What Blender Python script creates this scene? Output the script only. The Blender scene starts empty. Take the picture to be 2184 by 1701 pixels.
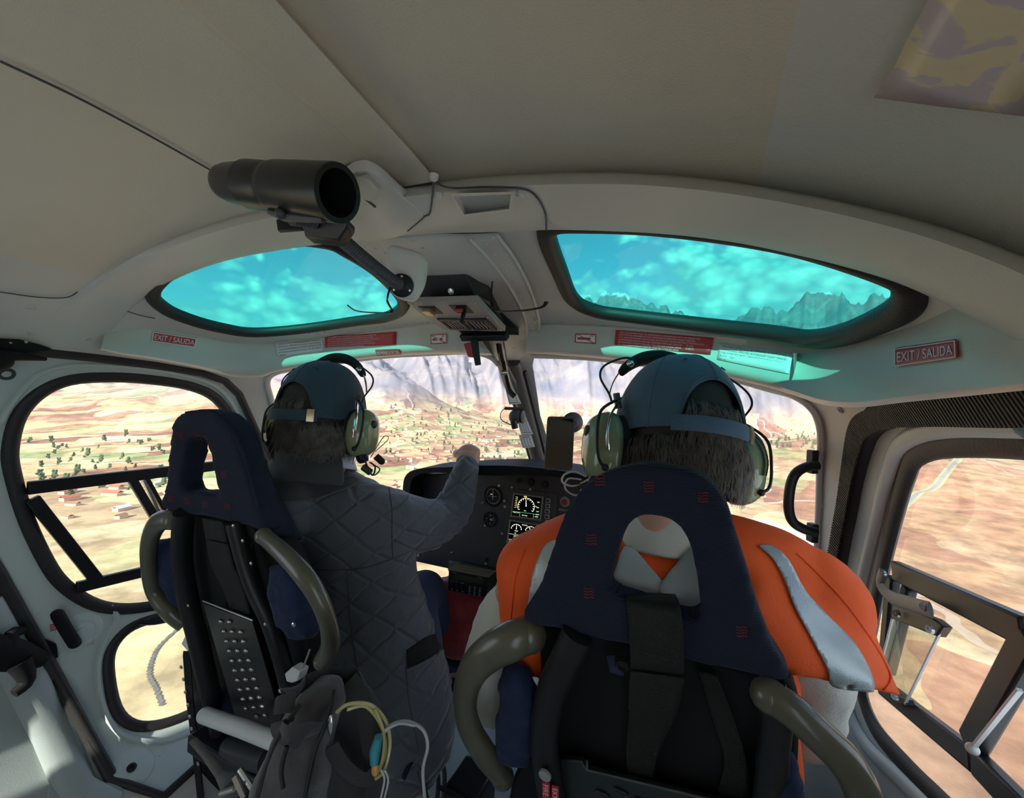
import bpy, bmesh, math, random
import numpy as np
from mathutils import Vector, Matrix
from mathutils.geometry import delaunay_2d_cdt
PI = math.pi
SC = bpy.context.scene
COL = SC.collection
random.seed(7); np.random.seed(7)

# ------------------------------------------------------------------ camera
# world = helicopter cabin frame: X to the right, Y forward, Z up, floor z = 0, centre line X = 0
FPX = 900.0
CAM = np.array([0.56, 0.0, 1.05])
_y, _r = math.radians(25), math.radians(3)
_R = np.array([math.cos(_y), math.sin(_y), 0.0]); CF = np.array([-math.sin(_y), math.cos(_y), 0.0]); _U = np.array([0, 0, 1.0])
CR = _R * math.cos(_r) + _U * math.sin(_r); CU = _U * math.cos(_r) - _R * math.sin(_r)
cd = bpy.data.cameras.new('camera'); cam = bpy.data.objects.new('camera', cd); COL.objects.link(cam)
cam.matrix_world = Matrix(((CR[0], CU[0], -CF[0], CAM[0]), (CR[1], CU[1], -CF[1], CAM[1]), (CR[2], CU[2], -CF[2], CAM[2]), (0, 0, 0, 1)))
cd.sensor_fit = 'HORIZONTAL'; cd.sensor_width = 36.0; cd.lens = FPX / 2184 * 36.0
cd.clip_start = 0.02; cd.clip_end = 60000
SC.camera = cam
SC.view_settings.view_transform = 'Standard'; SC.view_settings.look = 'None'
SC.view_settings.gamma = 1.0; SC.view_settings.use_curve_mapping = False
SC.view_settings.exposure = 0.95
SC.cycles.use_denoising = True
SC.cycles.use_adaptive_sampling = True; SC.cycles.adaptive_threshold = 0.08; SC.cycles.adaptive_min_samples = 16
SC.cycles.max_bounces = 8; SC.cycles.diffuse_bounces = 5; SC.cycles.volume_bounces = 0; SC.cycles.glossy_bounces = 3
SC.cycles.transparent_max_bounces = 12; SC.cycles.caustics_reflective = False; SC.cycles.caustics_refractive = False
SC.cycles.sample_clamp_indirect = 8.0

# ------------------------------------------------------------------ sky and sun
def make_world():
    w = bpy.data.worlds.new('sky'); SC.world = w; w.use_nodes = True
    nt = w.node_tree; nt.nodes.clear(); N = nt.nodes.new; L = nt.links.new
    out = N('ShaderNodeOutputWorld'); bg = N('ShaderNodeBackground')
    sky = N('ShaderNodeTexSky'); sky.sky_type = 'NISHITA'; sky.sun_disc = False
    sky.sun_elevation = math.radians(27); sky.sun_rotation = math.radians(190); sky.altitude = 3600; sky.air_density = 1.0; sky.dust_density = 0.6
    hsv = N('ShaderNodeHueSaturation'); hsv.inputs['Saturation'].default_value = 0.9; hsv.inputs['Value'].default_value = 0.115
    L(sky.outputs[0], hsv.inputs['Color'])
    tc = N('ShaderNodeTexCoord')
    mp = N('ShaderNodeMapping'); mp.inputs['Scale'].default_value = (1, 1, 1.6); L(tc.outputs['Generated'], mp.inputs[0])
    wn = N('ShaderNodeTexNoise'); wn.inputs['Scale'].default_value = 5.0; wn.inputs['Detail'].default_value = 3
    L(mp.outputs[0], wn.inputs['Vector'])
    wm = N('ShaderNodeVectorMath'); wm.operation = 'MULTIPLY_ADD'; wm.inputs[1].default_value = (0.09, 0.09, 0.09); L(wn.outputs['Color'], wm.inputs[0]); L(mp.outputs[0], wm.inputs[2])
    n1 = N('ShaderNodeTexNoise'); n1.inputs['Scale'].default_value = 4.2; n1.inputs['Detail'].default_value = 11; n1.inputs['Roughness'].default_value = 0.56
    L(wm.outputs[0], n1.inputs['Vector'])
    # billows
    v = N('ShaderNodeTexVoronoi'); v.feature = 'SMOOTH_F1'; v.inputs['Scale'].default_value = 19; v.inputs['Smoothness'].default_value = 0.35
    L(wm.outputs[0], v.inputs['Vector'])
    v2 = N('ShaderNodeTexVoronoi'); v2.feature = 'SMOOTH_F1'; v2.inputs['Scale'].default_value = 46; v2.inputs['Smoothness'].default_value = 0.35
    L(wm.outputs[0], v2.inputs['Vector'])
    va = N('ShaderNodeMath'); va.operation = 'MULTIPLY_ADD'; va.inputs[1].default_value = 0.5; L(v2.outputs['Distance'], va.inputs[0]); L(v.outputs['Distance'], va.inputs[2])
    sep = N('ShaderNodeSeparateXYZ'); L(tc.outputs['Generated'], sep.inputs[0])
    # coverage: denser to the horizon, denser ahead-right (+X)
    m = N('ShaderNodeMath'); m.operation = 'MULTIPLY_ADD'; m.inputs[1].default_value = -1.5; m.inputs[2].default_value = 0.49; L(sep.outputs['Z'], m.inputs[0])
    mx = N('ShaderNodeMath'); mx.operation = 'MULTIPLY_ADD'; mx.inputs[1].default_value = 0.20; L(sep.outputs['X'], mx.inputs[0]); L(m.outputs[0], mx.inputs[2])
    ad = N('ShaderNodeMath'); ad.operation = 'ADD'; L(n1.outputs['Fac'], ad.inputs[0]); L(mx.outputs[0], ad.inputs[1])
    a2 = N('ShaderNodeMath'); a2.operation = 'MULTIPLY_ADD'; a2.inputs[1].default_value = -0.20; L(va.outputs[0], a2.inputs[0]); L(ad.outputs[0], a2.inputs[2])
    cr = N('ShaderNodeValToRGB'); cr.color_ramp.elements[0].position = 0.30; cr.color_ramp.elements[1].position = 0.42
    L(a2.outputs[0], cr.inputs[0])
    # cloud brightness
    cb = N('ShaderNodeValToRGB'); cb.color_ramp.elements[0].position = 0.0; cb.color_ramp.elements[0].color = (1, 1, 1, 1)
    cb.color_ramp.elements[1].position = 1.0; cb.color_ramp.elements[1].color = (0.34, 0.42, 0.52, 1); L(va.outputs[0], cb.inputs[0])
    cm = N('ShaderNodeVectorMath'); cm.operation = 'SCALE'; cm.inputs['Scale'].default_value = 0.95; L(cb.outputs[0], cm.inputs[0])
    mix = N('ShaderNodeMix'); mix.data_type = 'RGBA'; L(cr.outputs[0], mix.inputs['Factor']); L(hsv.outputs[0], mix.inputs['A']); L(cm.outputs[0], mix.inputs['B'])
    L(mix.outputs['Result'], bg.inputs[0]); bg.inputs[1].default_value = 1.7
    L(bg.outputs[0], out.inputs[0])
make_world()
def make_sun():
    ld = bpy.data.lights.new('sun', 'SUN'); ld.energy = 5.6; ld.angle = math.radians(0.6); ld.color = (1.0, 0.95, 0.87)
    o = bpy.data.objects.new('sun', ld); COL.objects.link(o)
    d = Vector((-0.06, -0.889, 0.454)).normalized()          # towards the sun
    o.rotation_euler = (-d).to_track_quat('-Z', 'Y').to_euler(); o.location = (0, 0, 40)
make_sun()

# ------------------------------------------------------------------ placing helpers
def ray(px, py): return CR * (px - 1092) / FPX + CU * (850 - py) / FPX + CF
def PD(px, py, d): return CAM + ray(px, py) * d
def PLN(px, py, n, k):
    n = np.array(n, float); d = ray(px, py); return CAM + d * ((k - n @ CAM) / (n @ d))
def PX(px, py, X): return PLN(px, py, (1, 0, 0), X)
def PY(px, py, Y): return PLN(px, py, (0, 1, 0), Y)
def PZ(px, py, Z): return PLN(px, py, (0, 0, 1), Z)
SEATT = 0.2
def PS(px, py, off=0.0): return PLN(px, py, (0, 1, SEATT), 0.46 + SEATT + off)      # the plane of the seat backs

def spline(pts, n=8, closed=False):
    P = np.array(pts, float); m = len(P); out = []
    rng = range(m) if closed else range(m - 1)
    for i in rng:
        if closed: a, b, c, d = P[(i - 1) % m], P[i], P[(i + 1) % m], P[(i + 2) % m]
        else: a, b, c, d = P[max(i - 1, 0)], P[i], P[i + 1], P[min(i + 2, m - 1)]
        for j in range(n):
            t = j / n
            out.append(0.5 * ((2 * b) + (-a + c) * t + (2 * a - 5 * b + 4 * c - d) * t * t + (-a + 3 * b - 3 * c + d) * t ** 3))
    if not closed: out.append(P[-1])
    return np.array(out)
def resample(pts, n, closed=False):
    P = np.array(pts, float)
    if closed: P = np.vstack([P, P[:1]])
    s = np.r_[0, np.cumsum(np.linalg.norm(np.diff(P, axis=0), axis=1))]
    t = np.linspace(0, s[-1], n + 1)[:-1] if closed else np.linspace(0, s[-1], n)
    return np.stack([np.interp(t, s, P[:, k]) for k in range(P.shape[1])], 1)
def unit(v):
    v = np.array(v, float); n = np.linalg.norm(v); return v / n if n > 1e-12 else v

# ------------------------------------------------------------------ materials
MAT = {}
def mat(name, color=(0.5, 0.5, 0.5), rough=0.5, metal=0.0, bump=0.0, bscale=200.0, var=0.0, vscale=8.0, spec=0.5, coat=0.0, emit=None, estr=0.0, sheen=0.0, bdist=0.002):
    if name in MAT: return MAT[name]
    m = bpy.data.materials.new(name); m.use_nodes = True; MAT[name] = m
    nt = m.node_tree; b = nt.nodes['Principled BSDF']; N = nt.nodes.new; L = nt.links.new
    b.inputs['Base Color'].default_value = (*color, 1); b.inputs['Roughness'].default_value = rough; b.inputs['Metallic'].default_value = metal
    b.inputs['Specular IOR Level'].default_value = spec; b.inputs['Coat Weight'].default_value = coat; b.inputs['Sheen Weight'].default_value = sheen
    m.diffuse_color = (*color, 1)
    tc = N('ShaderNodeTexCoord')
    if var > 0:
        n = N('ShaderNodeTexNoise'); n.inputs['Scale'].default_value = vscale; n.inputs['Detail'].default_value = 5; L(tc.outputs['Object'], n.inputs['Vector'])
        r = N('ShaderNodeValToRGB'); r.color_ramp.elements[0].position = 0.3; r.color_ramp.elements[1].position = 0.7
        r.color_ramp.elements[0].color = (*[c * (1 - var) for c in color], 1); r.color_ramp.elements[1].color = (*[min(1, c * (1 + var)) for c in color], 1)
        L(n.outputs['Fac'], r.inputs[0]); L(r.outputs[0], b.inputs['Base Color'])
    if bump > 0:
        n2 = N('ShaderNodeTexNoise'); n2.inputs['Scale'].default_value = bscale; n2.inputs['Detail'].default_value = 3; L(tc.outputs['Object'], n2.inputs['Vector'])
        bp = N('ShaderNodeBump'); bp.inputs['Strength'].default_value = bump; bp.inputs['Distance'].default_value = bdist
        L(n2.outputs['Fac'], bp.inputs['Height']); L(bp.outputs[0], b.inputs['Normal'])
    if emit: b.inputs['Emission Color'].default_value = (*emit, 1); b.inputs['Emission Strength'].default_value = estr
    return m
def glass(name, tint=(1, 1, 1), gloss=0.05):
    m = bpy.data.materials.new(name); m.use_nodes = True; MAT[name] = m
    nt = m.node_tree; nt.nodes.clear(); N = nt.nodes.new; L = nt.links.new
    o = N('ShaderNodeOutputMaterial'); t = N('ShaderNodeBsdfTransparent'); t.inputs[0].default_value = (*tint, 1)
    g = N('ShaderNodeBsdfGlossy'); g.inputs['Roughness'].default_value = 0.03; g.inputs[0].default_value = (1, 1, 1, 1)
    f = N('ShaderNodeFresnel'); f.inputs[0].default_value = 1.35
    mu = N('ShaderNodeMath'); mu.operation = 'MULTIPLY'; mu.inputs[1].default_value = gloss; L(f.outputs[0], mu.inputs[0])
    mx = N('ShaderNodeMixShader'); L(mu.outputs[0], mx.inputs[0]); L(t.outputs[0], mx.inputs[1]); L(g.outputs[0], mx.inputs[2]); L(mx.outputs[0], o.inputs[0])
    return m
mat('paint', (0.64, 0.63, 0.575), 0.42, bump=0.12, bscale=420, var=0.03, vscale=3)
mat('paint_aft_shaded', (0.40, 0.46, 0.44), 0.45, bump=0.12, bscale=420, var=0.05, vscale=4)  # greyish-green of the rear door, darkened so the colour carries the shade there
mat('paint_door', (0.55, 0.625, 0.59), 0.38, bump=0.12, bscale=420, var=0.03, vscale=4)
mat('lining', (0.69, 0.62, 0.50), 0.6, bump=0.2, bscale=520, var=0.04, vscale=2.5)
mat('floor_paint', (0.42, 0.52, 0.52), 0.45, bump=0.15, bscale=200, var=0.12, vscale=6)
mat('rubber', (0.022, 0.020, 0.020), 0.55, bump=0.3, bscale=300)
mat('black', (0.012, 0.012, 0.013), 0.42, spec=0.4)
mat('black_gloss', (0.010, 0.010, 0.010), 0.32, spec=0.45)
mat('black_matte', (0.009, 0.009, 0.010), 0.7, spec=0.25, bump=0.2, bscale=600)
mat('dark_grey', (0.06, 0.063, 0.068), 0.45, bump=0.1, bscale=500)
mat('panel', (0.055, 0.055, 0.057), 0.5, bump=0.25, bscale=700)
mat('metal', (0.55, 0.55, 0.54), 0.3, metal=1.0)
mat('chrome', (0.8, 0.8, 0.8), 0.12, metal=1.0)
mat('brass', (0.62, 0.48, 0.30), 0.35, metal=0.8)
mat('white_paint', (0.78, 0.78, 0.76), 0.35)
mat('olive', (0.105, 0.098, 0.066), 0.30, coat=0.25, var=0.1, vscale=20)
mat('red', (0.50, 0.025, 0.03), 0.5)
mat('red_sticker', (0.56, 0.045, 0.05), 0.45)
mat('white_sticker', (0.9, 0.9, 0.9), 0.45)
mat('ink', (0.03, 0.03, 0.035), 0.6)
mat('white_ink', (0.8, 0.8, 0.8), 0.6)
mat('dim_ink', (0.30, 0.30, 0.30), 0.6)
mat('screen_black', (0.006, 0.006, 0.007), 0.15)
mat('screen_white', (0.8, 0.8, 0.6), 0.5, emit=(0.85, 0.9, 0.65), estr=0.75)
mat('screen_green', (0.1, 0.6, 0.2), 0.5, emit=(0.15, 0.75, 0.3), estr=0.5)
mat('screen_amber', (0.7, 0.5, 0.1), 0.5, emit=(0.8, 0.6, 0.1), estr=0.5)
mat('navy_cloth', (0.020, 0.030, 0.075), 0.85, spec=0.2, bump=0.5, bscale=350, var=0.15, vscale=25, sheen=0.05)
mat('webbing', (0.016, 0.016, 0.015), 0.7, spec=0.3, bump=0.7, bscale=420)
mat('skin', (0.55, 0.30, 0.21), 0.5, bump=0.15, bscale=160, var=0.08, vscale=30)
mat('clear_plastic', (0.8, 0.85, 0.85), 0.1)
mat('green_shell', (0.25, 0.30, 0.17), 0.18, coat=0.5)
mat('foam', (0.012, 0.012, 0.012), 0.85, bump=0.3, bscale=300)
mat('tube_yellow', (0.55, 0.50, 0.22), 0.25, spec=0.7)
mat('tube_clear', (0.55, 0.56, 0.58), 0.15, spec=0.8)
glass('pane', (0.93, 0.96, 0.95), 0.12)
glass('pane_front', (0.95, 0.96, 0.97), 0.12)
glass('pane_cyan', (0.070, 0.50, 0.42), 0.04)
glass('acrylic', (0.80, 0.80, 0.78), 0.25)

# ------------------------------------------------------------------ mesh building
class MB:
    def __init__(s): s.v = []; s.f = []; s.uv = None
    def add(s, v, f):
        o = len(s.v); s.v += [tuple(map(float, p)) for p in v]; s.f += [tuple(i + o for i in q) for q in f]; return s
    def box(s, c, size, M=None, ax=None):
        c = np.array(c, float); hx, hy, hz = np.array(size, float) / 2
        A = np.eye(3) if ax is None else np.array([unit(a) for a in ax])
        vs = [c + A[0] * x * hx + A[1] * y * hy + A[2] * z * hz for x in (-1, 1) for y in (-1, 1) for z in (-1, 1)]
        return s.add(vs, [(0, 1, 3, 2), (4, 6, 7, 5), (0, 4, 5, 1), (2, 3, 7, 6), (0, 2, 6, 4), (1, 5, 7, 3)])
    def loft(s, rings, closed=True, caps=True, loop=False):
        rings = [np.array(r, float) for r in rings]; n = len(rings[0]); vs = [p for r in rings for p in r]; fs = []
        R = len(rings)
        for i in range(R if loop else R - 1):
            a, b = i * n, ((i + 1) % R) * n
            for j in range(n if closed else n - 1):
                k = (j + 1) % n; fs.append((a + j, a + k, b + k, b + j))
        if caps and closed and not loop:
            fs.append(tuple(range(n))[::-1]); fs.append(tuple((R - 1) * n + j for j in range(n)))
        return s.add(vs, fs)
    def tube(s, pts, r, seg=10, closed=False, flat=None, up=None, caps=True):
        P = np.array(pts, float); m = len(P); rr = np.array(r, float) if np.ndim(r) else np.full(m, float(r))
        if len(rr) != m: rr = np.interp(np.linspace(0, 1, m), np.linspace(0, 1, len(rr)), rr)
        T = np.array([unit((P[(i + 1) % m] if (closed or i < m - 1) else P[i]) - (P[i - 1] if (closed or i > 0) else P[i])) for i in range(m)])
        u = None; rings = []
        for i in range(m):
            if up is not None:
                w = np.array(up[i] if np.ndim(up) == 2 else up, float); w = unit(w - T[i] * (w @ T[i]))
            else:
                if u is None:
                    a = np.array([0, 0, 1.0]) if abs(T[i][2]) < 0.9 else np.array([1.0, 0, 0]); w = unit(a - T[i] * (a @ T[i]))
                else: w = unit(u - T[i] * (u @ T[i]))
            u = w; x = np.cross(T[i], w); fa, fb = flat if flat else (1, 1)
            rings.append([P[i] + rr[i] * (fa * math.cos(2 * PI * k / seg) * x + fb * math.sin(2 * PI * k / seg) * w) for k in range(seg)])
        return s.loft(rings, True, caps, loop=closed)
    def cyl(s, a, b, r, r2=None, seg=20):
        return s.tube([a, b], [r, r if r2 is None else r2], seg)
    def lathe(s, c, axis, prof, seg=28):
        """prof: (distance along axis, radius) pairs"""
        c = np.array(c, float); A = unit(axis); a = np.array([0, 0, 1.0]) if abs(A[2]) < 0.9 else np.array([1.0, 0, 0]); x = unit(np.cross(A, a)); y = np.cross(A, x)
        return s.loft([[c + A * h + max(r, 1e-5) * (math.cos(2 * PI * k / seg) * x + math.sin(2 * PI * k / seg) * y) for k in range(seg)] for h, r in prof])
    def ball(s, c, r, seg=16, rng=10, ax=None):
        c = np.array(c, float); r = np.array([r, r, r], float) if np.ndim(r) == 0 else np.array(r, float)
        A = np.eye(3) if ax is None else np.array([unit(a) for a in ax])
        rings = []
        for i in range(rng + 1):
            t = PI * i / rng; st = max(math.sin(t), 1e-4)
            rings.append([c + A[0] * r[0] * st * math.cos(2 * PI * k / seg) + A[1] * r[1] * st * math.sin(2 * PI * k / seg) + A[2] * r[2] * math.cos(t) for k in range(seg)])
        return s.loft(rings)
    def slab(s, poly, off):
        """planar polygon (3D points) thickened by the vector off"""
        P = [np.array(p, float) for p in poly]; n = len(P); off = np.array(off, float)
        vs = P + [p + off for p in P]; fs = [tuple(range(n))[::-1], tuple(range(n, 2 * n))] + [(i, (i + 1) % n, n + (i + 1) % n, n + i) for i in range(n)]
        return s.add(vs, fs)
    def holed(s, outer, holes, off):
        """planar outline with holes, thickened by off"""
        O = np.array(outer, float); H = [np.array(h, float) for h in holes]; c = O.mean(0); off = np.array(off, float)
        u, w, vh = np.linalg.svd(O - c); ex, ey = vh[0], vh[1]
        allp = np.vstack([O] + H); q = [Vector(((p - c) @ ex, (p - c) @ ey)) for p in allp]
        ed = []; k = 0
        for L in [O] + H: ed += [(k + i, k + (i + 1) % len(L)) for i in range(len(L))]; k += len(L)
        r = delaunay_2d_cdt(q, ed, [], 0, 1e-7); vo = r[0]; n0 = len(vo)
        def inside(p, poly):
            x, y = p; ins = False
            for i in range(len(poly)):
                x1, y1 = poly[i]; x2, y2 = poly[i - 1]
                if (y1 > y) != (y2 > y) and x < (x2 - x1) * (y - y1) / (y2 - y1) + x1: ins = not ins
            return ins
        k = 0; polys = []
        for L in [O] + H: polys.append([tuple(q[k + i]) for i in range(len(L))]); k += len(L)
        tr = []
        for f in r[2]:
            m = sum((vo[i] for i in f), Vector((0, 0))) / len(f)
            if inside(m, polys[0]) and not any(inside(m, h) for h in polys[1:]): tr.append(tuple(f))
        base = [c + ex * p[0] + ey * p[1] for p in vo]
        # depth of non-planar input kept
        src = {}
        for i, p in enumerate(allp): src[(round(q[i][0], 6), round(q[i][1], 6))] = p
        base = [src.get((round(p[0], 6), round(p[1], 6)), base[i]) for i, p in enumerate(vo)]
        fs = [t[::-1] for t in tr] + [tuple(i + n0 for i in t) for t in tr]
        cnt = {}
        for t in tr:
            for i in range(len(t)):
                e = (t[i], t[(i + 1) % len(t)]); cnt[e] = 1
        for (a, b) in list(cnt):
            if (b, a) not in cnt: fs.append((a, b, b + n0, a + n0))
        return s.add(base + [p + off for p in base], fs)
    def build(s, name, m, parent=None, smooth=True, bevel=0.0, bseg=2, sub=0, solid=0.0, angle=40, vgrp=None):
        me = bpy.data.meshes.new(name)
        org = np.array(parent.matrix_local.translation if parent is not None else (0, 0, 0)) if parent is not None else np.zeros(3)
        if parent is not None:
            q = parent; org = np.zeros(3)
            while q is not None: org = org + np.array(q.location); q = q.parent
        me.from_pydata([tuple(np.array(p) - org) for p in s.v], [], s.f); me.validate(); me.update()
        bm = bmesh.new(); bm.from_mesh(me); bmesh.ops.recalc_face_normals(bm, faces=bm.faces); bm.to_mesh(me); bm.free()
        o = bpy.data.objects.new(name, me); COL.objects.link(o)
        if parent is not None: o.parent = parent
        me.materials.append(MAT[m] if isinstance(m, str) else m)
        if smooth:
            me.shade_smooth()
            if sub == 0: me.set_sharp_from_angle(angle=math.radians(angle))
        if solid: k = o.modifiers.new('solid', 'SOLIDIFY'); k.thickness = solid; k.offset = 1
        if bevel: k = o.modifiers.new('bevel', 'BEVEL'); k.width = bevel; k.segments = bseg; k.limit_method = 'ANGLE'; k.angle_limit = math.radians(40)
        if sub: k = o.modifiers.new('sub', 'SUBSURF'); k.levels = sub; k.render_levels = sub
        return o
def tag(o, label=None, cat=None, group=None, kind=None):
    if label: o['label'] = label
    if cat: o['category'] = cat
    if group: o['group'] = group
    if kind: o['kind'] = kind
    return o
def thing(name, loc, label, cat, group=None):
    o = bpy.data.objects.new(name, None); COL.objects.link(o); o.location = tuple(map(float, loc)); o.empty_display_size = 0.05
    return tag(o, label, cat, group)
def top(o, label, cat, group=None): return tag(o, label, cat, group)
def struct(o): o['kind'] = 'structure'; return o
def text_geo(body, size, frame, align='LEFT', font_scale_x=1.0, ext=0.0004, spacing=1.0):
    """vertices and faces of lettering laid in frame = (origin, xdir, ydir, normal)"""
    cu = bpy.data.curves.new('lettering', 'FONT'); cu.body = body; cu.size = size; cu.align_x = align; cu.extrude = ext; cu.space_line = spacing
    o = bpy.data.objects.new('lettering', cu); COL.objects.link(o)
    dg = bpy.context.evaluated_depsgraph_get(); me = bpy.data.meshes.new_from_object(o.evaluated_get(dg))
    O, X, Y, Z = [np.array(a, float) for a in frame]
    v = [O + X * p.co[0] * font_scale_x + Y * p.co[1] + Z * p.co[2] for p in me.vertices]; f = [tuple(p.vertices) for p in me.polygons]
    bpy.data.objects.remove(o); bpy.data.curves.remove(cu); bpy.data.meshes.remove(me)
    return v, f
def remesh(s, name, m, parent=None, voxel=0.008, smooth=4, disp=None, fac=0.5):
    """one continuous skin round overlapping volumes"""
    o = s.build(name + '_raw', m, None, smooth=False)
    k = o.modifiers.new('r', 'REMESH'); k.mode = 'VOXEL'; k.voxel_size = voxel
    if smooth: k = o.modifiers.new('s', 'SMOOTH'); k.iterations = smooth; k.factor = fac
    dg = bpy.context.evaluated_depsgraph_get(); me = bpy.data.meshes.new_from_object(o.evaluated_get(dg))
    n = len(me.vertices); co = np.empty(n * 3); me.vertices.foreach_get('co', co); co = co.reshape(-1, 3)
    no = np.empty(n * 3); me.vertices.foreach_get('normal', no); no = no.reshape(-1, 3)
    if disp is not None: co = co + no * disp(co, no)[:, None]
    org = np.zeros(3); q = parent
    while q is not None: org = org + np.array(q.location); q = q.parent
    co = co - org
    me.vertices.foreach_set('co', co.reshape(-1)); me.update(); me.shade_smooth(); me.name = name
    me.materials.clear(); me.materials.append(MAT[m] if isinstance(m, str) else m)
    old = o.data; bpy.data.objects.remove(o); bpy.data.meshes.remove(old)
    r = bpy.data.objects.new(name, me); COL.objects.link(r)
    if parent is not None: r.parent = parent
    return r

# ------------------------------------------------------------------ the cabin shell: one curved surface, sections are superellipses
_Yk = np.linspace(-1.4, 2.4, 381)
def _sm(xs, ys, k=9):
    y = np.interp(_Yk, xs, ys); p = np.pad(y, k, mode='edge'); ker = np.hanning(2 * k + 1); ker /= ker.sum(); return np.convolve(p, ker, 'same')[k:-k]
_W = _sm([-1.4, .8, 1.0, 1.3, 1.7, 2.1, 2.4], [.86, .86, .84, .77, .62, .36, .1])
_T = _sm([-1.4, .5, .8, 1.1, 1.2, 1.5, 1.85, 2.1, 2.4], [1.325, 1.318, 1.275, 1.215, 1.17, .80, .47, .28, .1], 4)
NE = 3.5
def sec(Y, d=0.0):
    w = np.interp(Y, _Yk, _W) - d; t = np.interp(Y, _Yk, _T) - d; zc = np.minimum(.6, t - .2); return w, t, zc
def Gf(p, d=0.0):
    w, t, zc = sec(p[..., 1], d); z = p[..., 2] - zc; h = np.where(z > 0, t - zc, zc + .03)
    return (np.abs(p[..., 0]) / w) ** NE + (np.abs(z) / h) ** NE - 1
def hit(px, py, d=0.0):
    r = ray(px, py); t = np.linspace(.05, 4.0, 1600); P = CAM + r * t[:, None]; g = Gf(P, d)
    i = int(np.argmax(g > 0)); a, b = t[i - 1], t[i]
    for _ in range(18):
        m = (a + b) / 2
        if Gf(CAM + r * m, d) > 0: b = m
        else: a = m
    return CAM + r * a
def YF(p):
    w, t, zc = sec(p[1]); return (p[1], math.atan2(p[2] - zc, p[0]) % (2 * PI) if True else 0)
def SP(Y, phi, d=0.0):
    w, t, zc = sec(Y, d); c, s_ = math.cos(phi), math.sin(phi); h = (t - zc) if s_ > 0 else zc + .03
    r = ((abs(c) / w) ** NE + (abs(s_) / h) ** NE) ** (-1 / NE); return np.array([r * c, Y, zc + r * s_])
def nrm(p):
    e = 1e-4; g = np.array([Gf(p + np.eye(3)[i] * e) - Gf(p - np.eye(3)[i] * e) for i in range(3)]); return -unit(g)   # inward
def hy(L): return [YF(hit(*p)) for p in L]
def fz(Y, z, side):
    """(Y, phi) of the shell point at height z on side -1 / +1"""
    w, t, zc = sec(Y); h = (t - zc) if z > zc else zc + .03; x = w * max(0, 1 - (abs(z - zc) / h) ** NE) ** (1 / NE)
    return (Y, math.atan2(z - zc, side * x) % (2 * PI))
def fx(Y, x):
    w, t, zc = sec(Y); z = zc + (t - zc) * (1 - (abs(x) / w) ** NE) ** (1 / NE); return (Y, math.atan2(z - zc, x) % (2 * PI))
def wrap(L, lo=-PI / 2):        # keep phi continuous: -90..270 degrees, seam under the floor
    return [(a, (b - lo) % (2 * PI) + lo) for a, b in L]
def inpoly(x, y, P):
    ins = np.zeros(np.shape(x), bool); n = len(P)
    for i in range(n):
        x1, y1 = P[i]; x2, y2 = P[i - 1]
        c = ((y1 > y) != (y2 > y)) & (x < (x2 - x1) * (y - y1) / (y2 - y1 + 1e-15) + x1); ins ^= c
    return ins
def region(outer, holes=(), sp=0.03, d=0.0):
    """mesh of a piece of shell; outlines in (Y, phi)"""
    K = 0.9
    def dens(L):
        L = wrap(L); out = []
        for i in range(len(L)):
            a = np.array(L[i]) * (1, K); b = np.array(L[(i + 1) % len(L)]) * (1, K); n = max(1, int(np.linalg.norm(b - a) / sp))
            for j in range(n): out.append(tuple(a + (b - a) * j / n))
        return out
    O = dens(outer); H = [dens(h) for h in holes]
    xs = [p[0] for p in O]; ys = [p[1] for p in O]
    gx, gy = np.meshgrid(np.arange(min(xs) + sp / 2, max(xs), sp), np.arange(min(ys) + sp / 2, max(ys), sp)); gx = gx.ravel(); gy = gy.ravel()
    ok = inpoly(gx, gy, O)
    for h in H: ok &= ~inpoly(gx, gy, h)
    allb = np.array([p for L in [O] + H for p in L])
    gx, gy = gx[ok], gy[ok]
    dd = np.array([((allb[:, 0] - a) ** 2 + (allb[:, 1] - b) ** 2).min() for a, b in zip(gx, gy)]) if len(gx) else np.array([])
    keep = dd > (sp * .45) ** 2 if len(gx) else []
    q = [Vector(p) for L in [O] + H for p in L]; ed = []; k = 0
    for L in [O] + H: ed += [(k + i, k + (i + 1) % len(L)) for i in range(len(L))]; k += len(L)
    if len(gx): q += [Vector((a, b)) for a, b in zip(gx[keep], gy[keep])]
    r = delaunay_2d_cdt(q, ed, [], 0, 1e-6); vo = np.array([tuple(v) for v in r[0]])
    F = [tuple(f) for f in r[2]]; c = np.array([vo[list(f)].mean(0) for f in F]); ok = inpoly(c[:, 0], c[:, 1], O)
    for h in H: ok &= ~inpoly(c[:, 0], c[:, 1], h)
    m = MB(); m.add([SP(a, b / K, d) for a, b in vo], [F[i] for i in range(len(F)) if ok[i]]); return m
def curve3(L, d=0.0): return np.array([SP(a, b, d) for a, b in L])
def seal(L, r, closed=True, flat=(1.0, 1.0), d=0.0, seg=10):
    P = curve3(L, d); up = np.array([nrm(p) for p in P]); m = MB(); m.tube(P, r, seg, closed, flat=flat, up=up); return m
S = lambda L, n=6, closed=True: [tuple(p) for p in spline(L, n, closed)]

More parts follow.
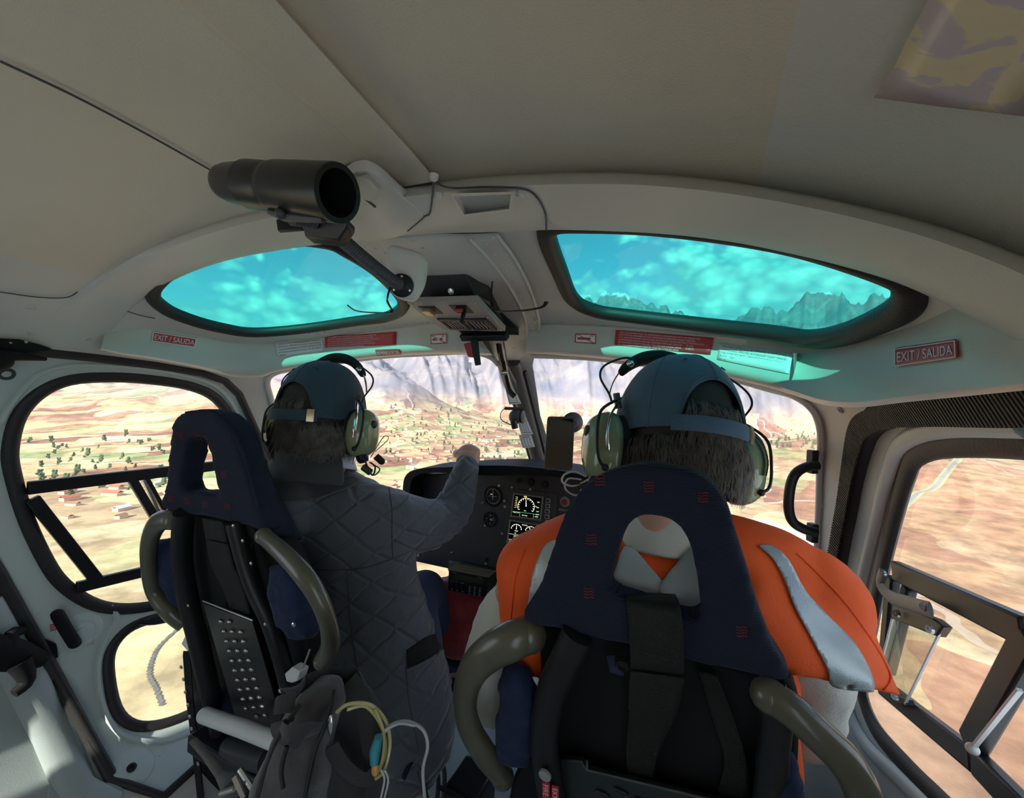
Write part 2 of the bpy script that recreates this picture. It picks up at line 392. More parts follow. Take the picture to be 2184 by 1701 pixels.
# outlines traced in the photograph, carried onto the shell
skyL = hy(S([(325, 622), (352, 657), (410, 682), (475, 699), (540, 708), (640, 701), (760, 684), (828, 674), (860, 652), (850, 622), (800, 572), (740, 533), (690, 512), (560, 503), (450, 525), (370, 572)]))
skyR = hy(S([(1166, 500), (1195, 580), (1222, 637), (1270, 662), (1340, 673), (1500, 692), (1640, 709), (1730, 722), (1800, 712), (1880, 682), (1930, 652), (1945, 618), (1920, 585), (1750, 530), (1600, 500), (1400, 478), (1250, 474), (1185, 478)]))
wL = hy(S([(1000, 752), (880, 757), (760, 768), (650, 782), (590, 795), (573, 815), (580, 870), (600, 940)], 4, False)) + [fz(1.28, .60, -1), fz(1.38, .42, -1), fz(1.60, .2, -1), fz(1.85, .12, -1)] + [fx(1.95, -.05), fx(1.7, -.045), fx(1.5, -.045), fx(1.34, -.045), fx(1.27, -.06)] + hy([(1055, 765)])
wR = [fx(1.21, .06)] + hy(S([(1140, 759), (1250, 763), (1370, 776), (1500, 796), (1620, 824), (1695, 845), (1733, 870), (1749, 905), (1750, 1000), (1746, 1100), (1740, 1180)], 4, False)) + [fz(1.42, .5, 1), fz(1.5, .3, 1), fz(1.65, .15, 1), fz(1.85, .12, 1)] + [fx(1.95, .05), fx(1.7, .045), fx(1.5, .045), fx(1.34, .045)]
doorL = hy([(235, 1660), (120, 1450), (0, 1235)]) + [fz(.10, 1.08, -1)] + hy([(60, 748), (200, 762), (330, 778), (430, 795), (480, 812), (510, 840), (545, 915), (590, 1010)]) + [fz(1.12, .65, -1), fz(1.15, .35, -1), fz(1.05, .10, -1), fz(.8, .045, -1), fz(.6, .03, -1)]
doorR = hy([(2184, 858), (2000, 872), (1900, 888), (1862, 925), (1835, 1020), (1818, 1120), (1800, 1200), (1790, 1260)]) + [fz(1.13, .62, 1), fz(1.15, .35, 1), fz(1.05, .10, 1), fz(.8, .045, 1), fz(.55, .03, 1), fz(.36, .6, 1), fz(.10, 1.08, 1), fz(.4, 1.115, 1)]
winL = hy(S([(22, 960), (30, 1020), (58, 1110), (100, 1198), (135, 1245), (190, 1283), (250, 1297), (330, 1290), (400, 1266), (470, 1225), (520, 1160), (545, 1070), (535, 985), (500, 905), (462, 850), (410, 824), (330, 810), (240, 804), (150, 810), (85, 838), (40, 888)], 4))
winLL = hy(S([(232, 1430), (240, 1380), (275, 1340), (330, 1318), (400, 1310), (460, 1330), (480, 1390), (470, 1460), (420, 1512), (345, 1543), (285, 1545), (248, 1510)], 4))
winR = hy(S([(2600, 1040), (2400, 965), (2184, 947), (2020, 950), (1955, 970), (1935, 1010), (1915, 1080), (1886, 1200), (1860, 1330), (1840, 1440), (1843, 1495), (1872, 1560), (1930, 1628), (1990, 1690), (2080, 1770), (2300, 1900), (2600, 1850), (2750, 1500)], 4))
aftL = [fz(y, z, -1) for y, z in S([(-1.05, .36), (-.25, .32), (-.08, .40), (-.10, .98), (-.2, 1.09), (-1.0, 1.09), (-1.12, .95)], 4)]
aftR = [fz(y, z, 1) for y, z in S([(-1.05, .36), (-.25, .32), (-.08, .40), (-.10, .98), (-.2, 1.09), (-1.0, 1.09), (-1.12, .95)], 4)]

def solidify_out(o, t=0.012):
    k = o.modifiers.new('solid', 'SOLIDIFY'); k.thickness = t; k.offset = -1; return o
a0, a1 = math.radians(48), math.radians(132)
YJ = .46
lo, hi = math.radians(-68), math.radians(248)
# aft body, ceiling, front body
struct(region([(-1.2, a0), (YJ, a0), (YJ, a1), (-1.2, a1)], sp=.035).build('ceiling', 'lining'))
def side_part(p0, p1): return [(-1.2, p0), (YJ, p0), (YJ, p1), (-1.2, p1)]
def shell_piece(name, outer, holes, m='paint', sp=.03):
    """cut door and window outlines out of one piece of the shell"""
    b = region(outer, holes, sp); o = b.build(name, m); return struct(o)
dl = doorL; dr = doorR
def cut(outer, holes, name, m='paint', sp=.03):
    # holes may cross the outline: triangulate outer and drop faces in holes using constraint edges of both
    K = .9
    def dens(L):
        L = wrap(L); out = []
        for i in range(len(L)):
            a = np.array(L[i]) * (1, K); b = np.array(L[(i + 1) % len(L)]) * (1, K); n = max(1, int(np.linalg.norm(b - a) / sp))
            for j in range(n): out.append(tuple(a + (b - a) * j / n))
        return out
    O = dens(outer); H = [dens(h) for h in holes]
    xs = [p[0] for p in O]; ys = [p[1] for p in O]
    gx, gy = np.meshgrid(np.arange(min(xs) + sp / 2, max(xs), sp), np.arange(min(ys) + sp / 2, max(ys), sp)); gx = gx.ravel(); gy = gy.ravel()
    ok = inpoly(gx, gy, O)
    for h in H: ok &= ~inpoly(gx, gy, h)
    allb = np.array([p for L in [O] + H for p in L]); gx, gy = gx[ok], gy[ok]
    dd = np.array([((allb[:, 0] - a) ** 2 + (allb[:, 1] - b) ** 2).min() for a, b in zip(gx, gy)]); k2 = dd > (sp * .4) ** 2
    q = [Vector(p) for L in [O] + H for p in L]; ed = []; k = 0
    for L in [O] + H: ed += [(k + i, k + (i + 1) % len(L)) for i in range(len(L))]; k += len(L)
    q += [Vector((a, b)) for a, b in zip(gx[k2], gy[k2])]
    r = delaunay_2d_cdt(q, ed, [], 0, 1e-6); vo = np.array([tuple(v) for v in r[0]])
    F = [tuple(f) for f in r[2]]; c = np.array([vo[list(f)].mean(0) for f in F]); ok = inpoly(c[:, 0], c[:, 1], O)
    for h in H: ok &= ~inpoly(c[:, 0], c[:, 1], h)
    mb = MB(); mb.add([SP(a, b / K) for a, b in vo], [F[i] for i in range(len(F)) if ok[i]])
    return struct(mb.build(name, m))
cut([(-1.2, lo), (YJ, lo), (YJ, a0), (-1.2, a0)], [aftR, dr], 'wall_right')
cut([(-1.2, a1), (YJ, a1), (YJ, hi), (-1.2, hi)], [aftL, dl], 'wall_left')
mid = PI / 2
cut([(YJ, lo), (2.05, lo), (2.05, hi), (YJ, hi)], [dl, dr, skyL, skyR, wL, wR], 'wall_front', sp=.025)
bb = MB(); bb.slab([SP(-1.2, math.radians(a)) for a in range(0, 360, 8)], (0, -.01, 0)); struct(bb.build('wall_back', 'lining'))
# floor
fl = MB(); fl.slab([(-.85, -1.2, 0), (.85, -1.2, 0), (.85, 1.1, 0), (.6, 1.6, 0), (.3, 1.95, 0), (-.3, 1.95, 0), (-.6, 1.6, 0), (-.85, 1.1, 0)], (0, 0, -.02)); struct(fl.build('floor', 'floor_paint'))

# doors: panel with window holes, seals, rolled edges
def door(name, outline, holes, side):
    d = region(outline, holes, .025).build(name, 'paint_door'); struct(d)
    return d
d1 = door('door_1', doorL, [winL, winLL], -1)
d2 = door('door_2', doorR, [winR], 1)
def sealobj(L, r, name, parent, m='rubber', flat=(1, 1), d=0.0, closed=True):
    o = seal(L, r, closed, flat, d).build(name, m, parent)
    return o
sealobj(winL, .0115, 'window_seal', d1, flat=(1.25, .7))
sealobj(winLL, .0105, 'window_seal', d1, flat=(1.25, .7))
sealobj(winR, .0125, 'window_seal', d2, flat=(1.2, .6))
sealobj(doorL, .010, 'door_seal', d1, flat=(1.1, .8))
def shiftpx(L, dx, dy): return [(a + dx, b + dy) for a, b in L]
# ribbed black door gasket on the right
gask = hy([(2350, 825), (2184, 850), (2000, 864), (1900, 880), (1852, 915), (1828, 1010), (1810, 1110), (1793, 1200), (1780, 1270)])
g = seal(S(gask, 6, False), .030, False, (.72, .5)).build('door_seal', 'rubber', d2)
gk = MB(); P = resample(curve3(S(gask, 8, False), .016), 150); U = [nrm(p) for p in P]
for i in range(1, 149):
    t = unit(P[i + 1] - P[i - 1]); x = np.cross(t, U[i]); gk.box(P[i], (.034, .0030, .0035), ax=(x, t, U[i]))
gk.build('seal_ribs', 'rubber', d2)
def glasspane(name, L, m, d=-.004):
    o = region(L, (), .05, d).build(name, m); return struct(o)
p = glasspane('window_1', skyL, 'pane_cyan'); sealobj(skyL, .013, 'window_seal', p, flat=(1.2, 1.1))
p = glasspane('window_2', skyR, 'pane_cyan'); sealobj(skyR, .013, 'window_seal', p, flat=(1.2, 1.1))
p = glasspane('window_3', wL, 'pane_front')
p = glasspane('window_4', wR, 'pane_front')
glasspane('window_5', winL, 'pane'); glasspane('window_6', winLL, 'pane'); glasspane('window_7', winR, 'pane')
p = glasspane('window_8', aftL, 'pane'); sealobj(aftL, .018, 'window_seal', p)
p = glasspane('window_9', aftR, 'pane'); sealobj(aftR, .018, 'window_seal', p)

def band(upper, lower, name, depth, m='paint', prof=((0, 0), (.06, .6), (.2, 1), (.8, 1), (.97, .8), (1.0, 0)), n=60, parent=None, taper=0.0):
    """raised moulded band between two traced edges"""
    U = resample(spline(upper, 8), n); Lo = resample(spline(lower, 8), n); rows = []
    for t, k in prof:
        rows.append([hit(*(U[i] * (1 - t) + Lo[i] * t), d=depth * (k * (min(1, (i / n / taper)) ** 1.5 if taper else 1)) - (.002 if taper and i == 0 else 0)) for i in range(n)])
    mb = MB(); mb.loft([np.array(r) for r in rows], False, False); return mb.build(name, m, parent, angle=60)
hoopU = [(95, 700), (120, 660), (160, 628), (215, 585), (280, 545), (400, 495), (550, 450), (720, 418), (950, 385), (1100, 371), (1250, 366), (1400, 370), (1600, 392), (1800, 430), (2000, 480), (2184, 545), (2330, 620)]
hoopL = [(205, 760), (222, 725), (250, 690), (300, 640), (385, 590), (480, 556), (590, 534), (700, 520), (900, 500), (1050, 495), (1185, 491), (1400, 499), (1560, 517), (1700, 545), (1810, 572), (1920, 606), (2040, 660), (2184, 745), (2330, 850)]
h = band(hoopU, hoopL, 'trim_1', .035, n=90, taper=.16); struct(h)
# brow lips over the windscreens and the pillar flanges
def lip(pxs, name, r=.012, flat=(1, .8), m='paint', d=.004, n=6):
    o = seal(S(hy(pxs), n, False), r, False, flat, d).build(name, m); return struct(o)
lip([(612, 968), (598, 920), (578, 850), (570, 812), (588, 793), (650, 780), (760, 765), (880, 754), (1000, 749), (1040, 757), (1062, 775)], 'trim_2', .008)
lip([(1140, 756), (1250, 760), (1370, 773), (1500, 793), (1620, 820), (1697, 841), (1736, 868), (1753, 905), (1753, 1000), (1750, 1100), (1745, 1200)], 'trim_3', .008)

# the deep brow between roof windows and windscreens: hollow face, lip hanging over the glass
BP = ((0, 0), (.04, .004), (.25, .016), (.5, .034), (.75, .053), (.92, .062), (1.0, .058), (1.0, -.002))
brL = band([(222, 712), (260, 704), (310, 700), (400, 711), (520, 731), (640, 724), (760, 709), (880, 694), (960, 686), (1010, 700)], [(215, 745), (260, 756), (340, 768), (430, 786), (500, 803), (558, 803), (600, 790), (760, 767), (900, 755), (1050, 757)], 'trim_10', 1.0, prof=BP, n=90); struct(brL)
brR = band([(1128, 690), (1200, 690), (1320, 695), (1480, 709), (1640, 725), (1740, 740), (1830, 728), (1950, 693), (2045, 655), (2184, 640)], [(1120, 752), (1250, 761), (1370, 774), (1500, 795), (1620, 821), (1690, 841), (1755, 862), (1830, 868), (1950, 855), (2184, 832)], 'trim_11', 1.0, prof=BP, n=90); struct(brR)

# ------------------------------------------------------------------ ceiling beam, mouldings
def pxl(a, b, t): return (a[0] + (b[0] - a[0]) * t, a[1] + (b[1] - a[1]) * t)
b_ = band([(430, -190), (594, 0), (760, 188), (880, 322), (932, 385)], [(190, -200), (383, 0), (560, 150), (700, 258), (800, 345), (850, 400)], 'ceiling_beam', .020, 'lining', prof=((0, 0), (.03, .8), (.30, 1), (.36, .86), (.92, .70), (1.0, 0)), n=40); struct(b_)
def plate(name, pxs, d, th, m='paint', n=4, sp=.02, parent=None):
    L = [YF(hit(*p, d=d)) for p in (S(pxs, n) if n else pxs)]
    mb = region(L, (), sp, d); o = mb.build(name, m, parent); k = o.modifiers.new('solid', 'SOLIDIFY'); k.thickness = th; k.offset = 0
    k = o.modifiers.new('bevel', 'BEVEL'); k.width = th * .35; k.segments = 2; k.limit_method = 'ANGLE'
    return o
def line_on(pxs, name, r, m, d=.001, closed=False, parent=None, n=6):
    P = np.array([hit(*p, d=d) for p in S(pxs, n, closed)]); mb = MB(); mb.tube(P, r, 6, closed); return mb.build(name, m, parent)
# panel joints in the lining
jt = MB()
for pxs in ([(0, 622), (80, 633), (140, 634), (165, 622)], [(0, 130), (160, 205), (330, 295), (480, 380)], [(720, 362), (755, 347), (795, 350), (830, 372), (880, 412)], [(1165, 490), (1163, 455), (1145, 420), (1115, 402), (1040, 398), (960, 400), (925, 385)], [(925, 385), (918, 450), (905, 462), (870, 492)], [(268, 662), (300, 672), (330, 678)]):
    jt.tube(np.array([hit(*p, d=.003 if pxs[0][0] != 1165 and pxs[0][0] != 925 else .036) for p in S(pxs, 6, False)]), .0011, 6)
struct(jt.build('trim_4', 'dark_grey'))
pl = plate('trim_5', [(735, 372), (768, 352), (805, 362), (850, 402), (905, 452), (866, 490), (800, 505), (740, 495), (728, 430)], .030, .012); struct(pl)
# recessed cabin grip in the hoop: a shallow tray frame
gb = MB(); cs = [hit(*p, d=.046) for p in [(958, 412), (1095, 408), (1090, 450), (985, 462)]]; ci = [hit(*p, d=.030) for p in [(985, 418), (1088, 415), (1084, 438), (1000, 452)]]
gb.loft([cs, [hit(*p, d=.046) for p in [(966, 418), (1090, 414), (1086, 445), (990, 457)]], ci], True, False); gb.f.append(tuple(range(8, 12)))
gr = thing('ceiling_grip', hit(1025, 435), 'pale moulded recessed grip in the roof hoop beside the ceiling beam', 'grip')
gb.build('grip_recess', 'paint', gr, angle=20)
sc_ = MB()
for p in [(935, 418), (1110, 415), (925, 378)]: c = hit(*p, d=.038); n_ = nrm(c); sc_.lathe(c - n_ * .003, n_, [(0, .005), (.004, .005), (.006, .003)], 12); sc_.build('screw', 'paint', gr); sc_ = MB()
# small raised box on the plate behind the lamp
bx_ = thing('vent_box', hit(790, 400), 'small pale raised ceiling box just behind the black gooseneck lamp', 'ceiling box')
f0 = [hit(*p, d=.030) for p in [(738, 372), (790, 366), (822, 402), (800, 436), (745, 420)]]; f1 = [hit(*p, d=.052) for p in [(742, 384), (782, 380), (808, 405), (790, 428), (748, 414)]]
mb = MB(); mb.loft([f0, f1], True, True); mb.build('box_body', 'paint', bx_, bevel=.003)
mb = MB(); mb.tube([hit(*p, d=.046) for p in [(735, 418), (775, 420), (800, 440)]], .0016, 8); mb.build('box_rim', 'dark_grey', bx_)
# centre spine over the windscreens, with rivets
sp_ = plate('trim_6', [(985, 505), (1062, 503), (1100, 555), (1132, 620), (1150, 690), (1130, 745), (1110, 762), (1062, 766), (1050, 740), (1010, 660), (900, 640), (850, 560), (800, 500)], .010, .010, n=0); struct(sp_)
ln = MB()
for pxs in ([(1000, 508), (1050, 560), (1092, 620), (1120, 680), (1128, 742)], [(1062, 503), (1100, 555), (1132, 620), (1150, 690), (1133, 745)]):
    ln.tube(np.array([hit(*p, d=.017) for p in S(pxs, 6, False)]), .003, 8)
struct(ln.build('trim_7', 'paint'))
rv = MB()
def rivet(p, d, r=.0026): c = hit(*p, d=d); n_ = nrm(c); rv.lathe(c - n_ * .001, n_, [(0, r), (.0012, r * .9), (.002, r * .3)], 8)
for t in np.linspace(0, 1, 13):
    q = spline([(1030, 512), (1072, 565), (1108, 625), (1132, 690), (1128, 740)], 8)[int(t * 32)]; rivet(q, .017); rivet(q + np.array([22, -6]), .017)
for t in np.linspace(0, 1, 18): rivet(pxl((660, 712), (930, 685), t), .002); 
for t in np.linspace(0, 1, 20): rivet(pxl((1170, 685), (1700, 728), t), .002)
for p in [(790, 512), (812, 500), (832, 508), (800, 530), (822, 540), (846, 528), (790, 552), (815, 560), (862, 505), (880, 515), (900, 530), (930, 520), (1075, 738), (1095, 742), (1088, 722), (1110, 728), (1072, 712), (1095, 705), (1118, 708), (960, 535), (990, 540), (1010, 545)]: rivet(p, .017)
for p in [(905, 713), (905, 730), (929, 741), (1325, 745), (1340, 748), (1400, 754), (1470, 768)]: rivet(p, .001)
struct(rv.build('trim_8', 'paint'))
cap = MB()
for p, d in [((186, 722), .0), ((512, 798), 0), ((575, 888), 0), ((580, 935), 0), ((852, 722), 0), ((1300, 727), 0), ((1793, 872), 0), ((1752, 1012), 0), ((1752, 1078), 0), ((68, 655), 0), ((68, 708), 0), ((1142, 680), .015)]:
    c = hit(*p, d=d); n_ = nrm(c); cap.lathe(c - n_ * .001, n_, [(0, .0075), (.003, .0072), (.0045, .005), (.0035, .0035), (.006, .0032), (.0065, .001)], 16)
struct(cap.build('trim_9', 'paint'))
# ledge below the roof windows
# vertical pleat in the right brow
pt = band([(1702, 752), (1700, 790), (1690, 825), (1688, 840)], [(1690, 752), (1688, 790), (1678, 822), (1672, 838)], 'trim_12', .042, prof=((0, 0), (.5, 1), (1, 0)), n=14); struct(pt)

from mathutils.bvhtree import BVHTree
def bvh(*objs):
    V = []; F = []
    dg = bpy.context.evaluated_depsgraph_get()
    for o in objs:
        me = o.evaluated_get(dg).to_mesh(); mw = o.matrix_world if o.parent is None else Matrix.Translation(sum_loc(o)); k = len(V)
        V += [mw @ v.co for v in me.vertices]; F += [tuple(i + k for i in p.vertices) for p in me.polygons]
    return BVHTree.FromPolygons(V, F)
def sum_loc(o):
    s = Vector((0, 0, 0)); q = o
    while q is not None: s = s + q.location; q = q.parent
    return s
TB = bvh(bpy.data.objects['wall_front'], brL, brR)
def front(px, py, off):
    d = Vector(ray(px, py)); h = TB.ray_cast(Vector(CAM), d.normalized())
    if h[0] is None or h[3] > 1.9: return hit(px, py, d=.036 + off)
    n = h[1] if h[1].dot(d) < 0 else -h[1]; return np.array(h[0]) + np.array(n) * off
# ------------------------------------------------------------------ placards
def sticker(name, corners, label, back, ink, lines=None, border=None, off=.0022, glyph=None, lh=None, group=None, cat='placard'):
    nx, ny = 8, 3; c = [np.array(p, float) for p in corners]     # tl, tr, br, bl
    hf = (lambda x, y: front(x, y, off)) if c[0][1] < 1000 else (lambda x, y: hit(x, y, d=off))
    G = np.array([[hf(*((c[0] * (1 - u) + c[1] * u) * (1 - v) + (c[3] * (1 - u) + c[2] * u) * v)) for u in np.linspace(0, 1, nx)] for v in np.linspace(0, 1, ny)])
    N_ = nrm(G[1, 4]); W = np.linalg.norm(G[0, -1] - G[0, 0]); H = np.linalg.norm(G[-1, 0] - G[0, 0])
    def at(u, v, k=0.0):
        a = min(max(u, 0), 1) * (nx - 1); b = min(max(v, 0), 1) * (ny - 1); i = min(int(a), nx - 2); j = min(int(b), ny - 2); a -= i; b -= j
        return (G[j, i] * (1 - a) + G[j, i + 1] * a) * (1 - b) + (G[j + 1, i] * (1 - a) + G[j + 1, i + 1] * a) * b + N_ * k
    t = thing(name, G[1, 4], label, cat, group)
    mb = MB(); rows = [[at(u, v, .0) for u in np.linspace(0, 1, 17)] for v in np.linspace(0, 1, 5)]; mb.loft(rows, False, False); o = mb.build('backing', back, t); k = o.modifiers.new('s', 'SOLIDIFY'); k.thickness = .0006; k.offset = 0
    if border:
        bw = border[1]; bd = MB()
        for (u0, v0, u1, v1) in [(0, 0, 1, bw / H), (0, 1 - bw / H, 1, 1), (0, 0, bw / W, 1), (1 - bw / W, 0, 1, 1)]:
            bd.loft([[at(u, v, .0013) for u in np.linspace(u0, u1, 9)] for v in (v0, v1)], False, False)
        bd.build('border', border[0], t)
    def put(vv, ff, nm, m):
        mb2 = MB(); mb2.add([at(p[0], p[1], .0017) for p in vv], ff); mb2.build(nm, m, t, smooth=False)
    if lines:
        lh_ = lh or 1 / (len(lines) + .6); V = []; F = []
        for i, s in enumerate(lines):
            v, f = text_geo(s, 1.0, ((0, 0, 0), (1, 0, 0), (0, 1, 0), (0, 0, 0)), ext=0); v = np.array(v); w = v[:, 0].max(); 
            sx = (.92 / w) if w * lh_ * .8 * H / W > .92 or len(lines) == 1 else lh_ * .95 * H / W
            if len(lines) > 1: sx = min(sx, .92 / w)
            y0 = (i + .5) / len(lines) if len(lines) > 1 else .5
            hh = lh_ * .9 if len(lines) > 1 else .78
            o_ = len(V); V += [(.04 + p[0] * sx, y0 + .33 * hh - p[1] * hh) for p in v]; F += [tuple(k + o_ for k in q) for q in f]
        put(V, F, 'lettering', ink)
    if glyph:
        for nm, polys, m in glyph:
            V = []; F = []
            for q in polys: F.append(tuple(range(len(V), len(V) + len(q)))); V += list(q)
            put(V, F, nm, m)
    return t
sticker('exit_placard', [(326, 706), (419, 720), (415, 740), (322, 727)], 'red exit placard above the left door, beside the left roof window', 'red_sticker', 'white_ink', ['EXIT / SALIDA'], ('white_ink', .0025))
sticker('exit_placard', [(1915, 743), (2047, 725), (2049, 763), (1915, 782)], 'red exit placard above the right door, with large white letters', 'red_sticker', 'white_ink', ['EXIT / SALIDA'], ('white_ink', .0022))
wl = ['-THIS HELICOPTER MUST BE OPERATED IN COMPLIANCE', 'WITH D.G.A.C. APROVED ROTORCRAFT FLIGHT MANUAL', '-THE AIRWORTHINESS LIMITATIONS SECTION OF THE', 'ROTORCRAFT MAINTENANCE MANUAL MUST BE CUMPLIED', 'WITH.']
sticker('operating_placard', [(587, 731), (688, 718), (691, 747), (593, 760)], 'white operating placard with black text over the left windscreen', 'white_sticker', 'ink', wl)
sticker('operating_placard', [(1536, 731), (1694, 753), (1684, 798), (1530, 766)], 'white operating placard with black text over the right windscreen', 'white_sticker', 'ink', wl)
rl = ['THIS HELICOPTER MUST BE OPERATED IN COMPLIANCE WITH THE OPERATING', 'LIMITATIONS SPECIFIED IN THE APPROVED ROTORCRAFT FLIGHT MANUAL', 'THE AIRWORTHINESS LIMITATIONS SECTION OF THE ROTORCRAFT MAINTENANCE', 'LIMITATIONS WHICH MUST BE COMPLIED WITH ARE CONTAINED IN THE', 'ROTORCRAFT FLIGHT MANUAL. THE AIRWORTHINESS LIMITATIONS SECTION', 'OF THE MAINTENANCE MANUAL MUST BE COMPLIED WITH']
sticker('limitations_placard', [(693, 717), (846, 706), (845, 734), (694, 741)], 'wide red placard of small white text over the left windscreen', 'red_sticker', 'white_ink', rl)
sticker('limitations_placard', [(1314, 702), (1523, 719), (1516, 756), (1311, 734)], 'wide red placard of small white text over the right windscreen', 'red_sticker', 'white_ink', rl)
sticker('strip_placard', [(801, 745), (854, 743), (856, 754), (805, 757)], 'narrow red strip on the left windscreen upper edge', 'red_sticker', 'white_ink', ['NO SMOKING IN THE CABIN'])
sticker('strip_placard', [(1352, 763), (1418, 769), (1419, 779), (1354, 775)], 'narrow red strip on the right windscreen upper edge', 'red_sticker', 'white_ink', ['NO SMOKING IN THE CABIN'])
ns = [('cigarette', [[(.12, .38), (.74, .38), (.74, .62), (.12, .62)]], 'red_sticker'), ('cigarette_white', [[(.15, .43), (.58, .43), (.58, .57), (.15, .57)]], 'white_sticker'), ('strike', [[(.0, .02), (.05, 0), (1, .95), (.95, 1)]], 'red_sticker'), ('smoke', [[(.70, .30), (.76, .10), (.79, .10), (.74, .30)], [(.79, .30), (.85, .10), (.88, .10), (.83, .30)]], 'red_sticker')]
sticker('no_smoking_placard', [(919, 712), (953, 709), (954, 730), (920, 732)], 'small no smoking sign left of the overhead console', 'white_sticker', 'ink', None, ('red_sticker', .0025), glyph=ns)
sticker('no_smoking_placard', [(1228, 709), (1272, 710), (1272, 732), (1226, 729)], 'small no smoking sign over the right windscreen', 'white_sticker', 'ink', None, ('red_sticker', .0025), glyph=ns)
sticker('ceiling_poster', [(2040, -90), (2400, -60), (2330, 262), (1866, 205)], 'glossy clear sheet with tan and lilac patches stuck to the ceiling above the right seat', 'poster', 'ink', off=.006, cat='poster') if False else None

# glossy sheet stuck on the ceiling
def poster():
    m = mat('poster', (.5, .46, .48), .3, coat=.15); nt = m.node_tree; b = nt.nodes['Principled BSDF']; N = nt.nodes.new; L = nt.links.new
    tc = N('ShaderNodeTexCoord'); n = N('ShaderNodeTexNoise'); n.inputs['Scale'].default_value = 24; n.inputs['Detail'].default_value = 4; n.inputs['Distortion'].default_value = 1.0; L(tc.outputs['Object'], n.inputs['Vector'])
    r = N('ShaderNodeValToRGB'); r.color_ramp.interpolation = 'LINEAR'
    for e, (p, c) in zip([r.color_ramp.elements[0], r.color_ramp.elements.new(.47), r.color_ramp.elements.new(.50), r.color_ramp.elements.new(.62), r.color_ramp.elements[-1]], [(0, (.66, .56, .62)), (.50, (.66, .57, .62)), (.525, (.84, .72, .50)), (.62, (.82, .70, .48)), (1, (.40, .41, .36))]): e.position = p; e.color = (*c, 1)
    L(n.outputs['Fac'], r.inputs[0]); L(r.outputs[0], b.inputs['Base Color'])
    L_ = [YF(hit(*p, d=.004)) for p in [(2040, -120), (1990, -20), (1930, 95), (1912, 135), (1866, 204), (2000, 222), (2184, 243), (2400, 270), (2400, -120)]]
    o = region(L_, (), .03, .004).build('ceiling_sheet', 'poster'); k = o.modifiers.new('s', 'SOLIDIFY'); k.thickness = .001
    top(o, 'glossy sheet with tan and lilac patches stuck on the ceiling above the right seat', 'sheet')
poster()

# ------------------------------------------------------------------ gooseneck lamp
A_ = PD(474, 388, .425); B_ = PD(722, 412, .355); ax = unit(B_ - A_); LL = np.linalg.norm(B_ - A_)
lamp = thing('gooseneck_lamp', hit(857, 608), 'black cylindrical lamp on a ribbed gooseneck arm below the ceiling', 'lamp')
mb = MB(); mb.lathe(A_, ax, [(0, .004), (.001, .013), (.006, .0165), (.012, .0175), (.016, .0185), (LL * .26, .0205), (LL * .28, .0212)], 40); mb.build('lamp_cap', 'black_gloss', lamp, angle=50)
mb = MB(); mb.lathe(A_ + ax * LL * .28, ax, [(0, .0212), (.001, .0222), (.012, .0222), (LL * .2, .0218), (LL * .22, .0212), (LL * .24, .0225), (LL * .27, .0232), (LL * .7, .0240), (LL * .72, .0236), (LL * .72, .0190), (LL * .68, .0180), (LL * .45, .0170), (LL * .40, .001)], 40); mb.build('lamp_barrel', 'black_gloss', lamp, angle=40)
mb = MB(); mb.lathe(A_ + ax * LL * .58, ax, [(0, .0215), (0, .0224), (.0012, .0224), (.0012, .0215)], 40); mb.build('barrel_ring', 'dark_grey', lamp)
gp = spline([PD(622, 462, .40), PD(668, 470, .42), PD(705, 490, .45), PD(770, 545, .50), PD(830, 592, .55), PD(852, 606, .575)], 26); gp = resample(gp, 150)
rr = [.0072 + .0011 * math.cos(i * PI * 2 / 3.0) for i in range(150)]
mb = MB(); mb.tube(gp, rr, 14); mb.build('gooseneck', 'dark_grey', lamp, angle=80)
mb = MB(); c = PD(857, 608, .60); n_ = unit(CAM - c + np.array([.05, 0, -.05])); mb.lathe(c - n_ * .004, n_, [(0, .0165), (.005, .0165), (.007, .014), (.008, .009), (.020, .0085), (.022, .006)], 28); mb.build('lamp_base', 'black', lamp)
mb = MB()
for a in (.6, 2.7, 4.8):
    u = unit(np.cross(n_, (0, 0, 1))); w = np.cross(n_, u); mb.lathe(c + n_ * .003 + (u * math.cos(a) + w * math.sin(a)) * .0125, n_, [(0, .0022), (.0015, .0018), (.0018, .0005)], 10)
mb.build('base_screws', 'metal', lamp)
mb = MB(); q = [PD(645, 475, .43), PD(655, 455, .43), PD(742, 465, .40), PD(740, 480, .40), PD(722, 512, .42), PD(650, 505, .44)]; mb.slab(q, CF * .02); mb.build('clamp_block', 'black', lamp, bevel=.002)
mb = MB(); q = [PD(588, 468, .46), PD(600, 462, .46), PD(644, 470, .45), PD(644, 488, .45), PD(592, 492, .46)]; mb.slab(q, CF * .006); mb.build('clamp_plate', 'black', lamp, bevel=.001)
mb = MB(); mb.tube([PD(575, 450, .385), PD(610, 462, .38), PD(690, 468, .36)], [.003, .0045, .003], 8); mb.ball(PD(598, 455, .375), .005); mb.build('trigger', 'dark_grey', lamp)
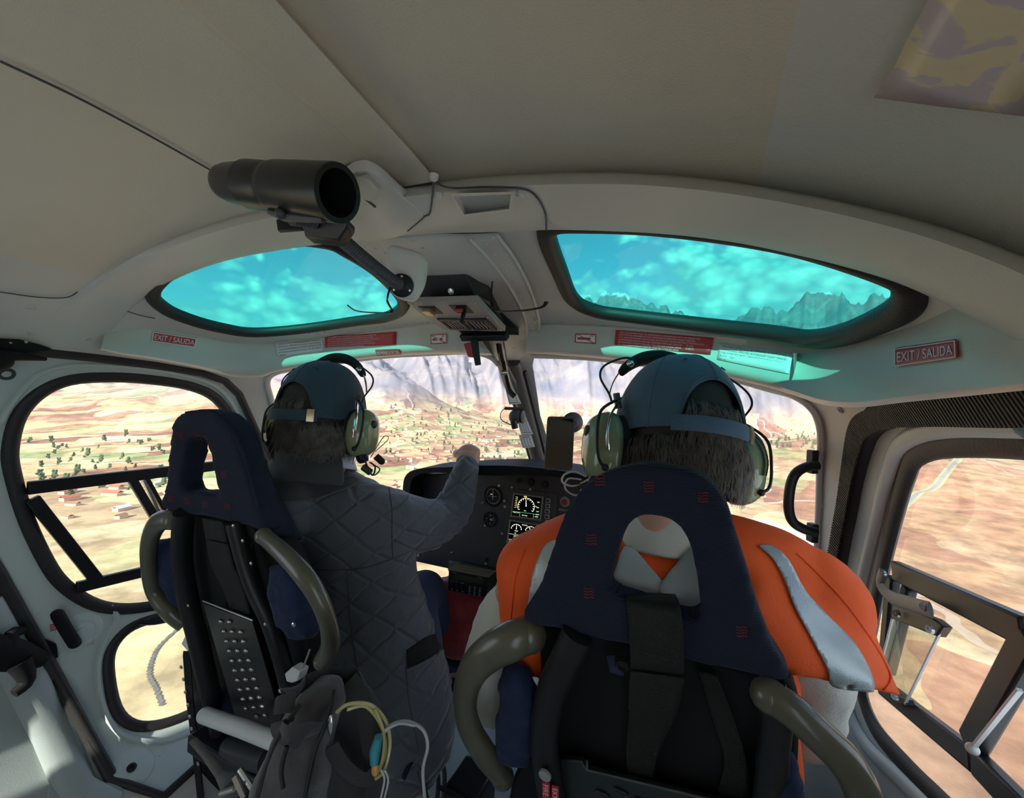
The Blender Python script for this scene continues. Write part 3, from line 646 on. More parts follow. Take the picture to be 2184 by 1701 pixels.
# pale pod that carries the lamp base
pod = thing('lamp_pod', hit(870, 540), 'pale rounded pod hanging from the roof that carries the gooseneck lamp', 'bracket')
mb = MB(); rings = []
for (x0, y0, x1, y1, k) in [(828, 520, 912, 545, .0), (828, 545, 912, 560, .1), (830, 575, 910, 590, .3), (830, 600, 905, 612, .5), (834, 622, 893, 634, .8), (846, 636, 880, 645, 1)]:
    a = PD(x0, y0, .625); b = PD(x1, y1, .625); c = (a + b) / 2; u = (b - a) / 2; w = CF * .024 * (1 - .55 * k); rings.append([c + u * math.copysign(abs(math.cos(t)) ** .7, math.cos(t)) + w * math.copysign(abs(math.sin(t)) ** .7, math.sin(t)) for t in np.linspace(0, 2 * PI, 25)[:-1]])
mb.loft(rings); mb.build('pod_body', 'paint', pod, sub=1)

# ------------------------------------------------------------------ overhead console
con = thing('overhead_console', hit(980, 600), 'black overhead console with toggle switches and air vents at the roof centre', 'console')
topr = [hit(*p, d=.0) for p in [(905, 566), (985, 560), (1042, 584), (1060, 640), (1108, 696), (1000, 716), (930, 660), (884, 610)]]
z_ = [1.243, 1.243, 1.240, 1.222, 1.197, 1.190, 1.213, 1.236]
botr = [PZ(x, y, z) for (x, y), z in zip([(887, 634), (1013, 630), (1048, 650), (1076, 690), (1108, 712), (985, 712), (925, 672), (880, 646)], z_)]
mb = MB(); mid_ = [t * .45 + b * .55 for t, b in zip(topr, botr)]; mb.loft([topr, mid_, botr]); mb.build('housing', 'black', con, bevel=.004, angle=30)
sq = [PZ(867, 645, 1.222), PZ(1018, 641, 1.222), PZ(1078, 706, 1.190), PZ(946, 704, 1.190)]
def Q(u, v, k=0.0):
    n = unit(np.cross(sq[1] - sq[0], sq[3] - sq[0])); n = n if n[2] < 0 else -n
    return (sq[0] * (1 - u) + sq[1] * u) * (1 - v) + (sq[3] * (1 - u) + sq[2] * u) * v + n * k
mb = MB(); mb.slab([Q(0, 0), Q(1, 0), Q(1, 1), Q(0, 1)], Q(0, 0, -.012) - Q(0, 0)); mb.build('switch_plate', mat('plate_grey', (.34, .31, .28), .4), con, bevel=.0015)
def qbox(u0, v0, u1, v1, k, nm, m, bev=.0006):
    mb = MB(); mb.slab([Q(u0, v0, k), Q(u1, v0, k), Q(u1, v1, k), Q(u0, v1, k)], Q(0, 0, -k - .001) - Q(0, 0)); return mb.build(nm, m, con, bevel=bev)
qbox(.10, .12, .34, .36, .0015, 'switch_bezel', 'black'); qbox(.14, .16, .25, .32, .009, 'toggle_switch', 'brass')
qbox(.56, .10, .80, .34, .0015, 'switch_bezel', 'black'); 
for (u0, v0, u1, v1) in [(.16, .52, .50, .92), (.54, .52, .90, .92)]:
    mb = MB(); mb.holed([Q(u0, v0, .003), Q(u1, v0, .003), Q(u1, v1, .003), Q(u0, v1, .003)], [[Q(u0 + .04, v0 + .08, .003), Q(u1 - .04, v0 + .08, .003), Q(u1 - .04, v1 - .06, .003), Q(u0 + .04, v1 - .06, .003)]], Q(0, 0, -.003) - Q(0, 0)); vt = mb.build('air_vent', 'black', con)
    qbox(u0 + .03, v0 + .05, u1 - .03, v1 - .05, .0006, 'vent_back', 'screen_black')
    sl = MB()
    for k in range(5):
        u = u0 + .07 + k * (u1 - u0 - .14) / 4; sl.slab([Q(u, v0 + .08, .003), Q(u + .012, v0 + .08, .003), Q(u + .012, v1 - .06, .003), Q(u, v1 - .06, .003)], Q(0, 0, -.004) - Q(0, 0))
    sl.build('slats', 'plate_grey', vt)
c = Q(.68, .30, .0); n_ = unit(Q(0, 0, 1) - Q(0, 0)); mb = MB(); mb.cyl(c, c + n_ * .022 + np.array([0, -.002, 0]), .0042, .0036); mb.ball(c + n_ * .022, .0045); mb.build('toggle_lever', 'black', con)
mb = MB(); mb.box(Q(.66, .20, .004), (.016, .006, .006)); mb.build('switch_guard', 'red', con, bevel=.001)
mb = MB()
for u, v in [(.05, .06), (.95, .06), (.95, .94), (.05, .94), (.93, .5), (.1, .5)]: mb.lathe(Q(u, v, 0), n_, [(0, .0028), (.0015, .0024), (.0018, .0005)], 10); mb.build('console_screw', 'metal', con); mb = MB()
mb.lathe(PZ(963, 620, 1.236), (-.2, -.8, -.5), [(0, .006), (.003, .006), (.004, .003)], 14); mb.build('console_screw', 'metal', con)
# wire hooks either side
for px_, m_, lab in [([(832, 612, .90), (826, 640, .90), (835, 664, .9), (800, 666, .93), (760, 662, .97), (741, 650, .97)], 'black', 'thin black wire hook on the left of the overhead console'), ([(1050, 600, .80), (1048, 640, .80), (1060, 662, .8), (1110, 662, .76), (1155, 655, .73), (1166, 643, .72)], 'black', 'thin black wire hook on the right of the overhead console')]:
    mb = MB(); P = spline([PD(*q) for q in px_], 5); mb.tube(P, .0045, 8, flat=(1, .35), up=(0, 0, 1)); top(mb.build('console_hook', m_), lab, 'hook')
# emergency lever
lev = thing('fuel_lever', PD(1010, 715, .95), 'red handled lever on a black bar under the overhead console', 'lever')
mb = MB(); mb.tube([PD(985, 718, .97), PD(1082, 716, .90)], .011, 4); mb.build('lever_bar', 'black', lev, bevel=.002)
mb = MB(); q = [PD(988, 732, .96), PD(1008, 728, .95), PD(1018, 762, .95), (PD(998, 760, .96))]; mb.slab(q, CF * .012); mb.build('lever_grip', 'red', lev, bevel=.003)
mb = MB(); mb.tube([PD(1012, 725, .95), PD(1016, 755, .95), PD(1020, 778, .95)], [.009, .008, .007], 8); mb.build('lever_arm', 'black', lev)
# ------------------------------------------------------------------ centre post, compass, phone
def shp(Y, x=0.0, d=.015): return SP(Y, math.atan2(SP(Y, PI / 2)[2] - sec(Y)[2], x - 0.0), d) if False else (lambda q: q + nrm(q) * d)(SP(*fx(Y, x)))
P = np.array([shp(y, 0, .012) for y in np.linspace(1.19, 1.62, 14)]); mb = MB(); mb.tube(P, .031, 12, flat=(.95, .6), up=np.array([nrm(p) for p in P])); struct(mb.build('trim_13', mat('post_brown', (.10, .085, .075), .5)))
for sx in (-1, 1):
    P = np.array([shp(y, sx * .034, .010) for y in np.linspace(1.22, 1.64, 14)]); mb = MB(); mb.tube(P, .006, 6); struct(mb.build('trim_14', 'rubber'))
def card(name, pxs, label, lines, d=1.36):
    c4 = [PD(x, y, dd) for x, y, dd in pxs]; t = thing(name, c4[0], label, 'card')
    mb = MB(); mb.slab(c4, CF * .0012); mb.build('card_sheet', 'white_sticker', t, smooth=False)
    ink = MB()
    for v0, v1, u0, u1 in lines:
        g_ = lambda u, v: (c4[0] * (1 - u) + c4[1] * u) * (1 - v) + (c4[3] * (1 - u) + c4[2] * u) * v - CF * .0008
        ink.add([g_(u0, v0), g_(u1, v0), g_(u1, v1), g_(u0, v1)], [(0, 1, 2, 3)])
    ink.build('printed_table', 'dim_ink', t, smooth=False)
tb = [(.05, .09, .05, .95), (.14, .2, .2, .8), (.25, .28, .05, .95), (.88, .93, .1, .9)] + [(.3, .84, u, u + .05) for u in (.08, .3, .52, .74)]
card('correction_card', [(1103, 884, 1.38), (1120, 884, 1.38), (1137, 925, 1.42), (1112, 925, 1.42)], 'upper white printed card on the windscreen post below the compass', tb)
card('correction_card', [(1106, 927, 1.42), (1133, 926, 1.42), (1141, 952, 1.45), (1115, 955, 1.45)], 'lower white printed card on the windscreen post', tb)
card('correction_card', [(1076, 822, 1.32), (1098, 828, 1.32), (1112, 860, 1.35), (1086, 862, 1.35)], 'white printed card on the windscreen post just above the compass', tb)
ar = thing('support_arm', PD(1065, 735, 1.2), 'black and silver articulated arm hanging in front of the windscreen post', 'arm')
mb = MB(); mb.tube(spline([PD(1062, 722, 1.2), PD(1068, 760, 1.22), PD(1078, 800, 1.25), (PD(1085, 830, 1.28)), PD(1098, 845, 1.28)], 4), .0085, 4, flat=(1, .6), up=(0, 1, 0)); mb.build('arm_bar', 'black', ar)
mb = MB(); mb.tube(spline([PD(1074, 728, 1.18), PD(1082, 780, 1.22), PD(1093, 812, 1.24), PD(1102, 838, 1.26)], 4), [.003, .004, .011, .004], 8, flat=(1, .3), up=(0, 1, 0)); mb.build('arm_strut', 'metal', ar)
mb = MB(); mb.cyl(PD(1070, 794, 1.21), PD(1082, 793, 1.21), .007); mb.build('arm_bolt', 'metal', ar)
cp = thing('compass', PD(1097, 880, 1.3), 'small round magnetic compass on a bracket in front of the windscreen post', 'compass')
mb = MB(); mb.tube([PD(1076, 870, 1.3), PD(1118, 871, 1.3)], .005, 8); mb.build('compass_bracket', 'dark_grey', cp)
mb = MB(); c = PD(1100, 888, 1.3); mb.ball(c, (.022, .022, .023)); mb.build('compass_bowl', 'dark_grey', cp)
mb = MB(); mb.cyl(PD(1095, 897, 1.28), PD(1099, 913, 1.28), .010); mb.build('compass_lamp', 'black', cp)
mb = MB(); mb.lathe(PD(1112, 888, 1.3), (CR * .9 - CF * .4), [(0, .020), (.006, .020), (.008, .016)], 24); mb.build('compass_ring', 'black', cp)
mb = MB(); mb.tube(spline([PD(1078, 868, 1.3), PD(1068, 880, 1.3), PD(1070, 895, 1.29), PD(1090, 905, 1.28)], 6), .0014, 6); mb.build('compass_wire', 'black', cp)
ph = thing('phone', PD(1195, 945, 1.16), 'black smartphone mounted upright on the windscreen beside the centre post', 'phone')
q = [PD(1168, 887, 1.17), PD(1226, 888, 1.15), PD(1221, 1003, 1.13), PD(1160, 1001, 1.15)]
def rnd(q, r=.12, n=4):
    out = []
    for i in range(4):
        a, b, c = q[i - 1], q[i], q[(i + 1) % 4]; L1 = np.linalg.norm(a - b); L2 = np.linalg.norm(c - b); R_ = r * min(L1, L2)
        p0 = b + (a - b) / L1 * R_; p1 = b + (c - b) / L2 * R_
        out += [(1 - t) ** 2 * p0 + 2 * t * (1 - t) * b + t * t * p1 for t in np.linspace(0, 1, n)]
    return out
mb = MB(); mb.slab(rnd(q), CF * .009); mb.build('phone_body', 'dark_grey', ph, bevel=.001)
qs = [q[0] * .96 + q[2] * .04, q[1] * .96 + q[3] * .04, q[2] * .96 + q[0] * .04, q[3] * .96 + q[1] * .04]
mb = MB(); mb.slab(rnd([p - CF * .0006 for p in qs]), CF * .0005); mb.build('phone_screen', mat('phone_glass', (.01, .01, .011), .06, coat=1.0), ph)
mb = MB(); mb.lathe(PD(1222, 900, 1.22), CF, [(-.02, .008), (-.004, .012), (0, .026), (.004, .030), (.006, .030)], 24); mb.tube([PD(1200, 940, 1.17), PD(1222, 900, 1.20)], .006, 8); mb.build('suction_mount', 'dark_grey', ph)

# ------------------------------------------------------------------ pillar grab handle and the mirror frame outside
gh = thing('grab_handle', PD(1742, 1060, .88), 'black C-shaped grab handle on the right windscreen pillar', 'handle')
mb = MB(); mb.tube(spline([PD(1744, 992, .86), PD(1722, 994, .86), PD(1698, 1008, .86), PD(1686, 1035, .86), PD(1682, 1080, .86), PD(1690, 1110, .86), PD(1712, 1126, .86), PD(1740, 1134, .86)], 6), .0095, 12); mb.build('handle_bar', 'black', gh)
for y0, y1 in [(960, 1010), (1118, 1158)]:
    mb = MB(); mb.slab([PD(1734, y0, .87), PD(1748, y0, .87), PD(1746, y1, .87), PD(1732, y1, .87)], CF * .02); mb.build('handle_bracket', 'black', gh, bevel=.002)
mf = thing('mirror_frame', PD(1650, 1130, 1.9), 'white tubular mirror frame outside the nose, beyond the right windscreen', 'frame')
mb = MB(); mb.tube(spline([PD(1555, 1108, 1.9), PD(1600, 1112, 1.9), PD(1650, 1122, 1.88), PD(1700, 1142, 1.85), PD(1728, 1160, 1.8), PD(1733, 1185, 1.8), PD(1728, 1290, 1.8)], 6), .017, 12); mb.build('frame_tube', 'white_paint', mf)
mb = MB(); mb.ball(PD(1590, 1150, 2.0), (.09, .03, .05)); mb.build('mirror', mat('mirror_blue', (.25, .32, .45), .2, metal=.6), mf)

# ------------------------------------------------------------------ left door furniture
def W_(px, py, d=0.0): return hit(px, py, d)
fr = MB()
def bar(mb, a, b, w, th=.010, d=.006):
    A = W_(*a, d=d); B = W_(*b, d=d); n = nrm((A + B) / 2) if abs(nrm((A + B) / 2)[0]) > .3 else np.array([1, 0, 0]); mb.tube([A, B], w / 2, 4, flat=(1.3, 1.3 * th / w), up=n)
def bar4(mb, a, b, w, th=.012, d=.006):
    A = W_(*a, d=d); B = W_(*b, d=d); n = nrm((A + B) / 2); t = unit(B - A); x = np.cross(t, n); mb.box((A + B) / 2, (np.linalg.norm(B - A) + w * .0, w, th), ax=(t, x, n))
w5 = bpy.data.objects['window_5']
for a, b, w in [((58, 1040), (462, 992), .030), ((68, 1062), (212, 1243), .026), ((162, 1252), (400, 1196), .028), ((282, 1022), (345, 1128), .020), ((312, 1018), (352, 1090), .010)]:
    mb = MB(); bar4(mb, a, b, w, .014, .008); mb.build('window_frame', 'black', w5, bevel=.002)
mb = MB(); bar4(mb, (306, 1024), (348, 1110), .006, .012, .01); mb.build('window_frame_strip', 'metal', w5)
hd = thing('door_lever', W_(160, 1345), 'black lever handle on the left door below its window', 'handle')
mb = MB(); c = W_(168, 1348); n_ = nrm(c); mb.lathe(c - n_ * .003, n_, [(0, .048), (.004, .047), (.007, .040), (.008, .030), (.018, .026), (.020, .018), (.026, .016)], 32); mb.build('lever_boss', 'paint_door', hd)
mb = MB(); mb.tube([W_(122, 1308, .035), W_(140, 1340, .035), W_(160, 1372, .033)], .0125, 10, flat=(1, .5), up=n_); mb.ball(W_(122, 1308, .035), (.012, .012, .010)); mb.ball(W_(160, 1372, .033), (.012, .012, .010)); mb.build('lever_arm', 'black_matte', hd)
sticker('door_arrow_placard', [(112, 1330), (192, 1330), (202, 1372), (128, 1372)], 'white round placard with a red arrow round the left door lever', 'paint_door', 'ink', None, glyph=[('arrow', [[(.45 + .5 * math.cos(a), .55 - .5 * math.sin(a)) for a in np.linspace(0.1, 2.4, 10)] + [(.45 + .42 * math.cos(a), .55 - .42 * math.sin(a)) for a in np.linspace(2.4, .1, 10)]], 'red_sticker')], off=.001)
sticker('door_placard', [(106, 1331), (128, 1326), (131, 1338), (109, 1345)], 'small red sticker left of the left door lever', 'red_sticker', 'white_ink', ['CLOSE'], off=.003)
sticker('door_placard', [(181, 1366), (198, 1356), (201, 1363), (184, 1376)], 'small red sticker below right of the left door lever', 'red_sticker', 'white_ink', ['OPEN'], off=.003)
rv2 = MB()
for p in [(225, 1340), (238, 1338), (258, 1340), (285, 1330), (222, 1369), (220, 1378), (192, 1398), (163, 1420), (160, 1432), (145, 1425), (125, 1430), (162, 1450), (148, 1458), (72, 1300), (82, 1305), (262, 1590), (350, 1600), (220, 1630), (235, 1610), (340, 1610), (360, 1310), (372, 1303)]:
    c = hit(*p); n_ = nrm(c); rv2.lathe(c - n_ * .001, n_, [(0, .0035), (.0015, .003), (.0022, .001)], 8)
rv2.build('rivets', 'paint_door', d1)['kind'] = 'stuff'
mb = MB(); c = hit(278, 1640); n_ = nrm(c); mb.lathe(c - n_ * .002, n_, [(0, .050), (.006, .046), (.010, .030), (.010, .010), (.002, .009)], 28); mb.build('door_boss', 'paint_door', d1)
mb = MB(); mb.lathe(c + n_ * .006, n_, [(0, .010), (.005, .010), (.0055, .006), (.001, .006)], 16); mb.build('boss_hole', 'black', d1)
mb = MB(); mb.tube(spline([W_(298, 1326, .015), W_(330, 1326, .03), W_(375, 1316, .03), W_(420, 1300, .015)], 5), .011, 8, flat=(1, .5)); top(mb.build('pull_strap', 'black_matte'), 'black pull strap between the two windows of the left door', 'strap')
# rolled rim lines of the door panels
for pxs in ([(0, 905), (25, 860), (80, 800), (160, 778), (300, 785), (420, 806), (480, 840), (520, 910), (560, 1010), (590, 1090)], ):
    line_on(pxs, 'door_rim', .006, 'paint_door', .002, parent=d1)
line_on([(235, 1290), (250, 1320), (225, 1360), (208, 1430), (222, 1510), (260, 1565), (340, 1580), (410, 1560)], 'door_rim', .007, 'paint_door', .001, parent=d1)
# rear door frame strip, striker, hinge arm at the far left
lt = thing('door_latch', hit(50, 1400, .02), 'black cast latch on the rear edge of the left door', 'latch')
mb = MB(); mb.tube(spline([hit(-60, 1385, .05), hit(0, 1392, .05), hit(40, 1400, .045), hit(95, 1408, .03)], 4), [.035, .034, .03, .014], 12, flat=(1, .55), up=(1, 0, 0)); mb.build('latch_body', 'black_matte', lt)
mb = MB(); mb.tube(spline([hit(40, 1410, .05), hit(58, 1450, .055), hit(30, 1478, .06)], 4), [.022, .014, .010], 10); mb.build('latch_claw', 'black_matte', lt)
mb = MB(); mb.tube(spline([hit(20, 1385, .05), hit(25, 1350, .045), hit(50, 1345, .04)], 4), [.02, .012, .008], 10); mb.build('latch_spur', 'black_matte', lt)
mb = MB(); mb.slab([hit(72, 1350, .006), hit(120, 1372, .006), hit(124, 1400, .006), hit(90, 1425, .006)], (-.004, 0, 0)); mb.build('latch_recess', 'black', lt)
hg = thing('hinge_bracket', hit(40, 750, .02), 'black hinge and bolt at the top rear corner of the left door', 'hinge')
mb = MB(); mb.slab([hit(*p, d=.012) for p in [(-40, 718), (40, 722), (85, 733), (110, 742), (60, 748), (-40, 745)]], (0, 0, -.004)); mb.build('hinge_plate', 'black_matte', hg, bevel=.001)
mb = MB(); mb.tube([hit(-20, 755, .03), hit(40, 758, .03), hit(97, 765, .015)], [.014, .010, .004], 8); mb.ball(hit(0, 768, .03), .02); mb.build('hinge_arm', 'black_matte', hg)
mb = MB(); c = hit(14, 797, 0); n_ = nrm(c); mb.lathe(c, n_, [(0, .014), (.003, .013), (.003, .008), (-.002, .007)], 20); mb.build('hinge_eyelet', 'dark_grey', hg)
mb = MB()
for p in [(22, 729), (55, 728)]: c = hit(*p, d=.012); mb.ball(c, .0035)
mb.build('hinge_bolts', 'metal', hg)
# aft jamb beyond the door, sill
mb = MB(); P = [hit(-60, 1130), hit(0, 1222), hit(120, 1438), hit(238, 1652)]
struct(seal([YF(p) for p in P], .009, False, (1.2, 1), .002).build('trim_15', 'rubber'))
mb = MB(); mb.tube([(-.80, .50, .03), (-.79, 1.0, .03)], .028, 4); struct(mb.build('trim_16', 'floor_paint'))

# ------------------------------------------------------------------ right door furniture
w7 = bpy.data.objects['window_7']
for a, b, w in [((1912, 1216), (2200, 1352), .030), ((1882, 1462), (2085, 1625), .026), ((2085, 1625), (2230, 1775), .028), ((2205, 1352), (2072, 1590), .030), ((1905, 1230), (1888, 1420), .020), ((1940, 1252), (1895, 1430), .018)]:
    mb = MB(); bar4(mb, a, b, w, .014, .010); mb.build('window_frame', 'black', w7, bevel=.003)
mb = MB(); bar4(mb, (2175, 1470), (2078, 1590), .003, .004, .022); mb.ball(hit(2074, 1596, .022), .006); mb.build('window_cord', 'white_paint', w7)
la = thing('window_latch', hit(1950, 1290, .03), 'dark curved latch bracket on a clear sliding pane in the right door', 'latch')
mb = MB(); P = spline([hit(1884, 1219, .030), hit(1878, 1245, .030), hit(1900, 1272, .031), hit(1945, 1288, .032), hit(1985, 1300, .034)], 5); mb.tube(P, [.010] * 26, 10, flat=(1, .25), up=(-1, -.3, 0)); mb.build('latch_strap', mat('grey_green', (.12, .15, .15), .4), la)
mb = MB(); mb.slab([hit(1903, 1284, .03), hit(1990, 1318, .032), hit(2010, 1335, .032), (hit(1996, 1356, .032)), hit(1900, 1318, .03)], (.012, .004, 0)); mb.build('latch_block', 'black', la, bevel=.002)
mb = MB()
for p in [(1885, 1221), (1972, 1293), (1914, 1307), (1985, 1341), (1910, 1484)]: c = hit(*p, d=.036); mb.lathe(c, (-.9, -.4, 0), [(0, .0055), (.003, .0045), (.003, .002), (.002, .001)], 14); mb.build('latch_screw', 'metal', la); mb = MB()
mb = MB(); mb.slab([hit(1905, 1318, .028), hit(2004, 1348, .028), hit(1930, 1500, .028), hit(1868, 1445, .028)], (.003, .001, 0)); mb.build('sliding_pane', 'acrylic', la, smooth=False)
mb = MB(); mb.tube([hit(2006, 1345, .029), hit(1931, 1500, .029)], .0018, 6); mb.tube([hit(1903, 1318, .029), hit(1880, 1410, .029)], .0015, 6); mb.build('pane_edge', 'white_sticker', la)
mb = MB(); mb.slab([hit(1893, 1474, .03), hit(1930, 1490, .03), hit(1934, 1502, .03), hit(1900, 1496, .03)], (.01, .003, 0)); mb.build('lower_block', 'black', la)
mb = MB(); P = np.array([hit(*p, d=.004) for p in S([(2184, 905), (2010, 912), (1925, 945), (1893, 1015), (1872, 1100), (1845, 1210), (1820, 1330), (1800, 1430), (1810, 1510), (1850, 1590), (1920, 1660), (1990, 1730)], 6, False)]); mb.tube(P, .012, 10, flat=(1.1, .7), up=np.array([nrm(p) for p in P])); mb.build('door_rim', 'paint_door', d2)

# stepped moulding on the rear door, bottom left of the view
mp = plate('trim_17', [(150, 1625), (262, 1690), (240, 1760), (90, 1760), (110, 1650)], .014, .012, 'paint_aft_shaded', n=0); struct(mp)
st_ = seal([YF(hit(*p)) for p in [(-40, 1290), (40, 1420), (110, 1560), (170, 1700)]], .022, False, (1.5, .6), .004).build('trim_18', 'paint_aft_shaded'); struct(st_)

lw = region([fz(-.06, .90, -1), fz(.16, .95, -1), fz(.27, .75, -1), fz(.36, .59, -1), fz(.47, .28, -1), fz(.56, .07, -1), fz(.2, .05, -1), fz(-.06, .05, -1)], (), .03, .004).build('trim_19', 'paint_aft_shaded'); struct(lw)  # sheet added over the lower wall, shade put into its darker paint

# ------------------------------------------------------------------ instrument panel
PYY = 1.20
def IP(px, py, k=0.0): return PY(px, py, PYY - k)
ip = thing('instrument_panel', IP(1060, 1232), 'black central instrument panel with dials and two green screens under a curved glare shield', 'instrument panel')
AFT = np.array([0, -1.0, 0])
out = [IP(*p) for p in [(866, 1045), (872, 1022), (890, 1012), (960, 1008), (1030, 1005), (1100, 1006), (1180, 1014), (1240, 1026), (1300, 1048), (1318, 1080), (1325, 1160), (1318, 1262), (1080, 1236), (962, 1213), (884, 1196)]]
mb = MB(); mb.slab(out, (0, .10, 0)); mb.build('panel_face', 'panel', ip, bevel=.002)
top_px = [(862, 1085), (859, 1040), (866, 1012), (892, 999), (960, 995), (1030, 992), (1100, 993), (1180, 1001), (1245, 1013), (1305, 1035), (1328, 1070), (1335, 1110)]
P0 = resample(spline([IP(*p, .07) for p in top_px], 6), 60)
cen = np.array([0, 0, .70]); mb = MB(); r0 = []; r1 = []; r2 = []; r3 = []
for p in P0: inn = unit(np.array([cen[0] - p[0], 0, cen[2] - p[2]])); r0.append(p); r1.append(p + inn * .030); r2.append(p + inn * .030 + np.array([0, .068, 0])); r3.append(p + np.array([0, .15, 0]) - inn * .004)
mb.loft([r0, r1, r2, r3], False, False); mb.f += [(180 + i, 181 + i, i + 1, i) for i in range(59)]; mb.build('glare_shield', 'black_matte', ip, angle=50)
def disc(mb, px, py, r, k0, k1, seg=28, r2=None): mb.lathe(IP(px, py, k0), AFT, [(0, r), (k1 - k0, r if r2 is None else r2)], seg)
def ring_(mb, px, py, r0, r1, k0, k1, seg=32): mb.lathe(IP(px, py, k0), AFT, [(0, r1), (k1 - k0, r1), (k1 - k0, r0), (0.0005, r0)], seg)
EX = np.array([1.0, 0, 0]); EZ = np.array([0, 0, 1.0])
def dial(px, py, r, nm, face, ticks, hands, extra=None):
    c = IP(px, py, 0); mb = MB(); mb.lathe(c, AFT, [(0, r * 1.12), (.004, r * 1.12), (.006, r * 1.02), (.006, r * .93), (.002, r * .9), (.002, 0)], 36); g = mb.build(nm, face, ip, angle=25)
    t = MB()
    for a in np.linspace(0, 2 * PI, ticks + 1)[:-1]:
        u = EX * math.cos(a) + EZ * math.sin(a); w = np.cross(AFT, u); L = r * (.16 if ticks < 20 else .10); q = c + AFT * .0024 + u * r * .80
        t.add([q - w * r * .025 - u * L / 2, q + w * r * .025 - u * L / 2, q + w * r * .025 + u * L / 2, q - w * r * .025 + u * L / 2], [(0, 1, 2, 3)])
    if ticks == 12 or ticks == 13:
        for k, a in enumerate(np.linspace(PI / 2, PI / 2 - 2 * PI, 5)[:-1]):
            u = EX * math.cos(a) + EZ * math.sin(a); s = str((12, 3, 6, 9)[k]); v, f = text_geo(s, r * .34, (c + AFT * .0025 + u * r * .55 - EZ * r * .12, EX, EZ, AFT), 'CENTER', ext=0); t.add(v, f)
    for a, L, w_ in hands:
        u = EX * math.cos(a) + EZ * math.sin(a); w = np.cross(AFT, u); q = c + AFT * .003
        t.add([q - w * w_ * r, q + w * w_ * r, q + u * L * r + w * w_ * r * .4, q + u * L * r - w * w_ * r * .4], [(0, 1, 2, 3)])
    t.build('dial_marks', 'white_ink', g, smooth=False)
    if extra: extra(c, g)
    return g
s_ = 1.32 / 900
def ex1(c, g):
    m = MB(); m.add([c + AFT * .0032 + EX * a + EZ * b for a, b in [(-.009, .005), (-.002, .005), (-.002, .007), (-.009, .007)]], [(0, 1, 2, 3)]); m.build('flag', 'screen_amber', g, smooth=False)
    m = MB(); m.add([c + AFT * .0032 + EX * a + EZ * b for a, b in [(-.003, -.021), (.003, -.021), (0, -.016)]], [(0, 1, 2)]); m.build('marker', 'red', g, smooth=False)
dial(1052, 1057, 20 * s_, 'course_indicator', 'black', 36, [(PI / 2, .8, .04), (-PI / 2, .4, .04), (0, .5, .03), (PI, .5, .03)], ex1)
dial(1046, 1106, 14.5 * s_, 'clock', 'black', 12, [(.35, .6, .07), (-.5, .45, .08)])
dial(1217, 1122, 20 * s_, 'pressure_gauge', 'black', 24, [(2.4, .7, .04)])
def knob(px, py, r, h, nm='knob', m='black', rim=True):
    mb = MB(); mb.lathe(IP(px, py, 0), AFT, [(0, r * 1.1), (.002, r * 1.1), (.002, r), (h, r * .85), (h + .001, r * .6), (h + .001, 0)], 18); return mb.build(nm, m, ip)
for a in [(1031, 1071), (1036, 1119)]: knob(*a, .0045, .008, m='metal')
knob(1038, 1192, .006, .006, m='black')
for a in [(1133, 1027), (1163, 1032), (1108, 1024)]: knob(*a, .011 if a[0] > 1120 else .006, .010)
knob(1205, 1069, .014, .004, 'warning_lamp', 'dim_ink'); knob(1205, 1069, .009, .010, 'warning_button', 'red')
v, f = text_geo('EMER SW', .008, (IP(1192, 1087, .002), EX, EZ, AFT), ext=0); mb = MB(); mb.add(v, f); mb.build('lettering', 'white_ink', ip, smooth=False)
for i, a in enumerate([(1081, 1183), (1078, 1198), (1076, 1208), (1092, 1180), (1090, 1193), (1086, 1212), (1075, 1176)]): knob(*a, .007 if i < 3 else .005, .012, m='metal' if i == 2 else 'black')
# display unit
qb = [IP(1083, 1040, .004), IP(1189, 1052, .004), IP(1181, 1180, .004), IP(1071, 1168, .004)]
mb = MB(); mb.slab(qb, (0, .005, 0)); du = mb.build('display_unit', 'dark_grey', ip, bevel=.001)
def bil(q, u, v, k=0.0): return (q[0] * (1 - u) + q[1] * u) * (1 - v) + (q[3] * (1 - u) + q[2] * u) * v + AFT * k
def screen(q, nm):
    fr_ = [bil(q, -.04, -.04, .002), bil(q, 1.04, -.04, .002), bil(q, 1.04, 1.04, .002), bil(q, -.04, 1.04, .002)]
    mb = MB(); mb.holed(fr_, [[bil(q, .01, .02, .002), bil(q, .99, .02, .002), bil(q, .99, .98, .002), bil(q, .01, .98, .002)]], (0, .002, 0)); mb.build('screen_frame', 'plate_grey', du, smooth=False)
    mb = MB(); mb.slab(q, (0, .001, 0)); return mb.build(nm, 'screen_black', ip, smooth=False)
def arcpoly(cu, cv, r, a0, a1, w, asp):
    A = np.linspace(a0, a1, 18); return [(cu + r * math.cos(a), cv - r * asp * math.sin(a)) for a in A] + [(cu + (r - w) * math.cos(a), cv - (r - w) * asp * math.sin(a)) for a in A[::-1]]
def poly_on(mb, q, P, k=.0006): mb.add([bil(q, u, v, k) for u, v in P], [tuple(range(len(P)))])
def txt_on(mb, q, s, u, v, h, asp):
    vv, ff = text_geo(s, 1, ((0, 0, 0), (1, 0, 0), (0, 1, 0), (0, 0, 0)), ext=0); mb.add([bil(q, u + p[0] * h / asp, v - p[1] * h, .0007) for p in vv], ff)
q1 = [IP(1097, 1052, .006), IP(1157, 1060, .006), IP(1152, 1107, .006), IP(1091, 1099, .006)]
sc1 = screen(q1, 'engine_screen'); w = MB(); g = MB(); am = MB(); asp = 1.3
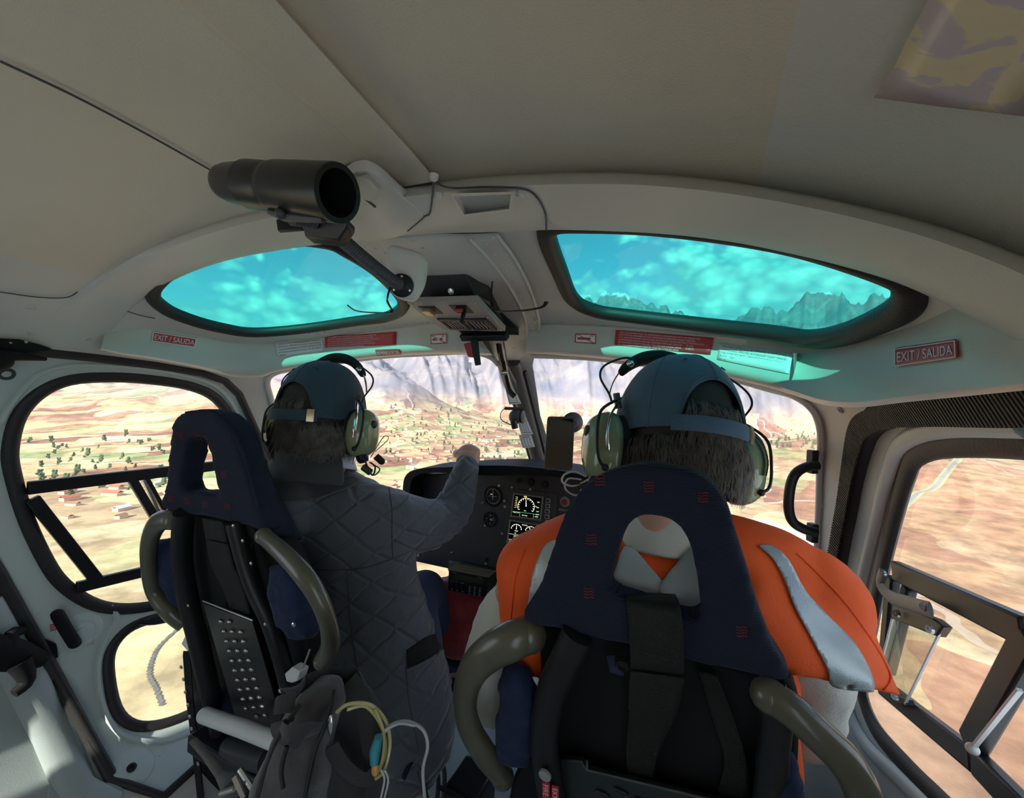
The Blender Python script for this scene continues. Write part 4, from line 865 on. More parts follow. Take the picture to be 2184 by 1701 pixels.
for a in np.linspace(-.5, 3.64, 14): c_, s2 = math.cos(a), math.sin(a); poly_on(w, q1, [(.47 + r * c_ * .28 - d * s2 * .01, .50 - (r * s2 * .28 + d * c_ * .01) * asp) for r, d in [(.86, -1), (.86, 1), (1.03, 1), (1.03, -1)]])
poly_on(w, q1, arcpoly(.47, .5, .30, -.5, 3.64, .012, asp)); poly_on(w, q1, [(.455, .5), (.49, .5), (.45, .18), (.44, .18)])
for s, u, v in [('96.7', .84, .26), ('Tq', .78, .46), ('550', .84, .5), ('23.9', .84, .68), ('FLI', .42, .72), ('OAT', .83, .82), ('+08.0', .8, .92), ('FUEL 51%', .04, .84), ('HP 5150', .36, .93)]: txt_on(w if u < .9 else g, q1, s, u, v, .070, asp)
for P in ([(.0, .78), (1, .78), (1, .79), (0, .79)], [(.28, .78), (.29, .78), (.29, 1), (.28, 1)], [(.76, .78), (.77, .78), (.77, 1), (.76, 1)]): poly_on(g, q1, P)
for i in range(7): poly_on(w, q1, [(.06, .12 + i * .08), (.10, .12 + i * .08), (.10, .13 + i * .08), (.06, .13 + i * .08)])
poly_on(am, q1, [(.115, .1), (.13, .1), (.13, .62), (.115, .62)]); poly_on(am, q1, [(.36, .03), (.46, .03), (.46, .09), (.36, .09)])
w.build('readout', 'screen_white', sc1, smooth=False); g.build('readout', 'screen_green', sc1, smooth=False); am.build('readout', 'screen_amber', sc1, smooth=False)
q2 = [IP(1089, 1109, .006), IP(1150, 1119, .006), IP(1145, 1163, .006), IP(1083, 1155, .006)]
sc2 = screen(q2, 'vehicle_screen'); w = MB(); g = MB()
for cu in (.24, .74):
    poly_on(w, q2, arcpoly(cu, .36, .19, .1, 3.04, .012, asp))
    for a in np.linspace(.1, 3.04, 7): c_, s2 = math.cos(a), math.sin(a); poly_on(w, q2, [(cu + r * c_ * .19 - d * s2 * .008, .36 - (r * s2 * .19 + d * c_ * .008) * asp) for r, d in [(.8, -1), (.8, 1), (1.0, 1), (1.0, -1)]])
poly_on(w, q2, [(.225, .36), (.255, .36), (.245, .16), (.235, .16)]); poly_on(w, q2, [(.74, .36), (.77, .34), (.68, .16), (.67, .17)])
for s, u, v in [('ENGINE', .42, .13), ('TEMP', .18, .46), ('53', .2, .56), ('PRESS', .66, .46), ('3.0', .7, .56), ('BATT', .18, .70), ('28.2V', .17, .80), ('GEN', .64, .70), ('+85A', .64, .80), ('2.1', .04, .94)]: txt_on(w, q2, s, u, v, .070, asp)
for P in ([(.0, .60), (1, .60), (1, .61), (0, .61)], [(.0, .85), (1, .85), (1, .86), (0, .86)], [(.26, .85), (.27, .85), (.27, 1), (.26, 1)], [(.7, .85), (.71, .85), (.71, 1), (.7, 1)]): poly_on(w, q2, P, .0005)
w.build('readout', 'screen_white', sc2, smooth=False)
for i in range(9):
    x = 1168 - i * .75 + (1.5 if i > 3 else 0); y = 1066 + i * 11.6; qq = [IP(x - 4, y - 4, .007), IP(x + 5, y - 3, .007), IP(x + 5, y + 5, .007), IP(x - 4, y + 4, .007)]
    mb = MB(); mb.slab(qq, (0, .003, 0)); k_ = mb.build('key_button', 'white_ink', ip, smooth=False)
    mb = MB(); mb.slab([a * .78 + sum(qq) / 4 * .22 + AFT * .0006 for a in qq], (0, .002, 0)); mb.build('key_face', 'dark_grey', k_, smooth=False)
for p in [(893, 1184), (964, 1178), (1036, 1201), (1065, 1035), (1077, 1080), (1071, 1137), (1067, 1195), (1131, 1043), (1092, 1039), (1185, 1055), (1075, 1168), (1076, 1067), (1011, 1030), (1240, 1045)]:
    mb = MB(); mb.lathe(IP(*p, 0), AFT, [(0, .0045), (.002, .004), (.0028, .002)], 10); mb.build('panel_screw', 'metal', ip)
# radio under the panel
rd = thing('radio', PY(1000, 1250, 1.14), 'black radio with keypad and long display hung under the instrument panel', 'radio')
RP = lambda x, y, k=0.0: PY(x, y, 1.12 - k)
mb = MB(); mb.slab([PY(956, 1193, 1.185), PY(1047, 1211, 1.185), PY(1045, 1236, 1.17), PY(955, 1216, 1.17)], (0, .004, 0)); mb.build('radio_bracket', 'panel', rd, bevel=.001)
for p in [(963, 1199), (1038, 1214)]: mb = MB(); mb.lathe(PY(*p, 1.184), AFT, [(0, .005), (.002, .0045), (.003, .002)], 12); mb.build('bracket_screw', 'metal', rd)
qr = [RP(957, 1214), RP(1041, 1230), RP(1036, 1274), RP(955, 1258)]
mb = MB(); mb.slab(qr, (0, .14, 0)); mb.build('radio_body', 'black', rd, bevel=.0015)
mb = MB(); mb.slab([bil(qr, -.01, -.05, .001), bil(qr, 1.01, -.05, .001), bil(qr, 1.01, .0, .001), bil(qr, -.01, .0, .001)], (0, .05, 0)); mb.build('radio_top_edge', 'brass', rd, smooth=False)
mb = MB(); mb.slab([bil(qr, .10, .13, .001), bil(qr, .90, .12, .001), bil(qr, .90, .40, .001), bil(qr, .10, .41, .001)], (0, .001, 0)); mb.build('radio_display', mat('lcd', (.05, .055, .03), .2), rd, smooth=False)
lt_ = MB()
for s, u, v in [('STATUS', .1, .1), ('RECALL', .75, .1), ('PWR', .08, .53), ('DIM', .2, .53), ('SQL/BAL', .32, .53)]: txt_on(lt_, qr, s, u, v, .055, 1.8)
for j in range(4):
    for i in range(3): txt_on(lt_, qr, '123456789*0#'[j * 3 + i] , .56 + i * .13, .60 + j * .115, .09, 1.8); poly_on(lt_, qr, [(.55 + i * .13, .615 + j * .115), (.61 + i * .13, .615 + j * .115), (.61 + i * .13, .63 + j * .115), (.55 + i * .13, .63 + j * .115)])
lt_.build('lettering', 'white_ink', rd, smooth=False)
for i, u in enumerate((.12, .26, .40)):
    mb = MB(); mb.lathe(bil(qr, u, .70), AFT, [(0, .0075), (.010, .0065), (.011, .003)], 16); mb.build('radio_knob', 'black', rd)
    mb = MB(); mb.lathe(bil(qr, u, .90), AFT, [(0, .003), (.004, .0025), (.0045, .001)], 8); mb.build('radio_switch', 'brass', rd)
# centre console pedestal under the panel, chin detail
mb = MB(); mb.slab([(-.06, 1.24, .555), (.14, 1.24, .575), (.14, 1.32, 0.001), (-.06, 1.32, 0.001)], (0, .25, 0)); pd_ = mb.build('console_pedestal', 'panel', bevel=.004); top(pd_, 'dark pedestal standing on the floor under the instrument panel', 'pedestal')
# red cloth bag
rb = thing('red_bag', PD(965, 1390, 1.45), 'rumpled red cloth bag on the floor below the radio', 'bag')
def lump(noise, amp, sc_=26, seed=0):
    def f(co, no):
        return amp * (fbm(co[:, 0] * noise + co[:, 1] * 7 + 50, co[:, 2] * noise + co[:, 1] * 11 + 50, 4, True, seed) - .5)
    return f
mb = MB(); mb.tube(spline([PD(930, 1280, 1.44), PD(975, 1278, 1.44), PD(1035, 1295, 1.42)], 4), [.045, .07, .072, .05], 16); mb.tube(spline([PD(938, 1330, 1.43), PD(980, 1350, 1.42), PD(1020, 1365, 1.42)], 4), [.06, .075, .06], 16); mb.ball(PD(1000, 1385, 1.42), .04); mb.ball(PD(975, 1300, 1.47), .08)
mb.tube([PD(932, 1260, 1.48), PD(975, 1245, 1.47), PD(1030, 1250, 1.45)], [.03, .045, .05], 12)
BAGMB = mb
def vnoise(x, y, seed=0):
    x = np.asarray(x, float); y = np.asarray(y, float); xi = np.floor(x).astype(np.int64); yi = np.floor(y).astype(np.int64); xf = x - xi; yf = y - yi
    def h(a, b):
        n = (a * 374761393 + b * 668265263 + seed * 1442695041) & 0x7fffffff; n = ((n ^ (n >> 13)) * 1274126177) & 0x7fffffff; return ((n ^ (n >> 16)) & 0xffff) / 65535.0
    u = xf * xf * (3 - 2 * xf); v = yf * yf * (3 - 2 * yf)
    return (h(xi, yi) * (1 - u) + h(xi + 1, yi) * u) * (1 - v) + (h(xi, yi + 1) * (1 - u) + h(xi + 1, yi + 1) * u) * v
def fbm(x, y, o=5, ridged=False, seed=0):
    s = 0; a = .5; t = 0
    for i in range(o):
        n = vnoise(x * 2 ** i, y * 2 ** i, seed + i * 17)
        if ridged: n = 1 - np.abs(2 * n - 1)
        s = s + a * n; t += a; a *= .5
    return s / t
mat('red_cloth', (.30, .028, .030), .75, bump=.4, bscale=300, var=.12, vscale=12, sheen=.2)
remesh(BAGMB, 'bag_body', 'red_cloth', rb, .007, 5, lump(14, .022))
mb = MB(); mb.tube(spline([PD(935, 1392, 1.44), PD(965, 1405, 1.42), PD(1000, 1412, 1.41)], 4), .022, 8); mb.box(PD(950, 1400, 1.5), (.09, .06, .06)); mb.build('bag_base', 'black_matte', rb, bevel=.004)
def decal(tree, pxs, name, m, parent, off=.002, sp=7.0, n=4, solid=.0008, closed=True):
    """cloth or webbing lying on a modelled surface, outline traced in the photograph"""
    P = S(pxs, n) if n else pxs
    def dens(L):
        out = []
        for i in range(len(L)):
            a = np.array(L[i]); b = np.array(L[(i + 1) % len(L)]); k = max(1, int(np.linalg.norm(b - a) / sp))
            for j in range(k): out.append(tuple(a + (b - a) * j / k))
        return out
    O = dens(P); xs = [p[0] for p in O]; ys = [p[1] for p in O]
    gx, gy = np.meshgrid(np.arange(min(xs) + sp / 2, max(xs), sp), np.arange(min(ys) + sp / 2, max(ys), sp)); gx = gx.ravel(); gy = gy.ravel(); ok = inpoly(gx, gy, O); gx, gy = gx[ok], gy[ok]
    A = np.array(O); keep = np.array([((A - (a, b)) ** 2).sum(1).min() > (sp * .4) ** 2 for a, b in zip(gx, gy)], bool)
    q = [Vector(p) for p in O] + ([Vector((a, b)) for a, b in zip(gx[keep], gy[keep])] if len(gx) else [])
    r = delaunay_2d_cdt(q, [(i, (i + 1) % len(O)) for i in range(len(O))], [], 0, 1e-5); vo = [tuple(v) for v in r[0]]
    pos = []; last = None; bad = []
    for i, (x, y) in enumerate(vo):
        d = Vector(ray(x, y)); L = d.length; h = tree.ray_cast(Vector(CAM), d / L)
        if h[0] is None: pos.append(None); bad.append(i); continue
        nn = h[1] if h[1].dot(d) < 0 else -h[1]; pos.append(np.array(h[0] + nn * off))
    good = [i for i in range(len(vo)) if pos[i] is not None]
    for i in bad:
        j = min(good, key=lambda g: (vo[g][0] - vo[i][0]) ** 2 + (vo[g][1] - vo[i][1]) ** 2); dd = (pos[j] - CAM) @ CF; pos[i] = PD(vo[i][0], vo[i][1], dd)
    F = [tuple(f) for f in r[2] if inpoly(*np.mean([vo[i] for i in f], 0), O)]
    mb = MB(); mb.add(pos, F); o = mb.build(name, m, parent, angle=80)
    if solid: k = o.modifiers.new('s', 'SOLIDIFY'); k.thickness = solid; k.offset = 1
    return o
def pathon(tree, pxs, r, off=.001, closed=False, n=4):
    out = []
    for x, y in S(pxs, n, closed):
        d = Vector(ray(x, y)); h = tree.ray_cast(Vector(CAM), d.normalized())
        if h[0] is None: continue
        nn = h[1] if h[1].dot(d) < 0 else -h[1]; out.append(np.array(h[0] + nn * off))
    return out

# ------------------------------------------------------------------ seats
def navy():
    m = mat('seat_cloth', (.024, .034, .072), .85, spec=.15, sheen=.03); nt = m.node_tree; b = nt.nodes['Principled BSDF']; N = nt.nodes.new; L = nt.links.new
    tc = N('ShaderNodeTexCoord'); w = N('ShaderNodeTexWave'); w.wave_type = 'BANDS'; w.bands_direction = 'Z'; w.inputs['Scale'].default_value = 130; w.inputs['Distortion'].default_value = 1.2; w.inputs['Detail'].default_value = 2; L(tc.outputs['Object'], w.inputs['Vector'])
    n = N('ShaderNodeTexNoise'); n.inputs['Scale'].default_value = 260; L(tc.outputs['Object'], n.inputs['Vector'])
    a = N('ShaderNodeMath'); a.operation = 'ADD'; L(w.outputs['Fac'], a.inputs[0]); L(n.outputs['Fac'], a.inputs[1])
    bp = N('ShaderNodeBump'); bp.inputs['Strength'].default_value = .55; bp.inputs['Distance'].default_value = .001; L(a.outputs[0], bp.inputs['Height']); L(bp.outputs[0], b.inputs['Normal'])
    r = N('ShaderNodeValToRGB'); r.color_ramp.elements[0].color = (.013, .016, .030, 1); r.color_ramp.elements[1].color = (.024, .031, .056, 1); L(w.outputs['Fac'], r.inputs[0]); L(r.outputs[0], b.inputs['Base Color'])
navy()
mat('cloth_red', (.20, .02, .03), .8)
def pad(name, outer, hole, th, m, parent, off=0.0, voxel=.0065, smooth=6, holeN=4):
    O = [PS(*p, off) for p in S(outer, 5)]; H = [[PS(*p, off) for p in S(hole, holeN)]] if hole else []
    mb = MB(); mb.holed(O, H, (0, th, 0)); return remesh(mb, name, m, parent, voxel, smooth)
def motif(tree, spots, parent, sc_=1.0):
    for x, y in spots:
        mb = MB()
        for k in range(4):
            yy = y + (k - 1.5) * 6.2 * sc_; P = pathon(tree, [(x - 11 * sc_, yy - 1), (x - 4 * sc_, yy + 1.5), (x + 4 * sc_, yy), (x + 11 * sc_, yy + 2)], 0, .0009)
            if len(P) > 3: mb.tube(P, .0006, 5)
        if mb.v: mb.build('woven_motif', 'cloth_red', parent)
def screw_at(p, n_, r, m, parent, nm='bolt'):
    mb = MB(); mb.lathe(p, n_, [(0, r), (r * .4, r * .9), (r * .7, r * .4)], 10); mb.build(nm, m, parent)
BK = np.array([0, -1.0, SEATT]) / math.hypot(1, SEATT) * 1.0     # towards the rear
BK = unit((0, -1, -SEATT))
# ---- right seat
s1 = thing('pilot_seat', (0.51, .62, 0), 'black pilot seat with a large navy headrest cover, right of the two in front', 'seat', 'front seats')
hr = pad('headrest', [(1112, 1322), (1150, 1245), (1176, 1170), (1198, 1105), (1228, 1055), (1268, 1018), (1318, 998), (1375, 990), (1432, 996), (1490, 1013), (1528, 1042), (1554, 1085), (1574, 1150), (1598, 1225), (1620, 1300), (1652, 1385), (1690, 1452), (1600, 1440), (1480, 1412), (1400, 1392), (1300, 1368), (1200, 1345)], [(1358, 1104), (1400, 1101), (1440, 1116), (1466, 1150), (1482, 1210), (1492, 1280), (1490, 1318), (1440, 1316), (1360, 1284), (1297, 1262), (1302, 1225), (1315, 1170), (1332, 1130)], .042, 'seat_cloth', s1, .0, .0055, 5)
T1 = bvh(hr); motif(T1, [(1384, 1036), (1500, 1058), (1262, 1148), (1256, 1262), (1244, 1366), (1582, 1344), (1280, 1022)], hr)
# shell of the seat back
def shellpiece(name, pxs, th, off, m, parent, bevel=.006, n=5):
    mb = MB(); mb.slab([PS(*p, off) for p in (S(pxs, n) if n else pxs)], (0, th, 0)); return mb.build(name, m, parent, bevel=bevel, angle=30)
shellpiece('seat_shell', [(1170, 1335), (1400, 1385), (1560, 1425), (1690, 1455), (1705, 1560), (1700, 1700), (1690, 1900), (1100, 1900), (1085, 1700), (1120, 1600), (1150, 1480), (1150, 1380)], .045, .030, 'black_matte', s1)
for nm, pts, r in [('back_frame', [(1232, 1352, -.004), (1210, 1400, -.006), (1178, 1470, -.006), (1160, 1560, -.006), (1166, 1640, -.006), (1185, 1760, -.004), (1190, 1950, -.004)], .017), ('back_frame', [(1640, 1455, .0), (1655, 1520, 0), (1650, 1600, 0), (1640, 1700, 0), (1600, 1900, 0)], .013)]:
    P = spline([PS(x, y, o - .0) for x, y, o in pts], 6); mb = MB(); mb.tube(P, r, 14, flat=(1.15, .8), up=BK); mb.build(nm, 'black', s1)
mb = MB(); P = spline([PS(1128, 1352, .01), PS(1090, 1366, -.005), PS(1045, 1390, -.012), PS(1008, 1430, -.015), PS(992, 1485, -.015), PS(1000, 1545, -.012), PS(1030, 1600, -.008), PS(1072, 1655, .01)], 7)
n_ = len(P); mb.tube(P, [.024, .0255, .024, .022, .019, .017, .018, .019, .017][:9], 18, flat=(1.0, .85), up=BK); mb.ball(P[0], (.024, .022, .024)); mb.ball(P[-1], .017); mb.build('grab_bar', 'olive', s1)
mb = MB(); P = spline([PS(1640, 1482, -.004), PS(1690, 1515, -.01), PS(1748, 1568, -.014), PS(1798, 1618, -.014), PS(1835, 1680, -.012), PS(1856, 1760, -.01), PS(1850, 1860, 0)], 7); mb.tube(P, [.0175, .0170, .0165, .0165, .016, .0155, .015], 18, flat=(1, .85), up=BK); mb.ball(P[0], (.0175, .016, .0175)); mb.build('grab_bar', 'olive', s1)
# lower back plate
shellpiece('back_plate', [(1195, 1618), (1240, 1622), (1250, 1640), (1450, 1690), (1640, 1740), (1640, 1950), (1200, 1950)], .010, .004, mat('plate_green', (.020, .026, .026), .35), s1, .002, 0)
mb = MB(); mb.tube([PS(1250, 1640, -.002), PS(1450, 1688, -.002), (PS(1640, 1735, -.002))], .0016, 6); mb.tube([PS(1252, 1620, .0), PS(1252, 1642, -.002)], .0016, 6); mb.build('plate_edge', 'dark_grey', s1)
for x, y in [(1285, 1690), (1325, 1686), (1370, 1706)]: mb = MB(); mb.ball(PS(x, y, .003), (.010, .003, .003), 12, 6); mb.build('dimple', 'black_gloss', s1)
# harness webbing behind the seat
def webbing(name, pts, w, parent, m='webbing', th=.0022, up=None):
    P = spline([np.array(p) for p in pts], 6); mb = MB(); u = up if up is not None else BK; mb.tube(P, w / 2, 8, flat=(1.0, th / w * 2), up=np.array([unit(u)] * len(P)) if np.ndim(u) == 1 else u); return mb.build(name, m, parent, angle=70)
def strapq(name, left, right, th, parent, m='webbing'):
    """strap between two traced edges: (px, py, offset from the seat-back plane)"""
    a = resample(spline([PS(*p) for p in left], 8), 40); b = resample(spline([PS(*p) for p in right], 8), 40); mb = MB()
    rows = [a * (1 - t) + b * t for t in np.linspace(0, 1, 9)]; mb.loft(rows, False, False); o = mb.build(name, m, parent, angle=80); k = o.modifiers.new('s', 'SOLIDIFY'); k.thickness = th; k.offset = 0; return o
strapq('shoulder_strap', [(1330, 1262, .05), (1333, 1272, .01), (1336, 1286, -.007), (1342, 1340, -.012), (1345, 1430, -.010), (1342, 1520, -.002), (1336, 1600, .012), (1340, 1655, .02)], [(1440, 1268, .05), (1448, 1284, .01), (1453, 1305, -.007), (1458, 1360, -.012), (1458, 1440, -.010), (1446, 1510, -.002), (1405, 1600, .012), (1390, 1670, .02)], .0025, s1)
strapq('strap_overlap', [(1344, 1430, -.016), (1340, 1510, -.008)], [(1460, 1445, -.016), (1444, 1512, -.008)], .003, s1)
strapq('belt_tail', [(1490, 1430, .01), (1520, 1530, .02), (1545, 1620, .022), (1530, 1700, .022), (1530, 1800, .022)], [(1528, 1440, .01), (1560, 1520, .02), (1592, 1620, .022), (1600, 1700, .022), (1600, 1800, .022)], .0025, s1)
mb = MB(); mb.tube([PS(1303, 1398, .01), PS(1306, 1425, .0), PS(1330, 1432, .0)], .006, 8, flat=(1, .4), up=BK); mb.build('cover_tab', 'navy_cloth', s1); mb = MB(); mb.lathe(PS(1328, 1417, -.002), BK, [(0, .008), (.003, .007), (.003, .005), (.001, .004)], 16); mb.build('snap_button', 'black_gloss', s1)
# side pouches
def pouch(name, rows, parent, m='navy_cloth'):
    """rows of (xl, xr, y, offset, thickness)"""
    mb = MB(); rings = []
    for xl, xr, y, o, th in rows:
        a, b = PS(xl, y, o), PS(xr, y + (xr - xl) * .08, o); c = (a + b) / 2; u = (b - a) / 2; w = np.array([0, th / 2, 0]); rings.append([c + u * math.copysign(abs(math.cos(t)) ** .8, math.cos(t)) + w * math.sin(t) for t in np.linspace(0, 2 * PI, 21)[:-1]])
    mb.loft(rings); return remesh(mb, name, m, parent, .005, 2, lump(30, .010, seed=4))
pouch('side_pouch', [(1070, 1118, 1418, .02, .02), (1068, 1135, 1440, .018, .035), (1072, 1148, 1500, .012, .05), (1058, 1140, 1560, .008, .05), (1056, 1130, 1600, .012, .04), (1085, 1128, 1622, .02, .02)], s1)
pouch('side_pouch', [(1625, 1672, 1590, .03, .02), (1620, 1700, 1615, .02, .04), (1618, 1712, 1660, .015, .05), (1630, 1712, 1740, .015, .05), (1640, 1700, 1850, .02, .03)], s1)
# extinguisher tags
tg = thing('warning_ribbon', PS(1172, 1650, -.03), 'two red ribbons with white letters hung on the right seat frame', 'ribbon')
mb = MB(); mb.lathe(PS(1163, 1650, -.024), BK, [(0, .0085), (.003, .008), (.004, .005)], 20); mb.build('ribbon_stud', 'dim_ink', tg)
for x0, x1, y0, s, k in [(1157, 1173, 1664, 'FIRE EXT', 0), (1177, 1192, 1672, 'EXTINGUISHER', 1)]:
    a = PS(x0, y0, -.022 - .002 * k); b = PS(x1, y0 + 4, -.022 - .002 * k); dn = unit(PS(x0, 1900, -.022) - a); L_ = .16; mb = MB(); mb.slab([a, b, b + dn * L_, a + dn * L_], BK * .001); rib = mb.build('ribbon', 'red', tg, smooth=False)
    xr = unit(b - a); w_ = np.linalg.norm(b - a); v, f = text_geo(s, w_ * .95, (a + xr * w_ * .15 + dn * .003 + BK * .0012, dn, xr, BK), ext=0); mb = MB(); mb.add(v, f); mb.build('lettering', 'white_ink', rib, smooth=False)

# ---- left seat
s2 = thing('pilot_seat', (-.30, .62, 0), 'black co-pilot seat with perforated back plate and navy headrest, left of the two in front', 'seat', 'front seats')
O = [(345, 1084), (351, 1030), (357, 960), (364, 905), (378, 881), (410, 872), (440, 874), (468, 888), (496, 928), (522, 1000), (546, 1075), (566, 1130), (520, 1120), (440, 1102)]
o3 = [PS(*p) for p in S(O, 5)]; h3 = [PS(*p) for p in S([(400, 934), (428, 934), (441, 952), (450, 1000), (462, 1054), (425, 1050), (386, 1046), (384, 1020), (390, 975)], 4)]
mb = MB(); mb.holed(o3, [h3], (0, .048, 0))
hr2 = remesh(mb, 'headrest', 'seat_cloth', s2, .007, 5)
# flap of the cover on the inboard side
mb = MB(); a = [(452, 880), (500, 925), (530, 1000), (552, 1080), (568, 1132)]; b = [(470, 890), (535, 940), (572, 1010), (608, 1085), (642, 1150)]
rows = []
for t in np.linspace(0, 1, 6):
    rows.append([PS(*p, .004 + .075 * t) for p in spline([pxl(x, y, t) for x, y in zip(a, b)], 6)])
mb.loft(rows, False, False); o = mb.build('headrest_flap', 'seat_cloth', s2); k = o.modifiers.new('s', 'SOLIDIFY'); k.thickness = .008; k.offset = 0
T2 = bvh(hr2); motif(T2, [(386, 928), (424, 928), (360, 995), (366, 1062), (400, 1066), (438, 1074), (486, 1078), (478, 1010)], hr2, .62)
shellpiece('seat_shell', [(366, 1085), (440, 1100), (560, 1128), (610, 1180), (645, 1280), (660, 1400), (650, 1520), (640, 1701), (640, 1900), (450, 1900), (425, 1701), (410, 1560), (398, 1400), (384, 1250), (368, 1150)], .04, .028, 'black_matte', s2)
for pts, r in [([(392, 1090), (388, 1190), (402, 1280), (424, 1370), (450, 1480), (470, 1560)], .020), ([(500, 1112), (520, 1190), (545, 1260), (574, 1320), (600, 1400), (618, 1470), (640, 1560)], .016)]:
    P = spline([PS(x, y, -.002) for x, y in pts], 6); mb = MB(); mb.tube(P, r, 12, flat=(.8, 1.0), up=BK); mb.build('back_frame', 'black', s2)
mb = MB(); P = spline([PS(372, 1108, .0), PS(340, 1112, -.01), PS(320, 1150, -.015), PS(317, 1200, -.015), PS(328, 1260, -.01), PS(362, 1305, -.004), PS(392, 1330, .01)], 7); mb.tube(P, [.021, .021, .018, .0165, .017, .019, .019], 16, up=BK, flat=(1, .85)); mb.ball(P[0], .02); mb.build('grab_bar', 'olive', s2)
mb = MB(); P = spline([PS(562, 1142, -.004), PS(605, 1180, -.012), PS(650, 1228, -.018), PS(682, 1280, -.018), (PS(700, 1330, -.016)), PS(704, 1375, -.012), PS(688, 1408, -.004)], 7); mb.tube(P, [.0145, .0165, .018, .0165, .0155, .0165, .0155], 16, up=BK, flat=(1, .85)); mb.ball(P[0], .0145); mb.ball(P[-1], .0155); mb.build('grab_bar', 'olive', s2)
# embossed lightweight plate
qp = [PS(432, 1284, -.004), PS(538, 1326, -.004), PS(606, 1556, -.004), PS(505, 1540, -.004)]
mb = MB(); mb.slab(qp, (0, .004, 0)); pl_ = mb.build('perforated_plate', 'black_gloss', s2, bevel=.001)
def bq(u, v, k=0.0): return (qp[0] * (1 - u) + qp[1] * u) * (1 - v) + (qp[3] * (1 - u) + qp[2] * u) * v + BK * k
mb = MB(); mb.tube([PS(434, 1280, -.006), PS(540, 1322, -.006)], .0022, 8); mb.tube([PS(560, 1325, -.004), PS(580, 1322, -.004)], .0016, 6); mb.build('plate_lip', 'metal', s2)
uu = unit(bq(1, .5) - bq(0, .5)); vv_ = unit(bq(.5, 1) - bq(.5, 0))
for r_ in range(11):
    for c_ in range(3):
        if r_ in (0, 10) and c_ == (2 if r_ == 0 else 0): continue
        u = .28 + .19 * c_ + .05; v = .10 + r_ * .083 - c_ * .026; mb = MB(); mb.ball(bq(u, v, .0016), (.0078, .0044, .0040), 14, 8, ax=(uu, vv_, BK)); mb.build('embossed_slot', 'dark_metal' if False else 'plate_metal', pl_) if 'plate_metal' in MAT else (mat('plate_metal', (.45, .45, .43), .25, metal=.9), mb.build('embossed_slot', 'plate_metal', pl_))
strapq('shoulder_strap', [(432, 1104, .0), (440, 1150, -.004), (450, 1200, -.004), (478, 1260, -.002), (492, 1296, .004)], [(476, 1112, .0), (486, 1160, -.004), (500, 1205, -.004), (522, 1262, -.002), (534, 1310, .004)], .0025, s2)
strapq('strap_overlap', [(441, 1150, -.008), (451, 1206, -.008)], [(487, 1160, -.008), (501, 1214, -.008)], .002, s2)
# slotted side channels with bolts
def channel(pts, w, bolts, nm):
    P = [PS(x, y, -.004) for x, y in pts]; mb = MB(); mb.tube(P, w / 2, 4, flat=(1.3, .8), up=BK); c_ = mb.build('side_channel', 'black', s2, bevel=.001)
    for x, y in bolts: screw_at(PS(x, y, -.004) + BK * w * .42, BK, .0048, 'chrome', c_)
channel([(398, 1392), (404, 1480), (416, 1580), (428, 1700), (436, 1800)], .020, [(396, 1415), (401, 1441), (405, 1468), (410, 1495), (414, 1520), (418, 1546), (428, 1598), (431, 1620)], 'l')
channel([(614, 1478), (606, 1540), (608, 1640), (612, 1760)], .026, [(610, 1462), (607, 1494)], 'r')
for q in ([(386, 1372), (402, 1340), (412, 1346), (414, 1378), (400, 1388)], [(602, 1440), (622, 1422), (640, 1432), (634, 1452), (622, 1456), (608, 1452)]):
    mb = MB(); mb.slab([PS(x, y, -.010) for x, y in q], (0, .02, 0)); mb.build('recline_bracket', 'white_paint', s2, bevel=.002)
mb = MB(); mb.tube([PS(640, 1440, -.004), PS(661, 1384, .01)], .0018, 6); mb.build('recline_cable', 'dim_ink', s2)
mb = MB(); mb.tube([PS(437, 1524, -.035), PS(520, 1553, -.04), PS(640, 1600, -.045)], .0155, 18); mb.ball(PS(437, 1524, -.035), .0155); mb.build('cross_tube', mat('pale_tube', (.72, .73, .68), .3), s2)
mb = MB(); mb.lathe(PS(492, 1592, -.012), unit(PS(640, 1640, -.012) - PS(492, 1592, -.012)), [(-.012, .018), (0, .025), (.006, .026), (.007, .025), (.10, .026), (.14, .025)], 24); mb.build('actuator_cylinder', mat('cyl_grey', (.035, .036, .038), .35), s2)
for x, y in [(402, 1290), (566, 1330), (498, 1120), (518, 1152), (536, 1200)]: screw_at(PS(x, y, -.022), BK, .0035, 'metal', s2)
pouch('side_pouch', [(578, 610, 1205, .01, .02), (580, 636, 1225, .01, .04), (582, 655, 1270, .008, .05), (592, 668, 1310, .01, .05), (622, 672, 1345, .012, .04), (640, 666, 1356, .02, .02)], s2)
pouch('side_pouch', [(340, 372, 1150, .02, .02), (340, 378, 1170, .02, .04), (350, 388, 1220, .02, .05), (372, 400, 1275, .02, .04), (385, 400, 1295, .02, .02)], s2)
screw_at(PS(627, 1330, -.02), BK, .005, 'chrome', s2, 'snap_button')
for st, x0, x1 in ((s1, .36, .66), (s2, -.46, -.14)):
    mb = MB(); mb.box(((x0 + x1) / 2, .80, .30), (x1 - x0, .40, .10)); mb.build('seat_cushion', 'seat_cloth', st, bevel=.03, bseg=4)
    mb = MB(); mb.box(((x0 + x1) / 2, .78, .235), (x1 - x0 + .02, .42, .04)); mb.build('seat_pan', 'black', st, bevel=.005)
    for sx in (x0 + .03, x1 - .03):
        mb = MB(); mb.tube([(sx, .62, .235), (sx, .66, .0)], .014, 8); mb.build('leg', 'dark_grey', st); mb = MB(); mb.tube([(sx, .96, .235), (sx, .92, .0)], .014, 8); mb.build('leg', 'dark_grey', st)

